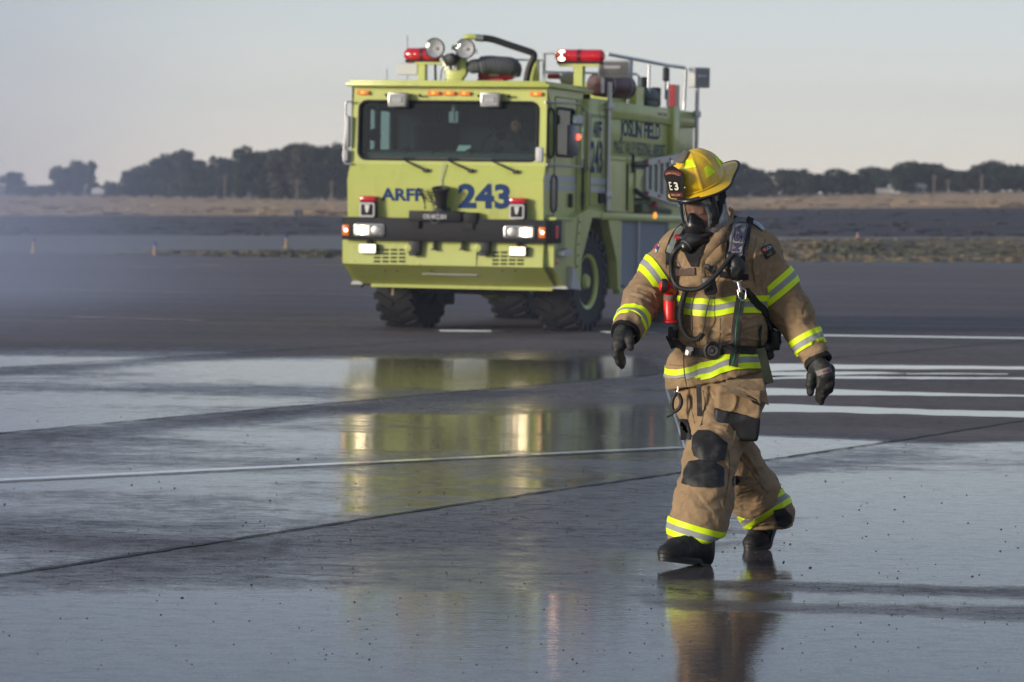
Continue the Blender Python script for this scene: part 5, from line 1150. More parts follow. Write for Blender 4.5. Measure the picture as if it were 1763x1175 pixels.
c1 = nt.mix(nt.smooth(st, .42, .70), (.282, .192, .108), (.200, .137, .077)); c1 = nt.mix(nt.math('MULTIPLY', nt.smooth(st2, .5, .8), .45), c1, (.37, .25, .15)); nt.l.new(c1, b_.inputs['Base Color'])
wv = nt.new('ShaderNodeTexWave'); wv.bands_direction = 'X'; wv.inputs['Scale'].default_value = 190; wv.inputs['Distortion'].default_value = .4; wv.inputs['Detail'].default_value = 1; nt.l.new(o_, wv.inputs['Vector'])
wh = nt.new('ShaderNodeTexWave'); wh.bands_direction = 'Z'; wh.inputs['Scale'].default_value = 190; wh.inputs['Distortion'].default_value = .4; nt.l.new(o_, wh.inputs['Vector'])
hh = nt.math('ADD', nt.math('MULTIPLY', nt.math('ADD', wv.outputs[1], wh.outputs[1]), .035), nt.math('ADD', nt.math('MULTIPLY', nt.noise(o_, 38, 4, .6), .7), nt.math('MULTIPLY', nt.noise(scaled(nt, o_, 9, 9, 16), 1., 3, .6, .5), 3.2)))
nt.l.new(nt.bump(hh, .8, .0045), b_.inputs['Normal'])
M_hv = mat('lime_reflective_tape', (.66, .86, .012), .5, spec=.3); M_sv = mat('silver_reflective_tape', (.27, .28, .27), .6, .0, spec=.3)
for m_ in (M_hv, M_sv):
    nt = NT(m_); tc = nt.new('ShaderNodeTexCoord'); n = nt.noise(tc.outputs['Object'], 30, 4, .65); b_ = nt.n['Principled BSDF']; c = tuple(b_.inputs['Base Color'].default_value)[:3]
    nt.l.new(nt.mix(nt.math('MULTIPLY', nt.smooth(n, .5, .8), .35), c, tuple(q * .55 for q in c)), b_.inputs['Base Color']); nt.l.new(nt.bump(n, .4, .003), b_.inputs['Normal'])
def cloth_black(name, c, r):
    m = mat(name, c, r, spec=.3); nt = NT(m); tc = nt.new('ShaderNodeTexCoord'); n = nt.noise(tc.outputs['Object'], 14, 5, .65)
    nt.l.new(nt.mix(nt.smooth(n, .45, .75), c, tuple(q * 2.4 + .01 for q in c)), nt.n['Principled BSDF'].inputs['Base Color']); nt.l.new(nt.bump(nt.noise(tc.outputs['Object'], 60, 3, .6), .5, .003), nt.n['Principled BSDF'].inputs['Normal']); return m
M_pad = cloth_black('black_reinforcement', (.014, .014, .015), .55); M_boot = cloth_black('boot_leather', (.013, .0125, .013), .62); M_glove = cloth_black('glove_leather', (.017, .017, .016), .6); M_knit = cloth_black('black_knit', (.010, .010, .011), .9)
M_web = cloth_black('webbing', (.035, .032, .030), .75); M_webg = mat('green_stripe', (.01, .16, .06), .7); M_brown = cloth_black('brown_webbing', (.075, .05, .04), .8); M_hood = cloth_black('grey_hood_knit', (.22, .22, .22), .9); M_green = mat('dark_green_webbing', (.022, .028, .020), .85, spec=.2)
# ---------------- coat
rows = [(392, 1198, 1284, .10), (402, 1180, 1300, .125), (415, 1162, 1318, .145), (432, 1150, 1328, .16), (460, 1150, 1328, .172), (500, 1156, 1320, .18), (530, 1162, 1315, .185), (560, 1163, 1318, .195), (582, 1161, 1318, .195), (594, 1163, 1312, .185), (603, 1166, 1304, .170), (612, 1156, 1308, .178), (628, 1148, 1314, .188), (650, 1147, 1315, .192), (690, 1150, 1316, .19)]
def loft(P, rows, Yc, yaw, n=2.3):
    zs = []; cx = []; a = []; b = []
    for r in rows:
        c = at((r[1] + r[2]) / 2, r[0], Yc); zs.append(c[2]); cx.append(c[0]); a.append((r[2] - r[1]) / 2 / CF * Yc); b.append(r[3])
    zs = np.array(zs)[::-1]; cx = np.array(cx)[::-1]; a = np.array(a)[::-1]; b = np.array(b)[::-1]
    z = P[..., 2]; X = P[..., 0] - np.interp(z, zs, cx); Y = P[..., 1] - Yc; A = np.interp(z, zs, a); B = np.interp(z, zs, b)
    c, s = math.cos(yaw), math.sin(yaw); A = np.sqrt(np.maximum((A ** 2 - (B * s) ** 2), .3 * A ** 2)) / abs(c); u = X * c + Y * s; v = -X * s + Y * c
    k = ((np.abs(u) / A) ** n + (np.abs(v) / B) ** n) ** (1 / n); return (k - 1) * np.minimum(A, B), zs[-1]
YT = GM
RA = [at(1172, 432, 19.82), at(1140, 466, 19.80), at(1110, 512, 19.74), at(1077, 574, 19.50)]; RAr = [.088, .086, .086, .066]
LA = [at(1303, 438, 19.84), at(1334, 492, 19.86), at(1364, 540, 19.84), at(1408, 622, 19.72)]; LAr = [.095, .096, .090, .064]
def plane(P, p, n): n = np.asarray(n, float); n = n / np.linalg.norm(n); return (P - p) @ n
nRA = RA[3] - RA[2]; nRA = nRA / np.linalg.norm(nRA); nLA = LA[3] - LA[2]; nLA = nLA / np.linalg.norm(nLA)
hem_a, hem_b = at(1150, 671, GM), at(1314, 637, GM); hem_n = np.cross(hem_b - hem_a, [0, 1, 0]); hem_n = hem_n / np.linalg.norm(hem_n) * (1 if hem_n[2] < 0 else -1)
def coat_f(P):
    t, zt = loft(P, rows, YT, math.radians(-20)); t = np.maximum(t, plane(P, hem_a, hem_n)); t = np.maximum(t, P[..., 2] - zt)
    r = chain(P, RA, RAr, .04); r = np.maximum(r, plane(P, RA[3], nRA)); r = np.maximum(r, -np.maximum(rcone(P, RA[2], RA[3] + nRA * .02, .07, .054), -plane(P, RA[3] - nRA * .06, nRA)))
    l = chain(P, LA, LAr, .04); l = np.maximum(l, plane(P, LA[3], nLA)); l = np.maximum(l, -np.maximum(rcone(P, LA[2], LA[3] + nLA * .02, .07, .052), -plane(P, LA[3] - nLA * .06, nLA)))
    f = smin(t, r, .045); f = smin(f, l, .045)
    f = smin(f, rcone(P, at(1168, 428, 19.82), at(1230, 392, 19.86), .075, .07), .05); f = smin(f, rcone(P, at(1308, 430, 19.84), at(1262, 392, 19.88), .085, .075), .05)
    return f
def crinkle(V, N, f, amp, sd, stretch=(1, 1, 1)):
    Q = V * f * np.array(stretch); q = Q + 1.3 * (noise3(Q * .7, sd + 5)[:, None] - .5)
    n = 1 - np.abs(noise3(q, sd) * 2 - 1); return V + N * ((n - .62) * amp)[:, None]
V, F = nets(coat_f, at(1040, 690, GM - .35) * np.array([1, 1, 1]) - [0, .02, 0], at(1440, 380, GM + .25), .0065)
V = relax(V, F, 1); N = vnormals(V, F)
FO = []
for pts, a_, w_ in [
    ([(1298, 425), (1294, 462), (1302, 500)], .008, .012), ([(1312, 440), (1310, 480), (1313, 512)], .007, .011), ([(1327, 455), (1322, 490), (1325, 520)], .006, .010),
    ([(1320, 535), (1352, 528), (1386, 512)], .010, .012), ([(1330, 556), (1362, 545), (1400, 535)], .012, .012), ([(1342, 574), (1372, 562), (1404, 553)], .011, .010), ([(1340, 518), (1362, 530), (1372, 552)], .009, .010),
    ([(1300, 530), (1330, 545), (1350, 575)], .008, .012), ([(1322, 545), (1350, 560), (1368, 585)], .007, .009),
    ([(1092, 492), (1118, 500), (1142, 516)], .010, .011), ([(1084, 506), (1112, 516), (1136, 536)], .011, .011), ([(1078, 520), (1102, 530), (1124, 552)], .009, .009), ([(1122, 500), (1130, 525), (1126, 556)], .008, .009), ([(1140, 500), (1150, 530), (1148, 560)], .008, .010),
    ([(1215, 566), (1250, 577), (1318, 557)], .012, .014), ([(1170, 560), (1200, 566), (1240, 560)], .006, .012), ([(1235, 590), (1275, 584), (1315, 588)], .008, .010), ([(1168, 585), (1186, 592), (1205, 588)], .007, .009),
    ([(1170, 545), (1178, 560), (1174, 585)], .006, .008), ([(1250, 545), (1290, 550), (1320, 540)], .007, .011), ([(1240, 440), (1246, 470), (1240, 505)], .006, .012), ([(1225, 450), (1222, 480), (1226, 505)], .005, .010),
    ([(1180, 440), (1172, 470), (1176, 500)], .007, .012), ([(1152, 430), (1140, 445), (1128, 458)], .005, .010), ([(1160, 440), (1152, 460), (1150, 480)], .006, .010),
    ([(1158, 612), (1170, 622), (1190, 616)], .009, .009), ([(1200, 615), (1215, 622), (1235, 614)], .007, .008), ([(1180, 625), (1186, 640), (1182, 655)], .006, .008), ([(1255, 610), (1262, 625), (1258, 640)], .004, .008), ([(1232, 618), (1250, 632), (1260, 650)], .006, .012),
    ([(1346, 440), (1352, 452), (1362, 466)], .005, .009), ([(1330, 425), (1345, 440), (1350, 458)], .004, .01)]:
    FO.append(([(p[0], p[1], GM - .16) for p in pts], a_, w_))
V = folds(V, N, FO); V = crinkle(V, N, 11, .010, 3, (1, 1, 1.5)); V = crinkle(V, N, 26, .0058, 9); V = relax(V, F, 1, .3)
coat_o = link('coat', quad_mesh('coat', loc(V), F), man, M_tan)
def bvh_of(V, F): return BVHTree.FromPolygons([Vector(v) for v in V], [tuple(int(i) for i in f) for f in F])
B_coat = bvh_of(V, F)
# ---------------- trousers
hrow = [(612, 1168, 1304, .14), (640, 1166, 1310, .165), (665, 1172, 1313, .175), (690, 1172, 1312, .175), (712, 1174, 1302, .16), (735, 1180, 1290, .13)]
LL = [at(1262, 680, 19.78), at(1240, 740, 19.66), at(1222, 792, 19.54), at(1212, 860, 19.44), at(1201, 905, 19.38), at(1190, 948, 19.34)]; LLr = [.135, .128, .112, .124, .119, .104]
RL = [at(1206, 690, 19.88), at(1238, 752, 19.90), at(1268, 802, 19.92), at(1294, 846, 20.06), at(1322, 886, 20.20), at(1328, 915, 20.24)]; RLr = [.12, .115, .112, .118, .112, .098]
cutL = at(1190, 940, 19.34); nL = np.array([.30, 0, -.95]); cutR = at(1326, 908, 20.22); nR = np.array([.02, 0, -1.])
def pants_f(P):
    h, zt = loft(P, hrow, GM, math.radians(-24), 2.2); h = np.maximum(h, -(P[..., 2] - at(1240, 735, GM)[2])); h = np.maximum(h, P[..., 2] - zt)
    l = chain(P, LL, LLr, .05); l = np.maximum(l, plane(P, cutL, nL)); r = chain(P, RL, RLr, .05); r = np.maximum(r, plane(P, cutR, nR))
    f = smin(h, smin(l, r, .02), .06); return np.maximum(f, P[..., 2] - zt)
V, F = nets(pants_f, at(1130, 975, 19.2) - [0, 0, 0], at(1390, 600, 20.5) + [0, 0, 0], .0068)
V = relax(V, F, 1); N = vnormals(V, F)
PF = []
for pts, a_, w_, Y_ in [
    ([(1215, 668), (1232, 690), (1225, 725)], .010, .014, 19.64), ([(1200, 700), (1222, 705), (1250, 690)], .008, .014, 19.64), ([(1190, 668), (1194, 700), (1190, 735)], .008, .012, 19.66), ([(1238, 672), (1258, 690), (1262, 715)], .007, .012, 19.62), ([(1200, 742), (1225, 732), (1258, 742)], .009, .012, 19.54),
    ([(1183, 855), (1215, 862), (1250, 852)], .007, .012, 19.38), ([(1178, 872), (1205, 880), (1232, 870)], .006, .010, 19.36), ([(1195, 845), (1225, 880), (1228, 905)], .010, .012, 19.36), ([(1170, 880), (1188, 890), (1200, 912)], .006, .009, 19.36), ([(1240, 858), (1244, 880), (1232, 905)], .009, .009, 19.38), ([(1205, 880), (1218, 895), (1235, 892)], .010, .009, 19.36), ([(1246, 790), (1256, 820), (1250, 855)], .006, .011, 19.42),
    ([(1165, 925), (1190, 926), (1225, 938)], .007, .008, 19.34), ([(1258, 700), (1268, 730), (1260, 760)], .006, .01, 19.56),
    ([(1262, 765), (1285, 790), (1312, 828)], .009, .014, 19.84), ([(1262, 830), (1285, 838), (1316, 828)], .008, .011, 19.92), ([(1275, 850), (1300, 862), (1325, 850)], .010, .010, 20.02), ([(1270, 800), (1290, 806), (1315, 805)], .006, .010, 19.88), ([(1280, 868), (1300, 873), (1322, 868)], .007, .008, 20.06), ([(1300, 905), (1318, 901), (1340, 904)], .007, .007, 20.1), ([(1268, 775), (1276, 800), (1272, 830)], .007, .01, 19.86)]:
    PF.append(([(p[0], p[1], Y_) for p in pts], a_, w_))
V = folds(V, N, PF); V = crinkle(V, N, 10, .011, 23, (1, 1, 1.4)); V = crinkle(V, N, 26, .0058, 29); V = relax(V, F, 1, .3)
pants_o = link('trousers', quad_mesh('trousers', loc(V), F), man, M_tan); B_pants = bvh_of(V, F)
# ---------------- things sewn on: conforming strips, bands, patches
def cast(B, px, py, fall=None):
    d = Vector(ray(px, py)).normalized(); h = B.ray_cast(Vector(cC), d, 60)
    if h[0] is None: return fall
    n = h[1] if h[1].dot(d) < 0 else -h[1]; return (np.array(h[0]), np.array(n))
def ribbon(name, B, path, width, m, off=.003, th=.004, parent=None, nseg=8, rows_=(None,), sub=6, rowmats=None, lift=None):
    """strap lying on the cloth along a picture path; width in photo pixels (number or list)"""
    P = spline([(p[0], p[1], 0) for p in path], nseg); ws = np.interp(np.linspace(0, 1, len(P)), np.linspace(0, 1, len(path)), width if isinstance(width, (list, tuple)) else [width] * len(path))
    V = []; F = []; mi = []; k = sub + 1; last = None
    for i, p in enumerate(P):
        t = P[min(i + 1, len(P) - 1)] - P[max(i - 1, 0)]; t.normalize(); nx, ny = -t.y, t.x
        row_ = []
        for j in range(k):
            s = (j / sub - .5) * ws[i]; h = cast(B, p.x + nx * s, p.y + ny * s)
            row_.append(h)
        good = [h for h in row_ if h is not None]
        if not good and last is None: continue
        if not good: good = last
        yd = np.median([h[0][1] for h in good])
        lf = 0 if lift is None else np.interp(i / (len(P) - 1), np.linspace(0, 1, len(lift)), lift)
        for j in range(k):
            s = (j / sub - .5) * ws[i]; h = row_[j]
            if h is None: q = at(p.x + nx * s, p.y + ny * s, yd); n = np.array([0, -1., 0])
            else: q, n = h
            if abs(q[1] - yd) > .05: q = at(p.x + nx * s, p.y + ny * s, yd + .02 * np.sign(q[1] - yd))
            V.append(q + n * (off + th) + np.array([0, -lf, 0])); 
        last = good
    nr = len(V) // k
    V = np.array(V); V = V.reshape(nr, k, 3)
    for _ in range(2): V[1:-1] = V[1:-1] * .5 + (V[:-2] + V[2:]) * .25
    back = V + np.array([0, th + .006, 0]); A = np.concatenate([V.reshape(-1, 3), back.reshape(-1, 3)]); nb = nr * k
    for i in range(nr - 1):
        for j in range(k - 1):
            F.append((i * k + j, i * k + j + 1, (i + 1) * k + j + 1, (i + 1) * k + j)); mi.append(j if rowmats else 0)
        F.append((i * k, (i + 1) * k, nb + (i + 1) * k, nb + i * k)); mi.append(0); F.append((i * k + k - 1, nb + i * k + k - 1, nb + (i + 1) * k + k - 1, (i + 1) * k + k - 1)); mi.append(k - 2 if rowmats else 0)
    for i in (0, nr - 1):
        for j in range(k - 1): F.append((i * k + j, i * k + j + 1, nb + i * k + j + 1, nb + i * k + j)); mi.append(j if rowmats else 0)
    me = pymesh(name, loc(A), F); o = link(name, me, parent or man, m if isinstance(m, list) else [m])
    if rowmats: me.polygons.foreach_set('material_index', [rowmats[q] for q in mi])
    smooth_by(me, 50); return o
TAPE = [0, 0, 1, 1, 0, 0]
def ring_band(name, B, c, axis, rfall, width, ref=None, zof=None, n=96, parent=None, off=.003, mats=None, rowmats=TAPE, rmax=None, arc=None):
    """band running right round a limb: rays go out from the limb's axis"""
    axis = np.asarray(axis, float); axis /= np.linalg.norm(axis); e1 = np.cross(axis, [0, 1, 0.]); e1 /= np.linalg.norm(e1); e2 = np.cross(axis, e1)
    k = len(rowmats) + 1; R_ = np.zeros((n, k)); C_ = []
    for i in range(n):
        a = 2 * PI * i / n; d = e1 * math.cos(a) + e2 * math.sin(a)
        for j in range(k):
            s = (j / (k - 1) - .5) * width + (zof(a) if zof else 0); o_ = c + axis * s; h = B.ray_cast(Vector(o_), Vector(d), (rmax or rfall * 1.7))
            R_[i, j] = (Vector(o_) - h[0]).length if h[0] is not None else np.nan
    med = np.nanmedian(R_) if not np.isnan(R_).all() else rfall; R_ = np.where(np.isnan(R_), rfall if rmax else med, R_); R_ = np.clip(R_, med * .6, med * 1.35) if not rmax else R_
    R_ = np.maximum(R_, np.maximum(np.roll(R_, 1, 0), np.roll(R_, -1, 0)) * .5 + R_ * .5)
    R_ = (np.roll(R_, 1, 0) + R_ * 2 + np.roll(R_, -1, 0)) / 4
    V = []
    for o_ in (off + .002, -.004):
        for i in range(n):
            a = 2 * PI * i / n; d = e1 * math.cos(a) + e2 * math.sin(a)
            for j in range(k): V.append(c + axis * ((j / (k - 1) - .5) * width + (zof(a) if zof else 0)) + d * (R_[i, j] + o_))
    F = []; mi = []; nb = n * k
    for i in range(n):
        i2 = (i + 1) % n
        for j in range(k - 1): F.append((i * k + j, i * k + j + 1, i2 * k + j + 1, i2 * k + j)); mi.append(rowmats[j])
        F.append((i * k, i2 * k, nb + i2 * k, nb + i * k)); mi.append(rowmats[0]); F.append((i * k + k - 1, nb + i * k + k - 1, nb + i2 * k + k - 1, i2 * k + k - 1)); mi.append(rowmats[-1])
    me = pymesh(name, loc(V), F); o = link(name, me, parent or man, mats or [M_hv, M_sv]); me.polygons.foreach_set('material_index', mi); smooth_by(me, 50); return o
def vec2(a, b, Y): p = at(*a, Y); q = at(*b, Y); return q - p
BW = .078
def tilt(bd, dY=0):      # axis perpendicular to the band line seen in the picture
    return np.array([-bd[2], dY, bd[0]]) if True else None
# sleeves
bd = vec2((1117, 446), (1142, 485), GM); ax_ = np.array([bd[2], -.02, -bd[0]]); ring_band('sleeve_band', B_coat, at(1122, 478, 19.79), -ax_ if ax_[2] > 0 else ax_, .085, BW, parent=coat_o)
ring_band('sleeve_band', B_coat, at(1088, 556, 19.57), nRA * 1.0 + np.array([0, -.02, 0]), .070, BW, parent=coat_o)
bd = vec2((1298, 502), (1350, 460), GM); ax_ = np.array([bd[2], -.0, -bd[0]]); ring_band('sleeve_band', B_coat, at(1337, 496, 19.86), ax_ if ax_[2] < 0 else -ax_, .095, BW, parent=coat_o)
bd = vec2((1357, 590), (1411, 561), GM); ax_ = np.array([bd[2], -.03, -bd[0]]); ring_band('sleeve_band', B_coat, at(1391, 590, 19.76), ax_ if ax_[2] < 0 else -ax_, .078, BW, parent=coat_o)
def torso_ring(name, path, width, mats, rowmats, off=.003, parent=None, rmx=.24):
    cxm = at(1240, path[0][1], GM); pts = []
    for (px, py) in path:
        h = cast(B_coat, px, py)
        if h is not None: d = h[0] - cxm; pts.append((math.atan2(d[0], -d[1]), h[0][2]))
    pts.sort(); A_ = np.array(pts); z0 = A_[0, 1]; z1 = A_[-1, 1]
    def zat(an):      # an measured from towards-camera, positive to picture right
        if A_[0, 0] <= an <= A_[-1, 0]: return np.interp(an, A_[:, 0], A_[:, 1])
        t = (an - A_[-1, 0]) % (2 * PI); T_ = (A_[0, 0] - A_[-1, 0]) % (2 * PI); return z1 + (z0 - z1) * (t / T_)
    c = np.array([cxm[0], GM, 0]); axis = np.array([0, 0, -1.]); e1 = np.cross(axis, [0, 1, 0.]); e2 = np.cross(axis, e1)
    def zof(a):
        d = e1 * math.cos(a) + e2 * math.sin(a); return -zat(math.atan2(d[0], -d[1]))
    return ring_band(name, B_coat, c, axis, .19, width, zof=zof, n=160, parent=parent, off=off, mats=mats, rowmats=rowmats, rmax=rmx)
torso_ring('chest_band', [(1170, 524), (1198, 529), (1228, 531), (1245, 528), (1262, 524), (1285, 524), (1308, 524)], BW, [M_hv, M_sv], TAPE, parent=coat_o)
torso_ring('hem_band', [(1152, 651), (1165, 652), (1190, 647), (1205, 640), (1225, 636), (1240, 628), (1262, 621), (1285, 619), (1309, 619)], .080, [M_hv, M_sv], TAPE, off=.004, parent=coat_o, rmx=.33)
# cuffs of black knit
def cuff(c, axis, r, parent): 
    b = MB(); axis = Vector(axis); pr = [(r * 1.0, -.012), (r * 1.05, .004), (r * 1.0, .014), (r * .80, .012), (r * .76, -.03)]
    V_ = []; n = 36; a = axis.orthogonal().normalized(); bb = axis.cross(a)
    for (q, h) in pr:
        for k in range(n): an = 2 * PI * k / n; w = 1 + .03 * math.sin(3 * an + 1) + .02 * math.sin(7 * an); V_.append(Vector(loc(c)) + axis * h + (a * math.cos(an) + bb * math.sin(an)) * q * w)
    F_ = [(i * n + k, i * n + (k + 1) % n, (i + 1) * n + (k + 1) % n, (i + 1) * n + k) for i in range(len(pr) - 1) for k in range(n)]
    b.add(V_, F_); return b.build('cuff', M_knit, parent, 60)
cuff(RA[3], nRA, .066, coat_o); cuff(LA[3], nLA, .0635, coat_o)
# trouser bands
bd = vec2((1156, 900), (1232, 922), 19.46); ax_ = np.array([bd[2], 0, -bd[0]]); ring_band('leg_band', B_pants, at(1194, 917, 19.36), ax_ if ax_[2] < 0 else -ax_, .11, BW, parent=pants_o)
bd = vec2((1290, 898), (1352, 858), 20.18); ax_ = np.array([bd[2], -.02, -bd[0]]); ring_band('leg_band', B_pants, at(1320, 876, 20.17), ax_ if ax_[2] < 0 else -ax_, .115, BW, parent=pants_o)
from mathutils.geometry import delaunay_2d_cdt
def patch(name, B, poly, m, off=.0035, th=.004, parent=None, step=3.2, bulge=0.):
    poly = [Vector(p) for p in poly]; n = len(poly); dense = []
    for i in range(n):
        a, b = poly[i], poly[(i + 1) % n]; k = max(1, int((b - a).length / step)); dense += [a.lerp(b, t / k) for t in range(k)]
    nb = len(dense); pts = list(dense); xs = [p.x for p in poly]; ys = [p.y for p in poly]
    def inside(x, y):
        c = False; j = nb - 1
        for i in range(nb):
            a, b = dense[i], dense[j]
            if (a.y > y) != (b.y > y) and x < (b.x - a.x) * (y - a.y) / (b.y - a.y) + a.x: c = not c
            j = i
        return c
    x = min(xs) + step / 2
    while x < max(xs):
        y = min(ys) + step / 2
        while y < max(ys):
            if inside(x, y) and min((Vector((x, y)) - q).length for q in dense) > step * .5: pts.append(Vector((x, y)))
            y += step
        x += step
    vs, es, fs, *_ = delaunay_2d_cdt(pts, [(i, (i + 1) % nb) for i in range(nb)], [tuple(range(nb))], 1, 1e-4)
    hits = [cast(B, v.x, v.y) for v in vs]; yd = np.median([h[0][1] for h in hits if h is not None]); V_ = []
    for v, h in zip(vs, hits):
        if h is None: V_.append(at(v.x, v.y, yd + .02))
        else:
            e = min((Vector((v.x, v.y)) - q).length for q in dense); V_.append(h[0] + h[1] * (off + th + bulge * min(1, e / 14)))
    V_ = np.array(V_); k = len(V_); back = V_ + np.array([0, th + .008, 0]); F_ = [tuple(f) for f in fs]; F_ += [(i, (i + 1) % nb, k + (i + 1) % nb, k + i) for i in range(nb)]
    me = pymesh(name, loc(np.concatenate([V_, back])), F_); bm = bmesh.new(); bm.from_mesh(me); bmesh.ops.recalc_face_normals(bm, faces=bm.faces[:]); bm.to_mesh(me); bm.free()
    o = link(name, me, parent or man, m); smooth_by(me, 60); return o
Z6 = lambda a, b: (1100 + a / 3.263, 640 + b / 3.263)
Z8 = lambda a, b: (1130 + a / 8.39, 340 + b / 8.39)
patch('knee_pad', B_pants, [Z6(*p) for p in [(300, 440), (305, 370), (335, 336), (390, 334), (440, 362), (495, 410), (480, 498), (430, 508), (350, 500), (312, 478)]], M_pad, parent=pants_o, bulge=.012)
patch('knee_pad', B_pants, [Z6(*p) for p in [(285, 506), (340, 498), (425, 508), (475, 545), (475, 645), (400, 655), (300, 650), (245, 628), (258, 560)]], M_pad, parent=pants_o, bulge=.008)
patch('pocket_panel', B_pants, [Z6(*p) for p in [(230, 262), (275, 266), (293, 330), (293, 388), (234, 385)]], M_pad, parent=pants_o)
patch('heel_panel', B_pants, [(1330, 878), (1349, 874), (1362, 888), (1361, 900), (1352, 908), (1338, 906)], M_pad, parent=pants_o)
patch('inner_knee_panel', B_pants, [(1262, 820), (1268, 818), (1274, 828), (1264, 836), (1259, 834)], M_pad, parent=pants_o)
# bellows pocket standing off the left thigh
pc = at(1268, 712, 19.59); pyw = math.radians(3); Mp = np.array([[math.cos(pyw), -math.sin(pyw), 0], [math.sin(pyw), math.cos(pyw), 0], [0, 0, 1.]]); Mt = np.array(Matrix.Rotation(math.radians(5), 3, 'Y')); Mp = Mp @ Mt
def pk(zlo, zhi, grow=0.): return lambda P: np.maximum(np.maximum(rbox(P, pc, (.100 + grow, .056 + grow, .118), .014, Mp), (P[..., 2] + .22 * (P[..., 0] - pc[0]) - zhi)), zlo - P[..., 2] - .22 * (P[..., 0] - pc[0]))
zsp = at(1277, 712, 19.56)[2]
V, F = nets(pk(zsp - .002, 9), pc - .2, pc + .2, .006); V = relax(V, F, 1); N = vnormals(V, F); V = crinkle(V, N, 12, .012, 40); link('thigh_pocket', quad_mesh('thigh_pocket', loc(V), F), pants_o, M_tan)
V, F = nets(pk(-1, zsp, .004), pc - .2, pc + .2, .006); V = relax(V, F, 1); N = vnormals(V, F); V = crinkle(V, N, 12, .008, 41); link('pocket_base', quad_mesh('pocket_base', loc(V), F), pants_o, M_pad)
fl = [at(1252, 662, 19.56), at(1308, 654, 19.62), at(1323, 698, 19.62), at(1296, 688, 19.50), at(1262, 672, 19.50)]
def flap_mesh(name, corners, nx, ny, th, m, parent, sag=.0):
    a, b, c, d = [np.array(q) for q in corners]; V_ = []
    for o_ in (0, th):
        for i in range(nx + 1):
            for j in range(ny + 1):
                u, v = i / nx, j / ny; p = (a * (1 - u) + b * u) * (1 - v) + (d * (1 - u) + c * u) * v
                p = p + np.array([0, -sag * math.sin(u * PI) * math.sin(v * PI * .8) + o_, 0]); V_.append(p)
    K = (nx + 1) * (ny + 1); F_ = []
    for i in range(nx):
        for j in range(ny): q = i * (ny + 1) + j; f = (q, q + 1, q + ny + 2, q + ny + 1); F_ += [f, tuple(K + t for t in f[::-1])]
    ed = [i * (ny + 1) for i in range(nx + 1)] + [nx * (ny + 1) + j for j in range(1, ny + 1)] + [i * (ny + 1) + ny for i in range(nx - 1, -1, -1)] + [j for j in range(ny - 1, 0, -1)]
    for s in range(len(ed)): t = ed[(s + 1) % len(ed)]; F_.append((ed[s], t, K + t, K + ed[s]))
    o = link(name, pymesh(name, loc(V_), F_), parent, m); bm = bmesh.new(); bm.from_mesh(o.data); bmesh.ops.recalc_face_normals(bm, faces=bm.faces[:]); bm.to_mesh(o.data); bm.free(); smooth_by(o.data, 50); return o
flap_mesh('pocket_flap', [at(1250, 655, 19.58), at(1312, 652, 19.60), at(1324, 698, 19.56), at(1252, 676, 19.50)], 10, 8, .010, M_tan, pants_o, .014)
patch('pocket_mouth', BVHTree.FromPolygons([Vector(at(1280, 670, 19.525)), Vector(at(1330, 670, 19.56)), Vector(at(1330, 720, 19.56)), Vector(at(1280, 720, 19.525))], [(0, 1, 2, 3)]), [(1284, 680), (1317, 694), (1312, 701), (1296, 694)], M_knit, off=.0, parent=pants_o)
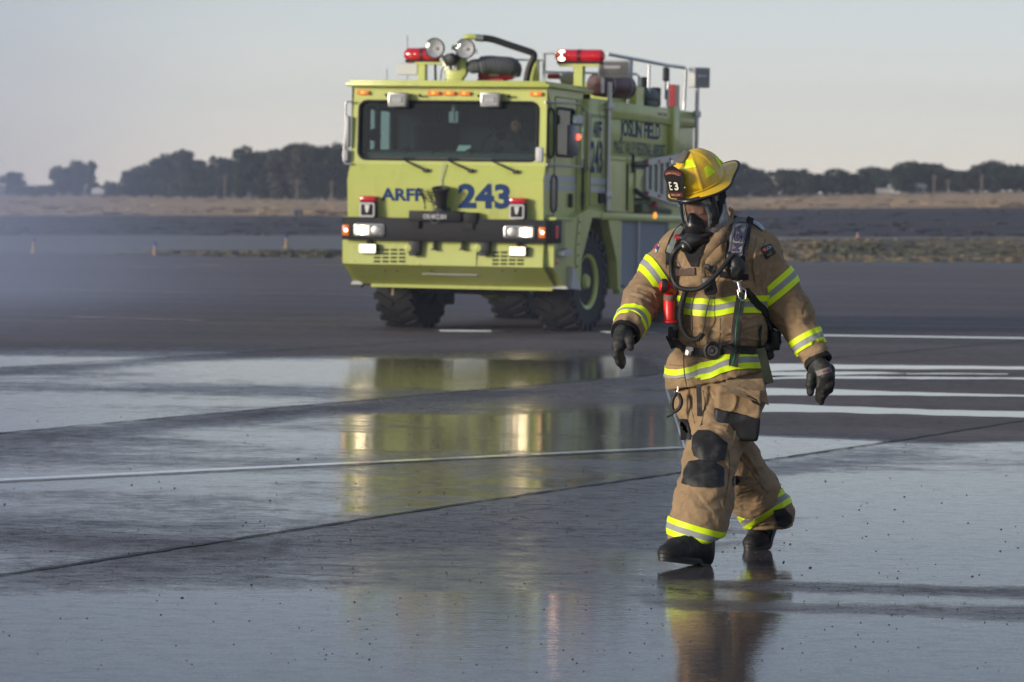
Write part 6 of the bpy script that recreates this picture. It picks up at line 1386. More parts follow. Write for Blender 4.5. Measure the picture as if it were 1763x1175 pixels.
# ---------------- boots
def boot(toe, heel, name, bend=0., lift=0.):
    """toe/heel = ground points under the boot ends"""
    toe = np.array(toe); heel = np.array(heel); f = toe - heel; L = np.linalg.norm(f); f /= L; s = np.cross([0, 0, 1.], f); s /= np.linalg.norm(s); u = np.cross(f, s); k = L / .31
    def fn(P):
        a = ellip(P, (.085, 0, .034), (.080, .050, .050)); b = rcone(P, (.06, 0, .055), (-.07, 0, .075), .052, .056); c = rcone(P, (-.075, 0, .07), (-.085, 0, .15), .058, .062); d = ellip(P, (-.10, 0, .045), (.062, .044, .06))
        g = smin(smin(a, b, .03), smin(c, d, .03), .035); return np.maximum(g, .012 - P[..., 2])
    V_, F_ = nets(fn, (-.2, -.1, -.02), (.2, .1, .36), .0055); V_ = relax(V_, F_, 1); N_ = vnormals(V_, F_); V_ = crinkle(V_, N_, 16, .005, 50)
    w = sstep(-np.abs(V_[:, 0] - .015), -.03, 0) * sstep(V_[:, 2], .05, .08); V_ = V_ + N_ * (w * .005 * np.sin(V_[:, 0] * 380))[:, None]
    def place(Q):
        Q = np.array(Q, float)
        if bend:
            px_ = .055; d = np.clip((px_ - Q[:, 0]) / .05, 0, 1); an = bend * d; x, z = Q[:, 0] - px_, Q[:, 2]; Q2 = Q.copy(); Q2[:, 0] = px_ + x * np.cos(an) - z * np.sin(an) * -1 * -1; Q2[:, 2] = -x * np.sin(an) + z * np.cos(an); Q2[:, 0] = px_ + x * np.cos(an) + z * np.sin(an); Q = Q2
        return heel + (f * ((Q[:, 0] + .155) * k)[:, None] + s * (Q[:, 1] * k)[:, None] + u * (Q[:, 2] * k)[:, None]) + np.array([0, 0, lift])
    o = link(name, quad_mesh(name, loc(place(V_)), F_), man, M_boot)
    # sole: welt and tread as one rubber slab with notches
    out = []
    for t in np.linspace(0, 2 * PI, 48, endpoint=False):
        c_, s_ = math.cos(t), math.sin(t); x = .160 * c_; y = .050 * s_ * (1 + .22 * math.sin((x + .02) * 9)) * (1 if abs(c_) < .99 else .9); out.append((x, y))
    V2 = []; nn = len(out)
    for z in (0.0, .012, .014, .028): V2 += [(x * (1.0 if z < .013 else 1.02), y * (1.0 if z < .013 else 1.06), z + (.008 if (z < .01 and -.055 < x < .0) else 0)) for x, y in out]
    F2 = [(i * nn + a, i * nn + (a + 1) % nn, (i + 1) * nn + (a + 1) % nn, (i + 1) * nn + a) for i in range(3) for a in range(nn)] + [tuple(range(nn))[::-1], tuple(3 * nn + a for a in range(nn))]
    so = link('sole', pymesh('sole', loc(place(V2)), F2), o, M_blk); smooth_by(so.data, 40)
    return o
h1 = ground(1221, 973); t1 = at(1138, 962, h1[1] - .235); boot(t1, h1, 'boot', lift=-.009)
t2 = ground(1286, 948); fdir = np.array([-.62, -.785, 0]); h2 = np.array([t2[0], t2[1], 0]) - fdir * .31; boot([t2[0], t2[1], 0], h2, 'boot', bend=math.radians(48))
# ---------------- gloves
def glove(parts_, name, kk=.008, lab=None):
    P_ = [(np.array(a), np.array(b), r1, r2) for a, b, r1, r2 in parts_]
    lo = np.min([np.minimum(a, b) for a, b, _, _ in P_], 0) - .06; hi = np.max([np.maximum(a, b) for a, b, _, _ in P_], 0) + .06
    def fn(P):
        f = None
        for a, b, r1, r2 in P_: g = rcone(P, a, b, r1, r2); f = g if f is None else smin(f, g, kk)
        return f
    V_, F_ = nets(fn, lo, hi, .003); V_ = relax(V_, F_, 1); N_ = vnormals(V_, F_); V_ = crinkle(V_, N_, 40, .0025, 60)
    o = link(name, quad_mesh(name, loc(V_), F_), man, M_glove); return o, bvh_of(V_, F_)
def g9(x, y): return 1040 + x / 9.79, 540 + y / 9.79
def g7(x, y): return 1350 + x / 7.83, 560 + y / 7.83
A = lambda p, Y: at(*p, Y)
parts_ = [(A(g9(350, 230), 19.50), A(g9(300, 400), 19.44), .034, .038), (A(g9(300, 320), 19.44), A(g9(250, 520), 19.41), .034, .036), (A(g9(380, 340), 19.46), A(g9(330, 480), 19.43), .030, .026)]
# four fingers, one behind the other, bent inwards; thumb on the inner side
for k, (dx, dY, ln) in enumerate([(0, 0, 1.0), (14, .020, .97), (34, .040, .90), (52, .058, .80)]):
    kn = A(g9(215 + dx, 560), 19.40 + dY); m1 = A(g9(205 + dx * 1.3, 560 + 150 * ln), 19.385 + dY); m2 = A(g9(245 + dx * 1.2, 560 + 265 * ln), 19.39 + dY); tp = A(g9(300 + dx * .6, 560 + 340 * ln), 19.40 + dY)
    r = .0135 - .0008 * k; parts_ += [(A(g9(260 + dx * .5, 430), 19.42 + dY * .6), kn, .019, .0165), (kn, m1, .0165, .0150), (m1, m2, .0150, .0140), (m2, tp, .0140, .0110)]
parts_ += [(A(g9(385, 350), 19.44), A(g9(430, 450), 19.40), .024, .021), (A(g9(430, 450), 19.40), A(g9(445, 570), 19.39), .0205, .0165)]
gR, BgR = glove(parts_, 'glove'); 
parts_ = [(A(g7(440, 420), 19.72), A(g7(480, 560), 19.69), .036, .036), (A(g7(520, 560), 19.67), A(g7(560, 690), 19.65), .036, .033), (A(g7(470, 520), 19.68), A(g7(480, 640), 19.66), .034, .026), (A(g7(600, 600), 19.69), A(g7(610, 700), 19.68), .028, .026)]
for pts, r in (
    ([(490, 700), (480, 830), (470, 930), (455, 1000)], .0165), ([(540, 720), (525, 860), (515, 960), (500, 1045)], .0165), ([(590, 720), (590, 830), (575, 900), (545, 960)], .0160), ([(630, 690), (635, 790), (620, 870), (590, 900)], .0150)):
    Ys = [19.655, 19.65, 19.665, 19.68]
    Q = [A(g7(*p), y) for p, y in zip(pts, Ys)]; parts_ += [(Q[0], Q[1], r * 1.1, r), (Q[1], Q[2], r, r * .93), (Q[2], Q[3], r * .93, r * .75)]
parts_ += [(A(g7(430, 540), 19.69), A(g7(370, 680), 19.66), .030, .022), (A(g7(370, 680), 19.66), A(g7(355, 800), 19.65), .022, .020), (A(g7(355, 800), 19.65), A(g7(355, 910), 19.655), .020, .0165)]
gL, BgL = glove(parts_, 'glove')
patch('glove_label', BgL, [g7(425, 625), g7(610, 565), g7(640, 630), g7(455, 692)], mat('grey_label', (.16, .15, .14), .7), parent=gL, off=.001, th=.002)
patch('label_mark', BgL, [g7(520, 622), g7(600, 598), g7(612, 622), g7(530, 645)], mat('dull_red', (.16, .03, .03), .7), parent=gL, off=.004, th=.002)
# ---------------- head, hood, mask, helmet
hy, hp = math.radians(36), math.radians(20)
hf = np.array([-math.sin(hy) * math.cos(hp), -math.cos(hy) * math.cos(hp), -math.sin(hp)]); hs = np.array([math.cos(hy), -math.sin(hy), 0.]); hu = np.cross(hf, hs); hu = hu if hu[2] > 0 else -hu
MH = np.stack([hf, hs, hu], 1); HC = at(1213, 361, 19.74)
def H(f, s, u, c=None): return (HC if c is None else c) + hf * f + hs * s + hu * u
M_skin = mat('skin', (.38, .19, .13), .5); nt = NT(M_skin); nt.n['Principled BSDF'].inputs['Subsurface Weight'].default_value = .1; nt.n['Principled BSDF'].inputs['Subsurface Radius'].default_value = (.01, .004, .002)
def body_f(P):
    f = ellip(P, H(0, 0, .02), (.092, .074, .115), MH); f = smin(f, ellip(P, H(.035, 0, -.055), (.055, .052, .06), MH), .03)
    f = smin(f, rcone(P, H(.095, 0, .012), H(.108, 0, -.022), .008, .013), .012)                       # nose
    for s in (-1, 1):
        f = smin(f, rcone(P, H(.082, s * .012, .040), H(.072, s * .045, .036), .008, .007), .012)       # brow
        f = np.maximum(f, -ellip(P, H(.100, s * .031, .012), (.016, .018, .010), MH)); f = smin(f, ellip(P, H(.076, s * .031, .012), (.012, .016, .011), MH), .004)   # eyes
        f = smin(f, ellip(P, H(.0, s * .075, -.005), (.018, .010, .030), MH), .008)                     # ears
    f = smin(f, rcone(P, H(.088, -.018, -.055), H(.088, .018, -.055), .006, .006), .008)               # lips
    f = smin(f, rcone(P, H(-.02, 0, -.05), at(1235, 410, 19.86), .052, .06), .03)
    f = smin(f, rcone(P, at(1200, 425, 19.84), at(1280, 425, 19.86), .06, .065), .05); f = smin(f, rcone(P, at(1238, 440, 19.84), at(1240, 600, 19.82), .11, .10), .06); f = smin(f, rcone(P, at(1220, 640, 19.84), at(1262, 640, 19.82), .09, .09), .05)
    for C_, r0, k0, k1 in ((RA, (.045, .042, .038, .028), 0, 4), (LA, (.048, .044, .038, .028), 0, 4), (LL, (.08, .075, .055, .05, .042), 0, 5), (RL, (.08, .07, .055, .05, .042), 0, 5)): f = smin(f, chain(P, C_[k0:k1], r0, .02), .03)
    return f
V, F = nets(body_f, at(1050, 950, 19.2), at(1430, 290, 20.4), .0085); V = relax(V, F, 1, .3); body = link('body', quad_mesh('body', loc(V), F), man, M_skin)
V, F = nets(lambda P: np.maximum(body_f(P), .13 - np.linalg.norm(P - H(.10, 0, -.0), axis=-1) * 0 - .13 - (.0) + 0 * P[..., 0]), H(.02, 0, 0) - .14, H(.02, 0, 0) + .14, .004) if False else (V, F)
for s in (-1, 1):
    e = MB(); e.lathe([(.0, .0112), (.006, .0095), (.0098, .004), (.0112, 0), (.009, -.006), (0, -.01)], Vector(loc(H(.0765, s * .031, .010))), Vector(hf + hs * s * .1), 16); eo = e.build('eye', mat('eye_dark', (.22, .12, .09), .4), body, 60)
# hood: knit balaclava over head and neck, open at the face
def hood_f(P):
    f = ellip(P, H(-.005, 0, .018), (.112, .092, .128), MH); f = smin(f, rcone(P, H(-.01, .0, -.05), at(1236, 412, 19.84), .078, .10), .05); f = smin(f, ellip(P, H(.02, 0, -.08), (.075, .075, .05), MH), .04)
    return np.maximum(f, -ellip(P, H(.11, 0, -.005), (.09, .068, .088), MH))
V, F = nets(hood_f, HC - .25, HC + .25, .006); V = relax(V, F, 1); N = vnormals(V, F); V = crinkle(V, N, 14, .008, 70, (1.6, 1.6, .8)); hood = link('hood', quad_mesh('hood', loc(V), F), man, M_hood); B_hood = bvh_of(V, F)
# mask: clear lens, black surround, nose cup, harness
def lens_pt(th, v):       # th across, v 0 bottom..1 top
    w = .080 * (1 - .30 * max(0, (.45 - v) / .45) ** 1.6) * (1 - .10 * max(0, (v - .7) / .3) ** 2); h = -.088 + .176 * v
    return H(.028 + .112 * math.cos(th) * (1 - .10 * max(0, .35 - v)), w * math.sin(th) * 1.08, h)
nu, nv = 22, 12; VL = [lens_pt(math.radians(-82 + 164 * i / nu), j / nv) for i in range(nu + 1) for j in range(nv + 1)]
FL = [(i * (nv + 1) + j, i * (nv + 1) + j + 1, (i + 1) * (nv + 1) + j + 1, (i + 1) * (nv + 1) + j) for i in range(nu) for j in range(nv)]
mask = empty('face_mask', (0, 0, 0)); mask.parent = man
lens = link('lens', pymesh('lens', loc(VL), FL), mask, glass_mat('mask_lens', (.66, .70, .71), 1.5), smooth=180)
M_mask = mat('mask_rubber', (.012, .012, .013), .38); M_maskg = mat('mask_grey', (.06, .062, .065), .45)
edge = [lens_pt(math.radians(-84), v) for v in np.linspace(.05, 1, 9)] + [lens_pt(math.radians(a), 1.0) for a in np.linspace(-70, 70, 12)] + [lens_pt(math.radians(84), v) for v in np.linspace(1, .05, 9)] + [lens_pt(math.radians(a), .0) for a in np.linspace(72, -72, 14)]
MB().tube([Vector(loc(p)) for p in edge], .0135, 10, closed=True).build('lens_frame', M_mask, mask, 60)
V, F = nets(lambda P: np.maximum(np.maximum(ellip(P, H(.02, 0, -.01), (.104, .096, .108), MH), -ellip(P, H(.07, 0, -.005), (.16, .080, .088), MH)), -plane(P, H(.040, 0, 0), hf)), HC - .2, HC + .2, .005); link('face_seal', quad_mesh('face_seal', loc(relax(V, F, 1)), F), mask, M_mask)
V, F = nets(lambda P: smin(ellip(P, H(.100, 0, -.050), (.042, .050, .052), MH), rcone(P, H(.112, 0, -.03), H(.108, 0, .008), .030, .014), .02), HC - .2, HC + .2, .004); link('nose_cup', quad_mesh('nose_cup', loc(relax(V, F, 1)), F), mask, M_mask)
def reg_f(P):
    f = ellip(P, H(.125, -.002, -.100), (.040, .048, .034), MH); f = smin(f, rcone(P, H(.13, -.01, -.105), H(.165, -.022, -.118), .040, .030), .012); f = smin(f, rcone(P, H(.120, -.03, -.10), H(.120, -.074, -.094), .020, .015), .008); f = smin(f, rcone(P, H(.11, .02, -.112), H(.085, .05, -.125), .026, .018), .01)
    f = smin(f, rcone(P, H(.10, 0, -.085), H(.05, 0, -.09), .036, .045), .02); return f
V, F = nets(reg_f, H(.12, 0, -.1) - .12, H(.12, 0, -.1) + .12, .0035); V = relax(V, F, 1); reg = link('regulator', quad_mesh('regulator', loc(V), F), mask, M_mask); B_reg = bvh_of(V, F)
MB().lathe([(.0, 0), (.030, .0), (.033, .006), (.030, .012), (.024, .014), (.02, .008), (0, .008)], Vector(loc(H(.158, -.020, -.116))), Vector(hf * .9 - hs * .3 - hu * .3), 24).build('cover_ring', M_maskg, reg, 40)
b = MB()
for k in range(3): b.lathe([(.014, -.004), (.0165, 0), (.014, .004)], Vector(loc(H(.120, -.078 - .009 * k, -.094))), Vector(hs), 14)
b.build('bypass_knob', M_redp, reg, 40)
ribbon('harness_strap', B_hood, [(1236, 346), (1238, 360), (1233, 376), (1226, 390)], [8, 9, 8, 7], M_knit, parent=mask, th=.005)
ribbon('harness_strap', B_hood, [(1226, 352), (1236, 350), (1246, 349)], [5, 5, 5], M_knit, parent=mask)
MB().tube([Vector(loc(lens_pt(math.radians(-6), v)) + np.array(hf) * .001) for v in np.linspace(.1, .95, 8)], .0012, 5).build('mould_line', mat('mould_line', (.5, .45, .3), .3), mask)
# helmet
HO = at(1205, 316, 19.735); hy2, hp2 = math.radians(42), math.radians(26)
kf = np.array([-math.sin(hy2) * math.cos(hp2), -math.cos(hy2) * math.cos(hp2), -math.sin(hp2)]); ks = np.array([math.cos(hy2), -math.sin(hy2), 0.]); ku = np.cross(kf, ks); ku = ku if ku[2] > 0 else -ku
def K(f, s, u): return HO + kf * f + ks * s + ku * u
M_hel = mat('yellow_helmet_shell', (.66, .42, .008), .30, coat=.4); nt = NT(M_hel); tc = nt.new('ShaderNodeTexCoord'); n = nt.noise(tc.outputs['Object'], 12, 6, .7); b_ = nt.n['Principled BSDF']; b_.inputs['Coat Roughness'].default_value = .2
nt.l.new(nt.mix(nt.smooth(n, .48, .78), (.66, .42, .010), (.42, .25, .02)), b_.inputs['Base Color']); nt.l.new(nt.math('ADD', nt.math('MULTIPLY', n, .35), .14), b_.inputs['Roughness']); nt.l.new(nt.bump(nt.noise(tc.outputs['Object'], 30, 3), .15, .002), b_.inputs['Normal'])
helmet = empty('helmet', (0, 0, 0)); helmet.parent = man
RIDG = [math.radians(a) for a in (0, 50, 95, 140, 180, 220, 265, 310)]
def dome(az, el):
    r = 1.0; d_ = 0
    for q in RIDG: x = (az - q + PI) % (2 * PI) - PI; d_ = max(d_, math.exp(-(x * max(.15, math.cos(el)) / .05) ** 2))
    pil = .010 * math.cos(el) * 0
    a, b_, h = .136, .110, .158; rr = 1 + .045 * d_ * (1 - .55 * (el / (PI / 2)) ** 4)
    ce = math.cos(el) ** .86; return K(a * ce * math.cos(az) * rr, b_ * ce * math.sin(az) * rr, h * math.sin(el) ** .95 * (1 + .012 * d_))
na, ne = 144, 26; VD = [dome(2 * PI * i / na, PI / 2 * j / ne * .998) for j in range(ne + 1) for i in range(na)]
FD = [(j * na + i, j * na + (i + 1) % na, (j + 1) * na + (i + 1) % na, (j + 1) * na + i) for j in range(ne) for i in range(na)] + [tuple(ne * na + i for i in range(na))]
shell = link('shell', pymesh('shell', loc(VD), FD), helmet, M_hel, smooth=180)
B_dome = BVHTree.FromPolygons([Vector(v) for v in VD], FD)
def brim(az, t, lay=0):      # t 0 inner .. 1 outer edge
    c_, s_ = math.cos(az), math.sin(az); back = max(0, -c_) ** 3.2; side = abs(s_) ** 2
    ro = .168 * max(0, c_) ** 2 + .150 * side + (.150 + .118 * back) * max(0, -c_) ** 2
    ri = math.hypot(.134 * c_, .108 * s_) / math.hypot(c_, s_); x = (ri + (ro - ri) * t)
    drop = -.010 * t - .016 * side * t - .008 * back * t ** 1.4 + .012 * max(0, c_) ** 2 * t * 0
    return K(c_ * x, s_ * x * (1 - .35 * back * t), drop + .004 - lay * .004)
nb_, nt_ = 120, 8; VB = [brim(2 * PI * i / nb_, j / nt_, l) for l in (0, 1) for j in range(nt_ + 1) for i in range(nb_)]
off_ = nb_ * (nt_ + 1); FB = [(j * nb_ + i, j * nb_ + (i + 1) % nb_, (j + 1) * nb_ + (i + 1) % nb_, (j + 1) * nb_ + i) for j in range(nt_) for i in range(nb_)]; FB += [tuple(off_ + q for q in f[::-1]) for f in FB]
link('brim', pymesh('brim', loc(VB), FB), helmet, M_hel, smooth=180)
MB().tube([Vector(loc(brim(2 * PI * i / nb_, 1.0) - ku * .002)) for i in range(nb_)], .0062, 8, closed=True).build('edge_trim', M_blk, helmet, 60)
MB().tube([Vector(loc(K(.137 * math.cos(a), .111 * math.sin(a), .008))) for a in np.linspace(0, 2 * PI, 80, endpoint=False)], .004, 6, closed=True).build('crown_bead', M_hel, helmet, 60)
V, F = nets(lambda P: ellip(P, K(-.01, 0, -.01), (.118, .094, .05), np.stack([kf, ks, ku], 1)), HO - .2, HO + .2, .007); link('liner', quad_mesh('liner', loc(V), F), helmet, M_knit)
Z10 = lambda a, b: (1130 + a / 9.79, 240 + b / 9.79)
for q in ([(475, 505), (505, 350), (605, 340), (668, 470)], [(805, 485), (880, 437), (1000, 550), (850, 657)], [(985, 322), (1020, 290), (1122, 382), (1075, 490)]):
    patch('reflective_trapezoid', B_dome, [Z10(*p) for p in q], M_hv, off=.001, th=.001, parent=helmet, step=2.5)
patch('front_strap_holder', B_dome, [Z10(*p) for p in [(335, 400), (370, 320), (430, 250), (500, 210), (545, 225), (520, 300), (470, 400), (400, 420)]], mat('holder_grey', (.10, .09, .07), .5), off=.002, th=.008, parent=helmet, step=2.5)
# leather front piece, stands on the brim and leans on the crown
def SP(s, v, o=0):     # s across, v 0 bottom..1 top: plane of the shield
    return K(.158 - .022 * v - 2.4 * s * s + o, s, .004 + .152 * v)
sh_out = [(-.040, .0), (-.045, .10), (-.050, .30), (-.046, .42), (-.058, .56), (-.060, .68), (-.052, .80), (-.030, .90), (-.016, .965), (0, 1.0), (.016, .965), (.030, .90), (.052, .80), (.060, .68), (.058, .56), (.046, .42), (.050, .30), (.045, .10), (.040, .0)]
SX = -.004
def shield_plate(name, out, o0, th, m, parent):
    n = len(out); me_v = []; F_ = []
    for o_ in (o0, o0 - th):
        for (s, v) in out: me_v.append(SP(s + SX, v, o_))
    cen = [SP(SX, .5, o0), SP(SX, .5, o0 - th)]; F_ = [tuple(range(n)), tuple(range(2 * n - 1, n - 1, -1))]
    for i in range(n): j = (i + 1) % n; F_ += [(i, n + i, n + j, j)]
    o = link(name, pymesh(name, loc(me_v), F_), parent, m); smooth_by(o.data, 30); return o
M_lea = mat('black_leather', (.012, .011, .011), .38); M_dred = mat('dark_red_leather', (.13, .012, .012), .5); M_bone = mat('bone_white_letters', (.62, .60, .52), .5); M_gold = mat('pale_stitched_letters', (.42, .25, .18), .6)
shp = shield_plate('shield', sh_out, .012, .006, M_lea, helmet)
shield_plate('red_banner', [(-.046, .68), (-.050, .76), (-.032, .845), (0, .87), (.032, .845), (.050, .76), (.046, .68), (.028, .745), (0, .768), (-.028, .745)], .014, .003, M_dred, shp)
shield_plate('red_banner', [(-.036, .07), (-.036, .17), (.036, .17), (.036, .07)], .014, .003, M_dred, shp)
# the wearer faces us: picture left = wearer's right = negative s
def shl(txt, s0, s1, v0, v1, m, bold, arch=0.): lettering('lettering', txt, lambda u, v: loc(SP(s0 + (s1 - s0) * u + SX, v0 + (v1 - v0) * v + arch * (1 - (2 * u - 1) ** 2), .0165)), m, shp, bold)
shl('TWIN FALLS', -.040, .040, .70, .765, M_gold, .01, .06); shl('E', -.030, -.013, .27, .52, M_bone, .01); shl('3', .000, .024, .27, .52, M_bone, .03); shl('MILLER', -.026, .026, .09, .15, M_gold, .005)
MB().lathe([(.0, .006), (.005, .004), (.006, 0)], Vector(loc(SP(.052, .33, .014))), Vector(kf), 10).build('rivet', M_chrome, shp, 40)
MB().box(-.010, .010, -.004, .004, -.012, .012, b=.003, M=Matrix.Translation(Vector(loc(K(.128, 0, .165)))) ).build('shield_clip', M_chrome, helmet, 30)
# chin strap / ear cover
ribbon('chin_strap', B_hood, [(1246, 322), (1243, 336), (1238, 352)], [10, 11, 8], M_knit, parent=helmet, th=.006, off=.004)
# ---------------- collar and front of the coat
def sheet(name, top, bot, th, m, parent, n=10, rows=5, bow=.0):
    a = spline([tuple(at(*p)) for p in top], n); b = spline([tuple(at(*p)) for p in bot], n); L = min(len(a), len(b)); V_ = []
    for o_ in (0, 1):
        for i in range(L):
            for j in range(rows + 1):
                t = j / rows; p = Vector(a[i]).lerp(Vector(b[i]), t); tang = (Vector(a[min(i + 1, L - 1)]) - Vector(a[max(i - 1, 0)])).normalized(); up = (Vector(a[i]) - Vector(b[i])).normalized(); nn = tang.cross(up).normalized()
                if nn.y > 0 and abs(nn.y) > .3: nn = -nn
                V_.append(np.array(p + nn * (bow * math.sin(t * PI) - (0 if o_ == 0 else th))))
    K_ = L * (rows + 1); r = rows + 1; F_ = []
    for i in range(L - 1):
        for j in range(rows): q = i * r + j; f = (q, q + 1, q + r + 1, q + r); F_ += [f, tuple(K_ + t for t in f[::-1])]
        F_ += [(i * r, (i + 1) * r, K_ + (i + 1) * r, K_ + i * r), (i * r + rows, (i + 1) * r + rows, K_ + (i + 1) * r + rows, K_ + i * r + rows)]
    for i in (0, L - 1):
        for j in range(rows): F_.append((i * r + j, i * r + j + 1, K_ + i * r + j + 1, K_ + i * r + j))
    o = link(name, pymesh(name, loc(V_), F_), parent, m); bm = bmesh.new(); bm.from_mesh(o.data); bmesh.ops.recalc_face_normals(bm, faces=bm.faces[:]); bm.to_mesh(o.data); bm.free(); smooth_by(o.data, 50); return o
sheet('collar', [(1226, 412, 19.62), (1240, 396, 19.66), (1254, 380, 19.74), (1263, 362, 19.86), (1250, 358, 19.97), (1225, 360, 20.0), (1195, 372, 19.96), (1178, 396, 19.84), (1174, 412, 19.72)],
      [(1230, 430, 19.60), (1248, 414, 19.64), (1268, 400, 19.74), (1276, 392, 19.88), (1262, 392, 19.98), (1230, 396, 20.02), (1196, 398, 19.98), (1172, 410, 19.86), (1166, 424, 19.72)], .012, M_tan, coat_o, 8, 5, .008)
# folded lapel: the left front edge of the storm flap, lying open
sheet('lapel', [(1228, 408, 19.585), (1222, 420, 19.575), (1214, 434, 19.575), (1206, 450, 19.58), (1204, 470, 19.59)], [(1240, 416, 19.585), (1232, 428, 19.575), (1222, 440, 19.575), (1213, 452, 19.58), (1211, 470, 19.59)], .012, M_tan, coat_o, 6, 3, .004)
patch('neck_opening', B_coat, [Z8(*p) for p in [(340, 690), (440, 700), (600, 560), (780, 560), (700, 700), (660, 820), (640, 900), (600, 1010), (520, 1010), (430, 850)]], M_knit, off=.008, th=.002, parent=coat_o)
0 and patch('hook_pile_patch', B_coat, [Z8(*p) for p in [(640, 600), (750, 580), (670, 830), (560, 800)]], M_pad, off=.013, th=.002, parent=coat_o)
patch('inner_lapel', B_coat, [Z8(*p) for p in [(515, 740), (545, 760), (560, 805), (655, 850), (640, 885), (520, 830)]], M_tan, off=.006, th=.003, parent=coat_o)
patch('storm_flap', B_coat, [(1207, 446), (1213, 446), (1214, 500), (1229, 506), (1231, 552), (1222, 572), (1216, 594), (1206, 594), (1203, 560), (1197, 545), (1197, 512), (1206, 500)], M_tan, off=.001, th=.004, parent=coat_o)
patch('flap_band', B_coat, [(1197, 513), (1230, 516), (1230, 526), (1197, 523)], M_hv, off=.006, th=.003, parent=coat_o); patch('flap_band', B_coat, [(1197, 523), (1230, 526), (1230, 536), (1197, 534)], M_sv, off=.006, th=.003, parent=coat_o); patch('flap_band', B_coat, [(1197, 534), (1230, 536), (1230, 547), (1197, 544)], M_hv, off=.006, th=.003, parent=coat_o)
M_seam = mat('seam_thread', (.13, .085, .045), .9)
for B_, pth, Y_ in ((B_coat, [(1303, 408), (1300, 425), (1296, 445), (1297, 470), (1302, 495)], 0), (B_coat, [(1318, 412), (1312, 430), (1310, 442)], 0), (B_coat, [(1160, 420), (1150, 440), (1146, 462)], 0), (B_coat, [(1240, 548), (1240, 570), (1238, 592)], 0), (B_coat, [(1390, 520), (1380, 535), (1386, 560)], 0),
    (B_coat, [(1152, 628), (1175, 630), (1200, 624)], 0), (B_coat, [(1245, 613), (1275, 611), (1303, 612)], 0), (B_coat, [(1058, 566), (1075, 560), (1098, 572)], 0)):
    ribbon('seam', B_, pth, 1.1, M_seam, th=.0008, off=.0012, parent=coat_o, sub=2)
for pth in ([(1268, 782), (1285, 802), (1303, 826), (1322, 850)], [(1262, 690), (1258, 720), (1250, 745)], [(1252, 770), (1256, 800), (1252, 840), (1246, 870)], [(1186, 672), (1190, 700), (1196, 730)], [(1210, 672), (1214, 700), (1206, 735)]):
    ribbon('seam', B_pants, pth, 1.2, M_seam, th=.0008, off=.0012, parent=pants_o, sub=2)
# patch with lettering on the left sleeve, flag on the right
ZL = lambda a, b: (1240 + a / 6.525, 340 + b / 6.525)
patch('sleeve_badge', B_coat, [ZL(*p) for p in [(450, 580), (460, 565), (555, 525), (572, 532), (618, 620), (612, 635), (525, 690), (508, 690)]], M_pad, off=.001, th=.003, parent=coat_o)
def ctext(txt, B, o0, ux, uy, m, parent, off=.008, bold=.01, name='lettering'):
    """o0 lower left in photo pixels, ux along the word, uy up"""
    def pl(u, v):
        px, py = o0[0] + ux[0] * u + uy[0] * v, o0[1] + ux[1] * u + uy[1] * v; h = cast(B, px, py)
        return loc(h[0] + h[1] * off) if h is not None else loc(at(px, py, GM - .18))
    return lettering(name, txt, pl, m, parent, bold)
a = ZL(512, 604); ctext('LION', B_coat, a, (9.0, -5.0), (-2.4, -4.6), M_white2, coat_o, off=.006)
a = ZL(520, 660); ctext('MARS', B_coat, a, (7.0, -3.6), (-1.6, -3.0), mat('dull_gold', (.35, .22, .04), .5), coat_o, off=.006)
patch('orange_emblem', B_coat, [ZL(*p) for p in [(468, 595), (482, 580), (500, 585), (508, 603), (495, 618), (477, 612)]], mat('orange_emblem', (.6, .07, .01), .5), off=.004, th=.002, parent=coat_o)
patch('flag_patch', B_coat, [(1127, 428), (1132, 419), (1136, 424), (1130, 437)], mat('flag_white', (.5, .48, .46), .6), off=.001, th=.003, parent=coat_o)
patch('flag_stripe', B_coat, [(1127.5, 428), (1132.5, 420), (1134, 421.5), (1128.5, 431)], mat('flag_red', (.4, .03, .03), .6), off=.004, th=.002, parent=coat_o); patch('flag_canton', B_coat, [(1130.5, 429), (1133.5, 424), (1135, 426), (1132, 432)], mat('flag_blue', (.02, .05, .25), .6), off=.004, th=.002, parent=coat_o)
# ---------------- breathing apparatus
M_spad = cloth_black('silver_grey_webbing', (.12, .13, .12), .6); M_pur = mat('purple_print', (.05, .035, .09), .6); M_black2 = mat('matt_black_plastic', (.012, .012, .013), .5)
sp1 = ribbon('shoulder_strap', B_coat, [(1281, 372), (1275, 390), (1271, 412), (1267, 436), (1263, 458)], [32, 34, 36, 35, 32], M_knit, th=.016, off=.003, sub=8)
sp2 = ribbon('strap_face', B_coat, [(1279, 373), (1272.5, 391), (1269, 412), (1265.5, 436), (1263, 450)], [17, 21, 23, 23, 21], M_spad, th=.004, off=.019, parent=sp1)
o0 = (1272.5, 451); ctext('MSA', B_coat, (1272.3, 436), (6.0, -42), (-12.5, -1.2), M_pur, sp1, off=.0265, bold=.02)
for (p, q) in (((1277.5, 438), (1284, 391)), ((1259.5, 437), (1266, 390))): ribbon('frame_line', B_coat, [(p[0] - 2, p[1]), ((p[0] + q[0]) / 2 - 2, (p[1] + q[1]) / 2), (q[0] - 2, q[1])], 1.6, M_pur, th=.001, off=.0235, parent=sp1, sub=2)
ribbon('frame_line', B_coat, [(1258, 437), (1267, 437.6), (1275, 438)], 1.6, M_pur, th=.001, off=.0235, parent=sp1, sub=2); ribbon('frame_line', B_coat, [(1264.5, 390), (1273, 390.5), (1281.5, 391)], 1.6, M_pur, th=.001, off=.0235, parent=sp1, sub=2)
MB().lathe([(.0, 0), (.03, .0), (.042, .012), (.042, .03), (.03, .045), (0, .046)], Vector(loc(at(1268, 384, 19.74))), Vector((.2, .2, 1)), 4) if False else None
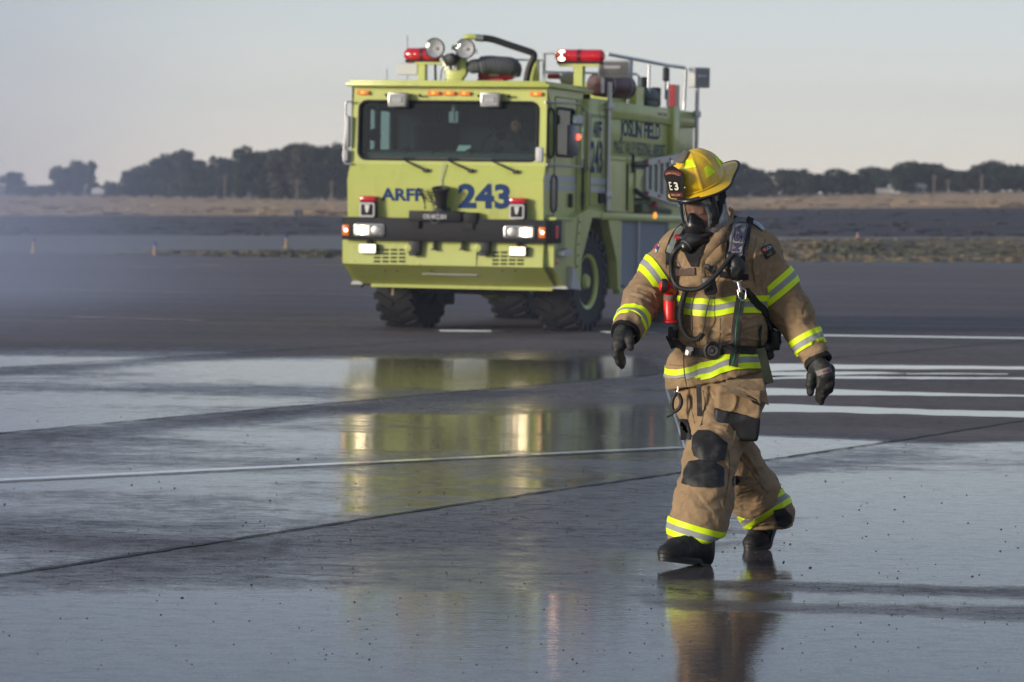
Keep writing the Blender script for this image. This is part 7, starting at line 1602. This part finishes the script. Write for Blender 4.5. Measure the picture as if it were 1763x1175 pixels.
sp3 = ribbon('shoulder_strap', B_coat, [(1180, 392), (1170, 402), (1160, 420), (1154, 440), (1152, 458)], [10, 13, 15, 15, 13], M_knit, th=.012, off=.003)
ribbon('strap_face', B_coat, [(1176, 396), (1166, 408), (1158, 424), (1154, 436)], [6, 8, 9, 9], M_spad, th=.003, off=.014, parent=sp3); ribbon('strap_face', B_coat, [(1153, 439), (1151.5, 446)], [12, 12], M_spad, th=.003, off=.014, parent=sp3) if False else None
# black reducer hanging on the left strap
V, F = nets(lambda P: smin(ellip(P, at(1266, 462, 19.57), (.046, .036, .055)), rcone(P, at(1262, 450, 19.57), at(1256, 440, 19.58), .022, .016), .02), at(1266, 462, 19.57) - .1, at(1266, 462, 19.57) + .1, .004); N = vnormals(V, F); V = crinkle(V, N, 30, .006, 80); link('reducer', quad_mesh('reducer', loc(V), F), man, M_black2)
b = MB()
def px3(p, Y): return Vector(loc(at(p[0], p[1], Y)))
# breathing hose
hose = spline([tuple(px3(*q)) for q in [((1172, 424), 19.50), ((1160, 436), 19.50), ((1156, 455), 19.53), ((1157, 476), 19.54), ((1166, 493), 19.53), ((1184, 499), 19.52), ((1204, 497), 19.51), ((1222, 484), 19.51), ((1238, 468), 19.52), ((1252, 450), 19.54), ((1262, 438), 19.55)]], 8)
MB().tube(hose, [.0108 + .0006 * (i % 2) for i in range(len(hose))], 14).build('breathing_hose', M_blk, man, 70)
# coiled cord
cp = spline([tuple(px3(*q)) for q in [((1181, 500), 19.53), ((1175, 520), 19.54), ((1172, 545), 19.545), ((1176, 568), 19.54), ((1188, 583), 19.535), ((1202, 584), 19.53), ((1210, 574), 19.53)]], 40)
hx = []; L = 0; ph = 0
for i in range(1, len(cp)):
    t = (cp[i] - cp[i - 1]); ph += t.length / .0075 * 2 * PI / 1.0; t.normalize(); a = t.cross(Vector((0, 1, 0))).normalized(); c = a.cross(t); hx.append(cp[i] + (a * math.cos(ph) + c * math.sin(ph)) * .0115)
# resample the helix finely enough
hx = []; ph = 0; acc = 0
seg = [(cp[i], cp[i + 1]) for i in range(len(cp) - 1)]
for p, q in seg:
    t = q - p; ln = t.length; t.normalize(); a = t.cross(Vector((0, 1, 0))).normalized(); c = a.cross(t); k = max(1, int(ln / .0075 * 8 + .5))
    for s in range(k): u = s / k; ph += 2 * PI * (ln / k) / .0075; hx.append(p.lerp(q, u) + (a * math.cos(ph) + c * math.sin(ph)) * .0115)
MB().tube(hx, .0034, 6).build('coiled_cord', M_blk, man, 80)
MB().tube(spline([tuple(px3(*q)) for q in [((1210, 574), 19.53), ((1213, 556), 19.54), ((1218, 530), 19.53), ((1223, 510), 19.53)]], 6), .003, 6).build('cord', M_blk, man, 80)
MB().tube(spline([tuple(px3(*q)) for q in [((1197, 505), 19.55), ((1191, 530), 19.55), ((1191, 560), 19.55), ((1192, 580), 19.55), ((1199, 596), 19.56)]], 6), [.003] * 8 + [.0045] * 8 + [.003] * 9, 6).build('drawcord', M_blk, man, 80)
# speaker microphone
c = Vector(loc(at(1222, 492, 19.555))); Mr = Matrix.Translation(c) @ Matrix.Rotation(math.radians(-12), 4, 'Y') @ Matrix.Rotation(math.radians(-15), 4, 'Z')
mic = MB().box(-.029, .029, -.018, .018, -.042, .042, b=.010, M=Mr).build('microphone', M_black2, man, 30); mic.data.materials[0] = M_black2
b = MB(); b.prism([(-.020, -.045), (.020, -.045), (.008, -.062), (-.008, -.062)], -.012, .012, 'y', M=Mr); b.build('cable_boot', M_blk, mic)
b = MB()
for k in range(5): b.box(-.016, .016, -.0205, -.017, -.018 + k * .009, -.014 + k * .009, M=Mr)
b.build('speaker_slots', M_knit, mic); MB().box(-.004, .01, -.021, -.017, .028, .033, M=Mr).build('indicator', mat('dim_red', (.25, .02, .01), .4), mic)
patch('microphone_clip', B_coat, [Z8(*p) for p in [(700, 985), (735, 960), (790, 1000), (850, 990), (860, 1040), (820, 1080), (740, 1060), (705, 1020)]], M_black2, off=.004, th=.008)
MB().tube([px3((1232 + 6 * math.cos(a), 476 + 11 * math.sin(a)), 19.57) for a in np.linspace(-1.7, 1.6, 12)], .0022, 6).build('brass_ring', mat('brass', (.35, .25, .10), .35, .9), man, 60)
# chest strap
ribbon('chest_strap', B_coat, [(1163, 469), (1180, 469), (1197, 468)], 12, M_brown, th=.005, off=.004); ribbon('chest_strap', B_coat, [(1196, 468), (1208, 469)], [12, 12], M_knit, th=.005, off=.006) if False else None
ribbon('chest_strap', B_coat, [(1232, 470), (1250, 474), (1270, 478), (1288, 478)], [9, 12, 12, 9], M_knit, th=.005, off=.004)
# harness straps with the green thread
def webbing(path, w, lift, name='harness_strap'):
    o = ribbon(name, B_coat, path, w, M_web, th=.004, off=.010, lift=lift); ribbon('green_thread', B_coat, path, 1.3 if not isinstance(w, (list, tuple)) else [1.3] * len(path), M_webg, th=.001, off=.0148, parent=o, sub=2, lift=lift); return o
webbing([(1275, 506), (1271, 530), (1267, 560), (1264, 600), (1261, 632)], [14, 15, 15, 15, 15], [.0, .01, .012, .012, .008])
ribbon('harness_strap', B_coat, [(1282, 498), (1296, 516), (1312, 534), (1322, 548)], [12, 12, 12, 12], M_knit, th=.005, off=.006)
def free_strap(name, a, b, w, Y0, Y1, m, th=.004):
    A_, B_ = at(*a, Y0), at(*b, Y1); d = B_ - A_; sx_ = np.cross(d, [0, 1, 0]); sx_ = sx_ / np.linalg.norm(sx_) * w / 2 / CF * Y0; V_ = []; n = 8
    for o_ in (0, th):
        for i in range(n + 1): p = A_ + d * i / n + np.array([0, .006 * math.sin(i * .9) + o_, 0]); V_ += [p - sx_, p + sx_]
    K_ = 2 * (n + 1); F_ = []
    for i in range(n): q = 2 * i; F_ += [(q, q + 1, q + 3, q + 2), (K_ + q, K_ + q + 2, K_ + q + 3, K_ + q + 1), (q, q + 2, K_ + q + 2, K_ + q), (q + 1, K_ + q + 1, K_ + q + 3, q + 3)]
    F_ += [(0, K_, K_ + 1, 1), (2 * n, 2 * n + 1, K_ + 2 * n + 1, K_ + 2 * n)]
    return link(name, pymesh(name, loc(V_), F_), man, m)
fs = free_strap('strap_tail', (1310, 600), (1325, 661), 15, 19.62, 19.60, M_green); 
w2 = free_strap('strap_tail', (1203, 662), (1205, 717), 9, 19.60, 19.56, M_web)
free_strap('strap_tail', (1150, 578), (1160, 600), 9, 19.72, 19.72, M_knit)
# hook and D ring
b = MB(); b.tube(spline([tuple(px3(*q)) for q in [((1262, 484), 19.545), ((1270, 486), 19.54), ((1278, 483), 19.54)]], 5), .003, 6); b.tube([px3((1271, 486), 19.54), px3((1275, 503), 19.535)], .008, 8); b.tube([px3(p, 19.535) for p in ((1270, 500), (1272, 512), (1278, 519), (1284, 514), (1284, 500), (1277, 496))], .003, 6, closed=True); b.build('snap_hook', M_chrome, man, 50)
b = MB(); b.tube([px3(p, 19.56) for p in ((1163, 448), (1168, 451), (1173, 461), (1176, 463))], .0028, 6); b.build('snap_hook', M_chrome, man, 50)
ribbon('side_strap', B_coat, [(1162, 458), (1160, 480), (1162, 500), (1160, 540)], [12, 14, 12, 10], M_knit, th=.004, off=.004)
# waist belt with buckle and gauge
belt = torso_ring('waist_belt', [(1168, 592), (1178, 600), (1192, 606), (1210, 607), (1228, 605), (1245, 603), (1262, 602), (1285, 603), (1302, 604)], .040, [M_web], [0, 0], off=.004)
c = Vector(loc(cast(B_coat, 1187, 605)[0])) + Vector((0, -.016, 0)); Mr = Matrix.Translation(c) @ Matrix.Rotation(math.radians(-22), 4, 'Z') @ Matrix.Rotation(math.radians(6), 4, 'Y')
bk = MB().box(-.019, .019, -.006, .006, -.020, .022, b=.003, M=Mr).build('buckle', M_chrome, belt, 30); MB().box(-.013, .013, -.0085, -.005, .006, .017, M=Mr).build('release_tab', M_alu, bk); MB().box(.012, .020, -.010, .0, -.018, .004, M=Mr).build('latch_plate', M_black2, bk)
gv = Vector(loc(cast(B_coat, 1230, 604)[0])); b = MB(); b.lathe([(.0, -.008), (.028, -.008), (.040, 0), (.043, .008), (.040, .018), (.030, .022), (.026, .014), (.014, .014), (.010, .020), (0, .020)], gv + Vector((-.008, -.004, 0)), Vector((-.25, -1, .05)), 32); b.build('gauge_puck', M_black2, belt, 40)
b = MB(); b.tube(spline([tuple(px3(*q)) for q in [((1240, 596), 19.55), ((1250, 594), 19.56), ((1258, 600), 19.565), ((1266, 606), 19.57)]], 5), .012, 10); b.build('gauge_hose', M_blk, belt, 60)
# gear behind the left hip, cylinder on the back
def gear_f(P):
    f = rbox(P, at(1326, 575, 19.90), (.032, .05, .075), .014); f = smin(f, rcone(P, at(1318, 548, 19.84), at(1330, 572, 19.86), .018, .02), .012); f = smin(f, rcone(P, at(1334, 578, 19.84), at(1336, 594, 19.84), .028, .026), .008); f = smin(f, rcone(P, at(1318, 598, 19.84), at(1326, 612, 19.84), .024, .022), .01); return smin(f, rcone(P, at(1305, 560, 19.95), at(1312, 600, 19.95), .03, .03), .02)
V, F = nets(gear_f, at(1326, 575, 19.88) - .16, at(1326, 575, 19.88) + .16, .0045); N = vnormals(V, F); V = crinkle(V, N, 26, .008, 90); hipg = link('hip_valve', quad_mesh('hip_valve', loc(V), F), man, M_black2)
b = MB(); b.tube([px3(p, 19.80) for p in ((1318, 582), (1313, 588), (1313, 597))], .003, 6); b.tube([px3(p, 19.79) for p in ((1332, 566), (1338, 570))], .004, 6); b.build('metal_clip', M_chrome, hipg)
ribbon('green_edge', B_coat, [(1308, 560), (1306, 580), (1307, 600)], 3, M_green, th=.004, off=.006)
M_cyl = mat('blue_grey_cylinder', (.20, .26, .32), .35, coat=.5); b = MB(); b.lathe([(.0, -.02), (.04, -.02), (.075, .01), (.088, .06), (.088, .44), (.07, .50), (.03, .53), (.03, .56), (0, .56)], Vector(loc(at(1262, 585, 20.09))), Vector((.03, .06, 1)), 28); cyl = b.build('air_cylinder', M_cyl, man, 50)
b = MB()
for h in (.12, .36): b.lathe([(.091, h), (.091, h + .05)], Vector(loc(at(1262, 585, 20.09))), Vector((.03, .06, 1)), 28)
b.build('cylinder_band', M_knit, cyl); MB().box(-.10, .10, -.02, .02, -.28, .25, b=.02, M=Matrix.Translation(Vector(loc(at(1258, 500, 20.0))))).build('back_plate', M_black2, man, 30)
ribbon('shoulder_piping', B_coat, [(1292, 383), (1303, 389), (1314, 399)], [5, 6, 4], M_cyl, th=.006, off=.004)
# right-angle torch, red, clipped to the chest on the right
fc = at(1152, 520, 19.60)
def tlathe(name, prof, p, ax, m, par, n=24, s=40): return MB().lathe(prof, Vector(loc(p)), Vector(ax), n).build(name, m, par, s)
M_rt = mat('red_torch_plastic', (.62, .012, .012), .38)
tor = tlathe('torch', [(.0, -.0), (.034, .0), (.034, .008), (.026, .014), (.027, .095), (.024, .10), (.024, .115), (0, .12)], at(1153, 556, 19.62), (-.03, 0, 1), M_rt, man)
V, F = nets(lambda P: smin(rcone(P, at(1154, 498, 19.62), at(1146, 494, 19.585), .026, .031), rcone(P, at(1153, 512, 19.62), at(1153, 498, 19.62), .024, .028), .012), at(1152, 500, 19.6) - .08, at(1152, 500, 19.6) + .08, .0035); link('torch_head', quad_mesh('torch_head', loc(relax(V, F, 1)), F), tor, M_rt)
ax = np.array([-1, -.05, .12]); tlathe('lens_ring', [(.0, .008), (.024, .008), (.031, .012), (.033, 0), (.031, -.012)], at(1143, 492.5, 19.572), ax, M_blk, tor)
tlathe('switch_knob', [(.0, .010), (.008, .009), (.010, 0)], at(1160, 495, 19.59), (0.3, -1, 0), M_chrome, tor, 12)
tlathe('torch_clip', [(.029, -.012), (.030, .012)], at(1153, 513, 19.62), (0, 0, 1), M_brown, tor)
b = MB(); b.box(-.012, .012, -.02, .03, -.09, .02, b=.005, M=Matrix.Translation(Vector(loc(at(1164, 535, 19.63))))); b.build('belt_clip', M_black2, tor)
MB().box(-.02, .02, -.03, .03, -.035, .02, b=.008, M=Matrix.Translation(Vector(loc(at(1157, 570, 19.72))))).build('side_buckle', M_black2, man, 30)
# key loop below the hem
b = MB(); b.tube([px3(p, 19.66) for p in ((1167, 666), (1167, 672), (1165, 676))], .0028, 6); b.build('loop_clip', M_chrome, man, 50)
b = MB(); b.tube(spline([tuple(px3(*q)) for q in [((1166, 676), 19.66), ((1159, 686), 19.66), ((1157, 700), 19.66), ((1161, 709), 19.655), ((1170, 702), 19.65), ((1173, 690), 19.65), ((1168, 678), 19.655)]], 6), .009, 8); b.tube(spline([tuple(px3(*q)) for q in [((1161, 708), 19.655), ((1156, 714), 19.66), ((1148, 719), 19.66)]], 4), [.007] * 5 + [.005] * 4, 6); b.build('glove_loop', M_pad, man, 60)
MB().tube(spline([tuple(px3(*q)) for q in [((1177, 612), 19.60), ((1178, 640), 19.58), ((1182, 665), 19.58)]], 5), .0025, 5).build('cord', M_blk, man, 60)
# ================================================================ the driver in the cab
def tw(x, y, z): return TO + tX * x + tY * y + np.array([0, 0, z - SH * (y - 1.5)])
dr = empty('person', tw(.52, 1.15, 1.78), -TY, 'driver in dark clothing sitting behind the truck windscreen', 'person')
def seated(P):
    f = ellip(P, (0, -.10, .66), (.078, .095, .115)); f = smin(f, rcone(P, (0, -.07, .52), (0, -.05, .44), .055, .06), .02); f = smin(f, rcone(P, (-.15, -.04, .40), (.15, -.04, .40), .075, .075), .04); f = smin(f, rcone(P, (0, -.03, .36), (0, 0, .08), .16, .15), .06)
    f = smin(f, ellip(P, (0, -.195, .65), (.012, .02, .02)), .01)
    for s in (-1, 1): f = smin(f, chain(P, [np.array((s * .20, -.04, .40)), np.array((s * .25, -.14, .18)), np.array((s * .16, -.40, .26))], [.06, .048, .036], .02), .03); f = smin(f, chain(P, [np.array((s * .10, 0, .05)), np.array((s * .12, -.40, .08))], [.09, .07]), .04)
    return f
V, F = nets(seated, (-.4, -.6, -.1), (.4, .25, .82), .012); db = link('body', quad_mesh('body', V, F), dr, mat('dark_uniform', (.02, .022, .03), .8))
V, F = nets(lambda P: np.maximum(ellip(P, (0, -.105, .665), (.083, .10, .120)), -(P[..., 2] - .70 + .0 * P[..., 0]) ), (-.15, -.3, .6), (.15, .1, .85), .01); link('cap', quad_mesh('cap', V, F), dr, mat('dark_cap', (.01, .012, .02), .7))
V, F = nets(lambda P: np.maximum(ellip(P, (0, -.11, .645), (.073, .092, .105)), P[..., 1] + .13), (-.15, -.3, .5), (.15, .1, .8), .008); link('face', quad_mesh('face', V, F), dr, M_skin)
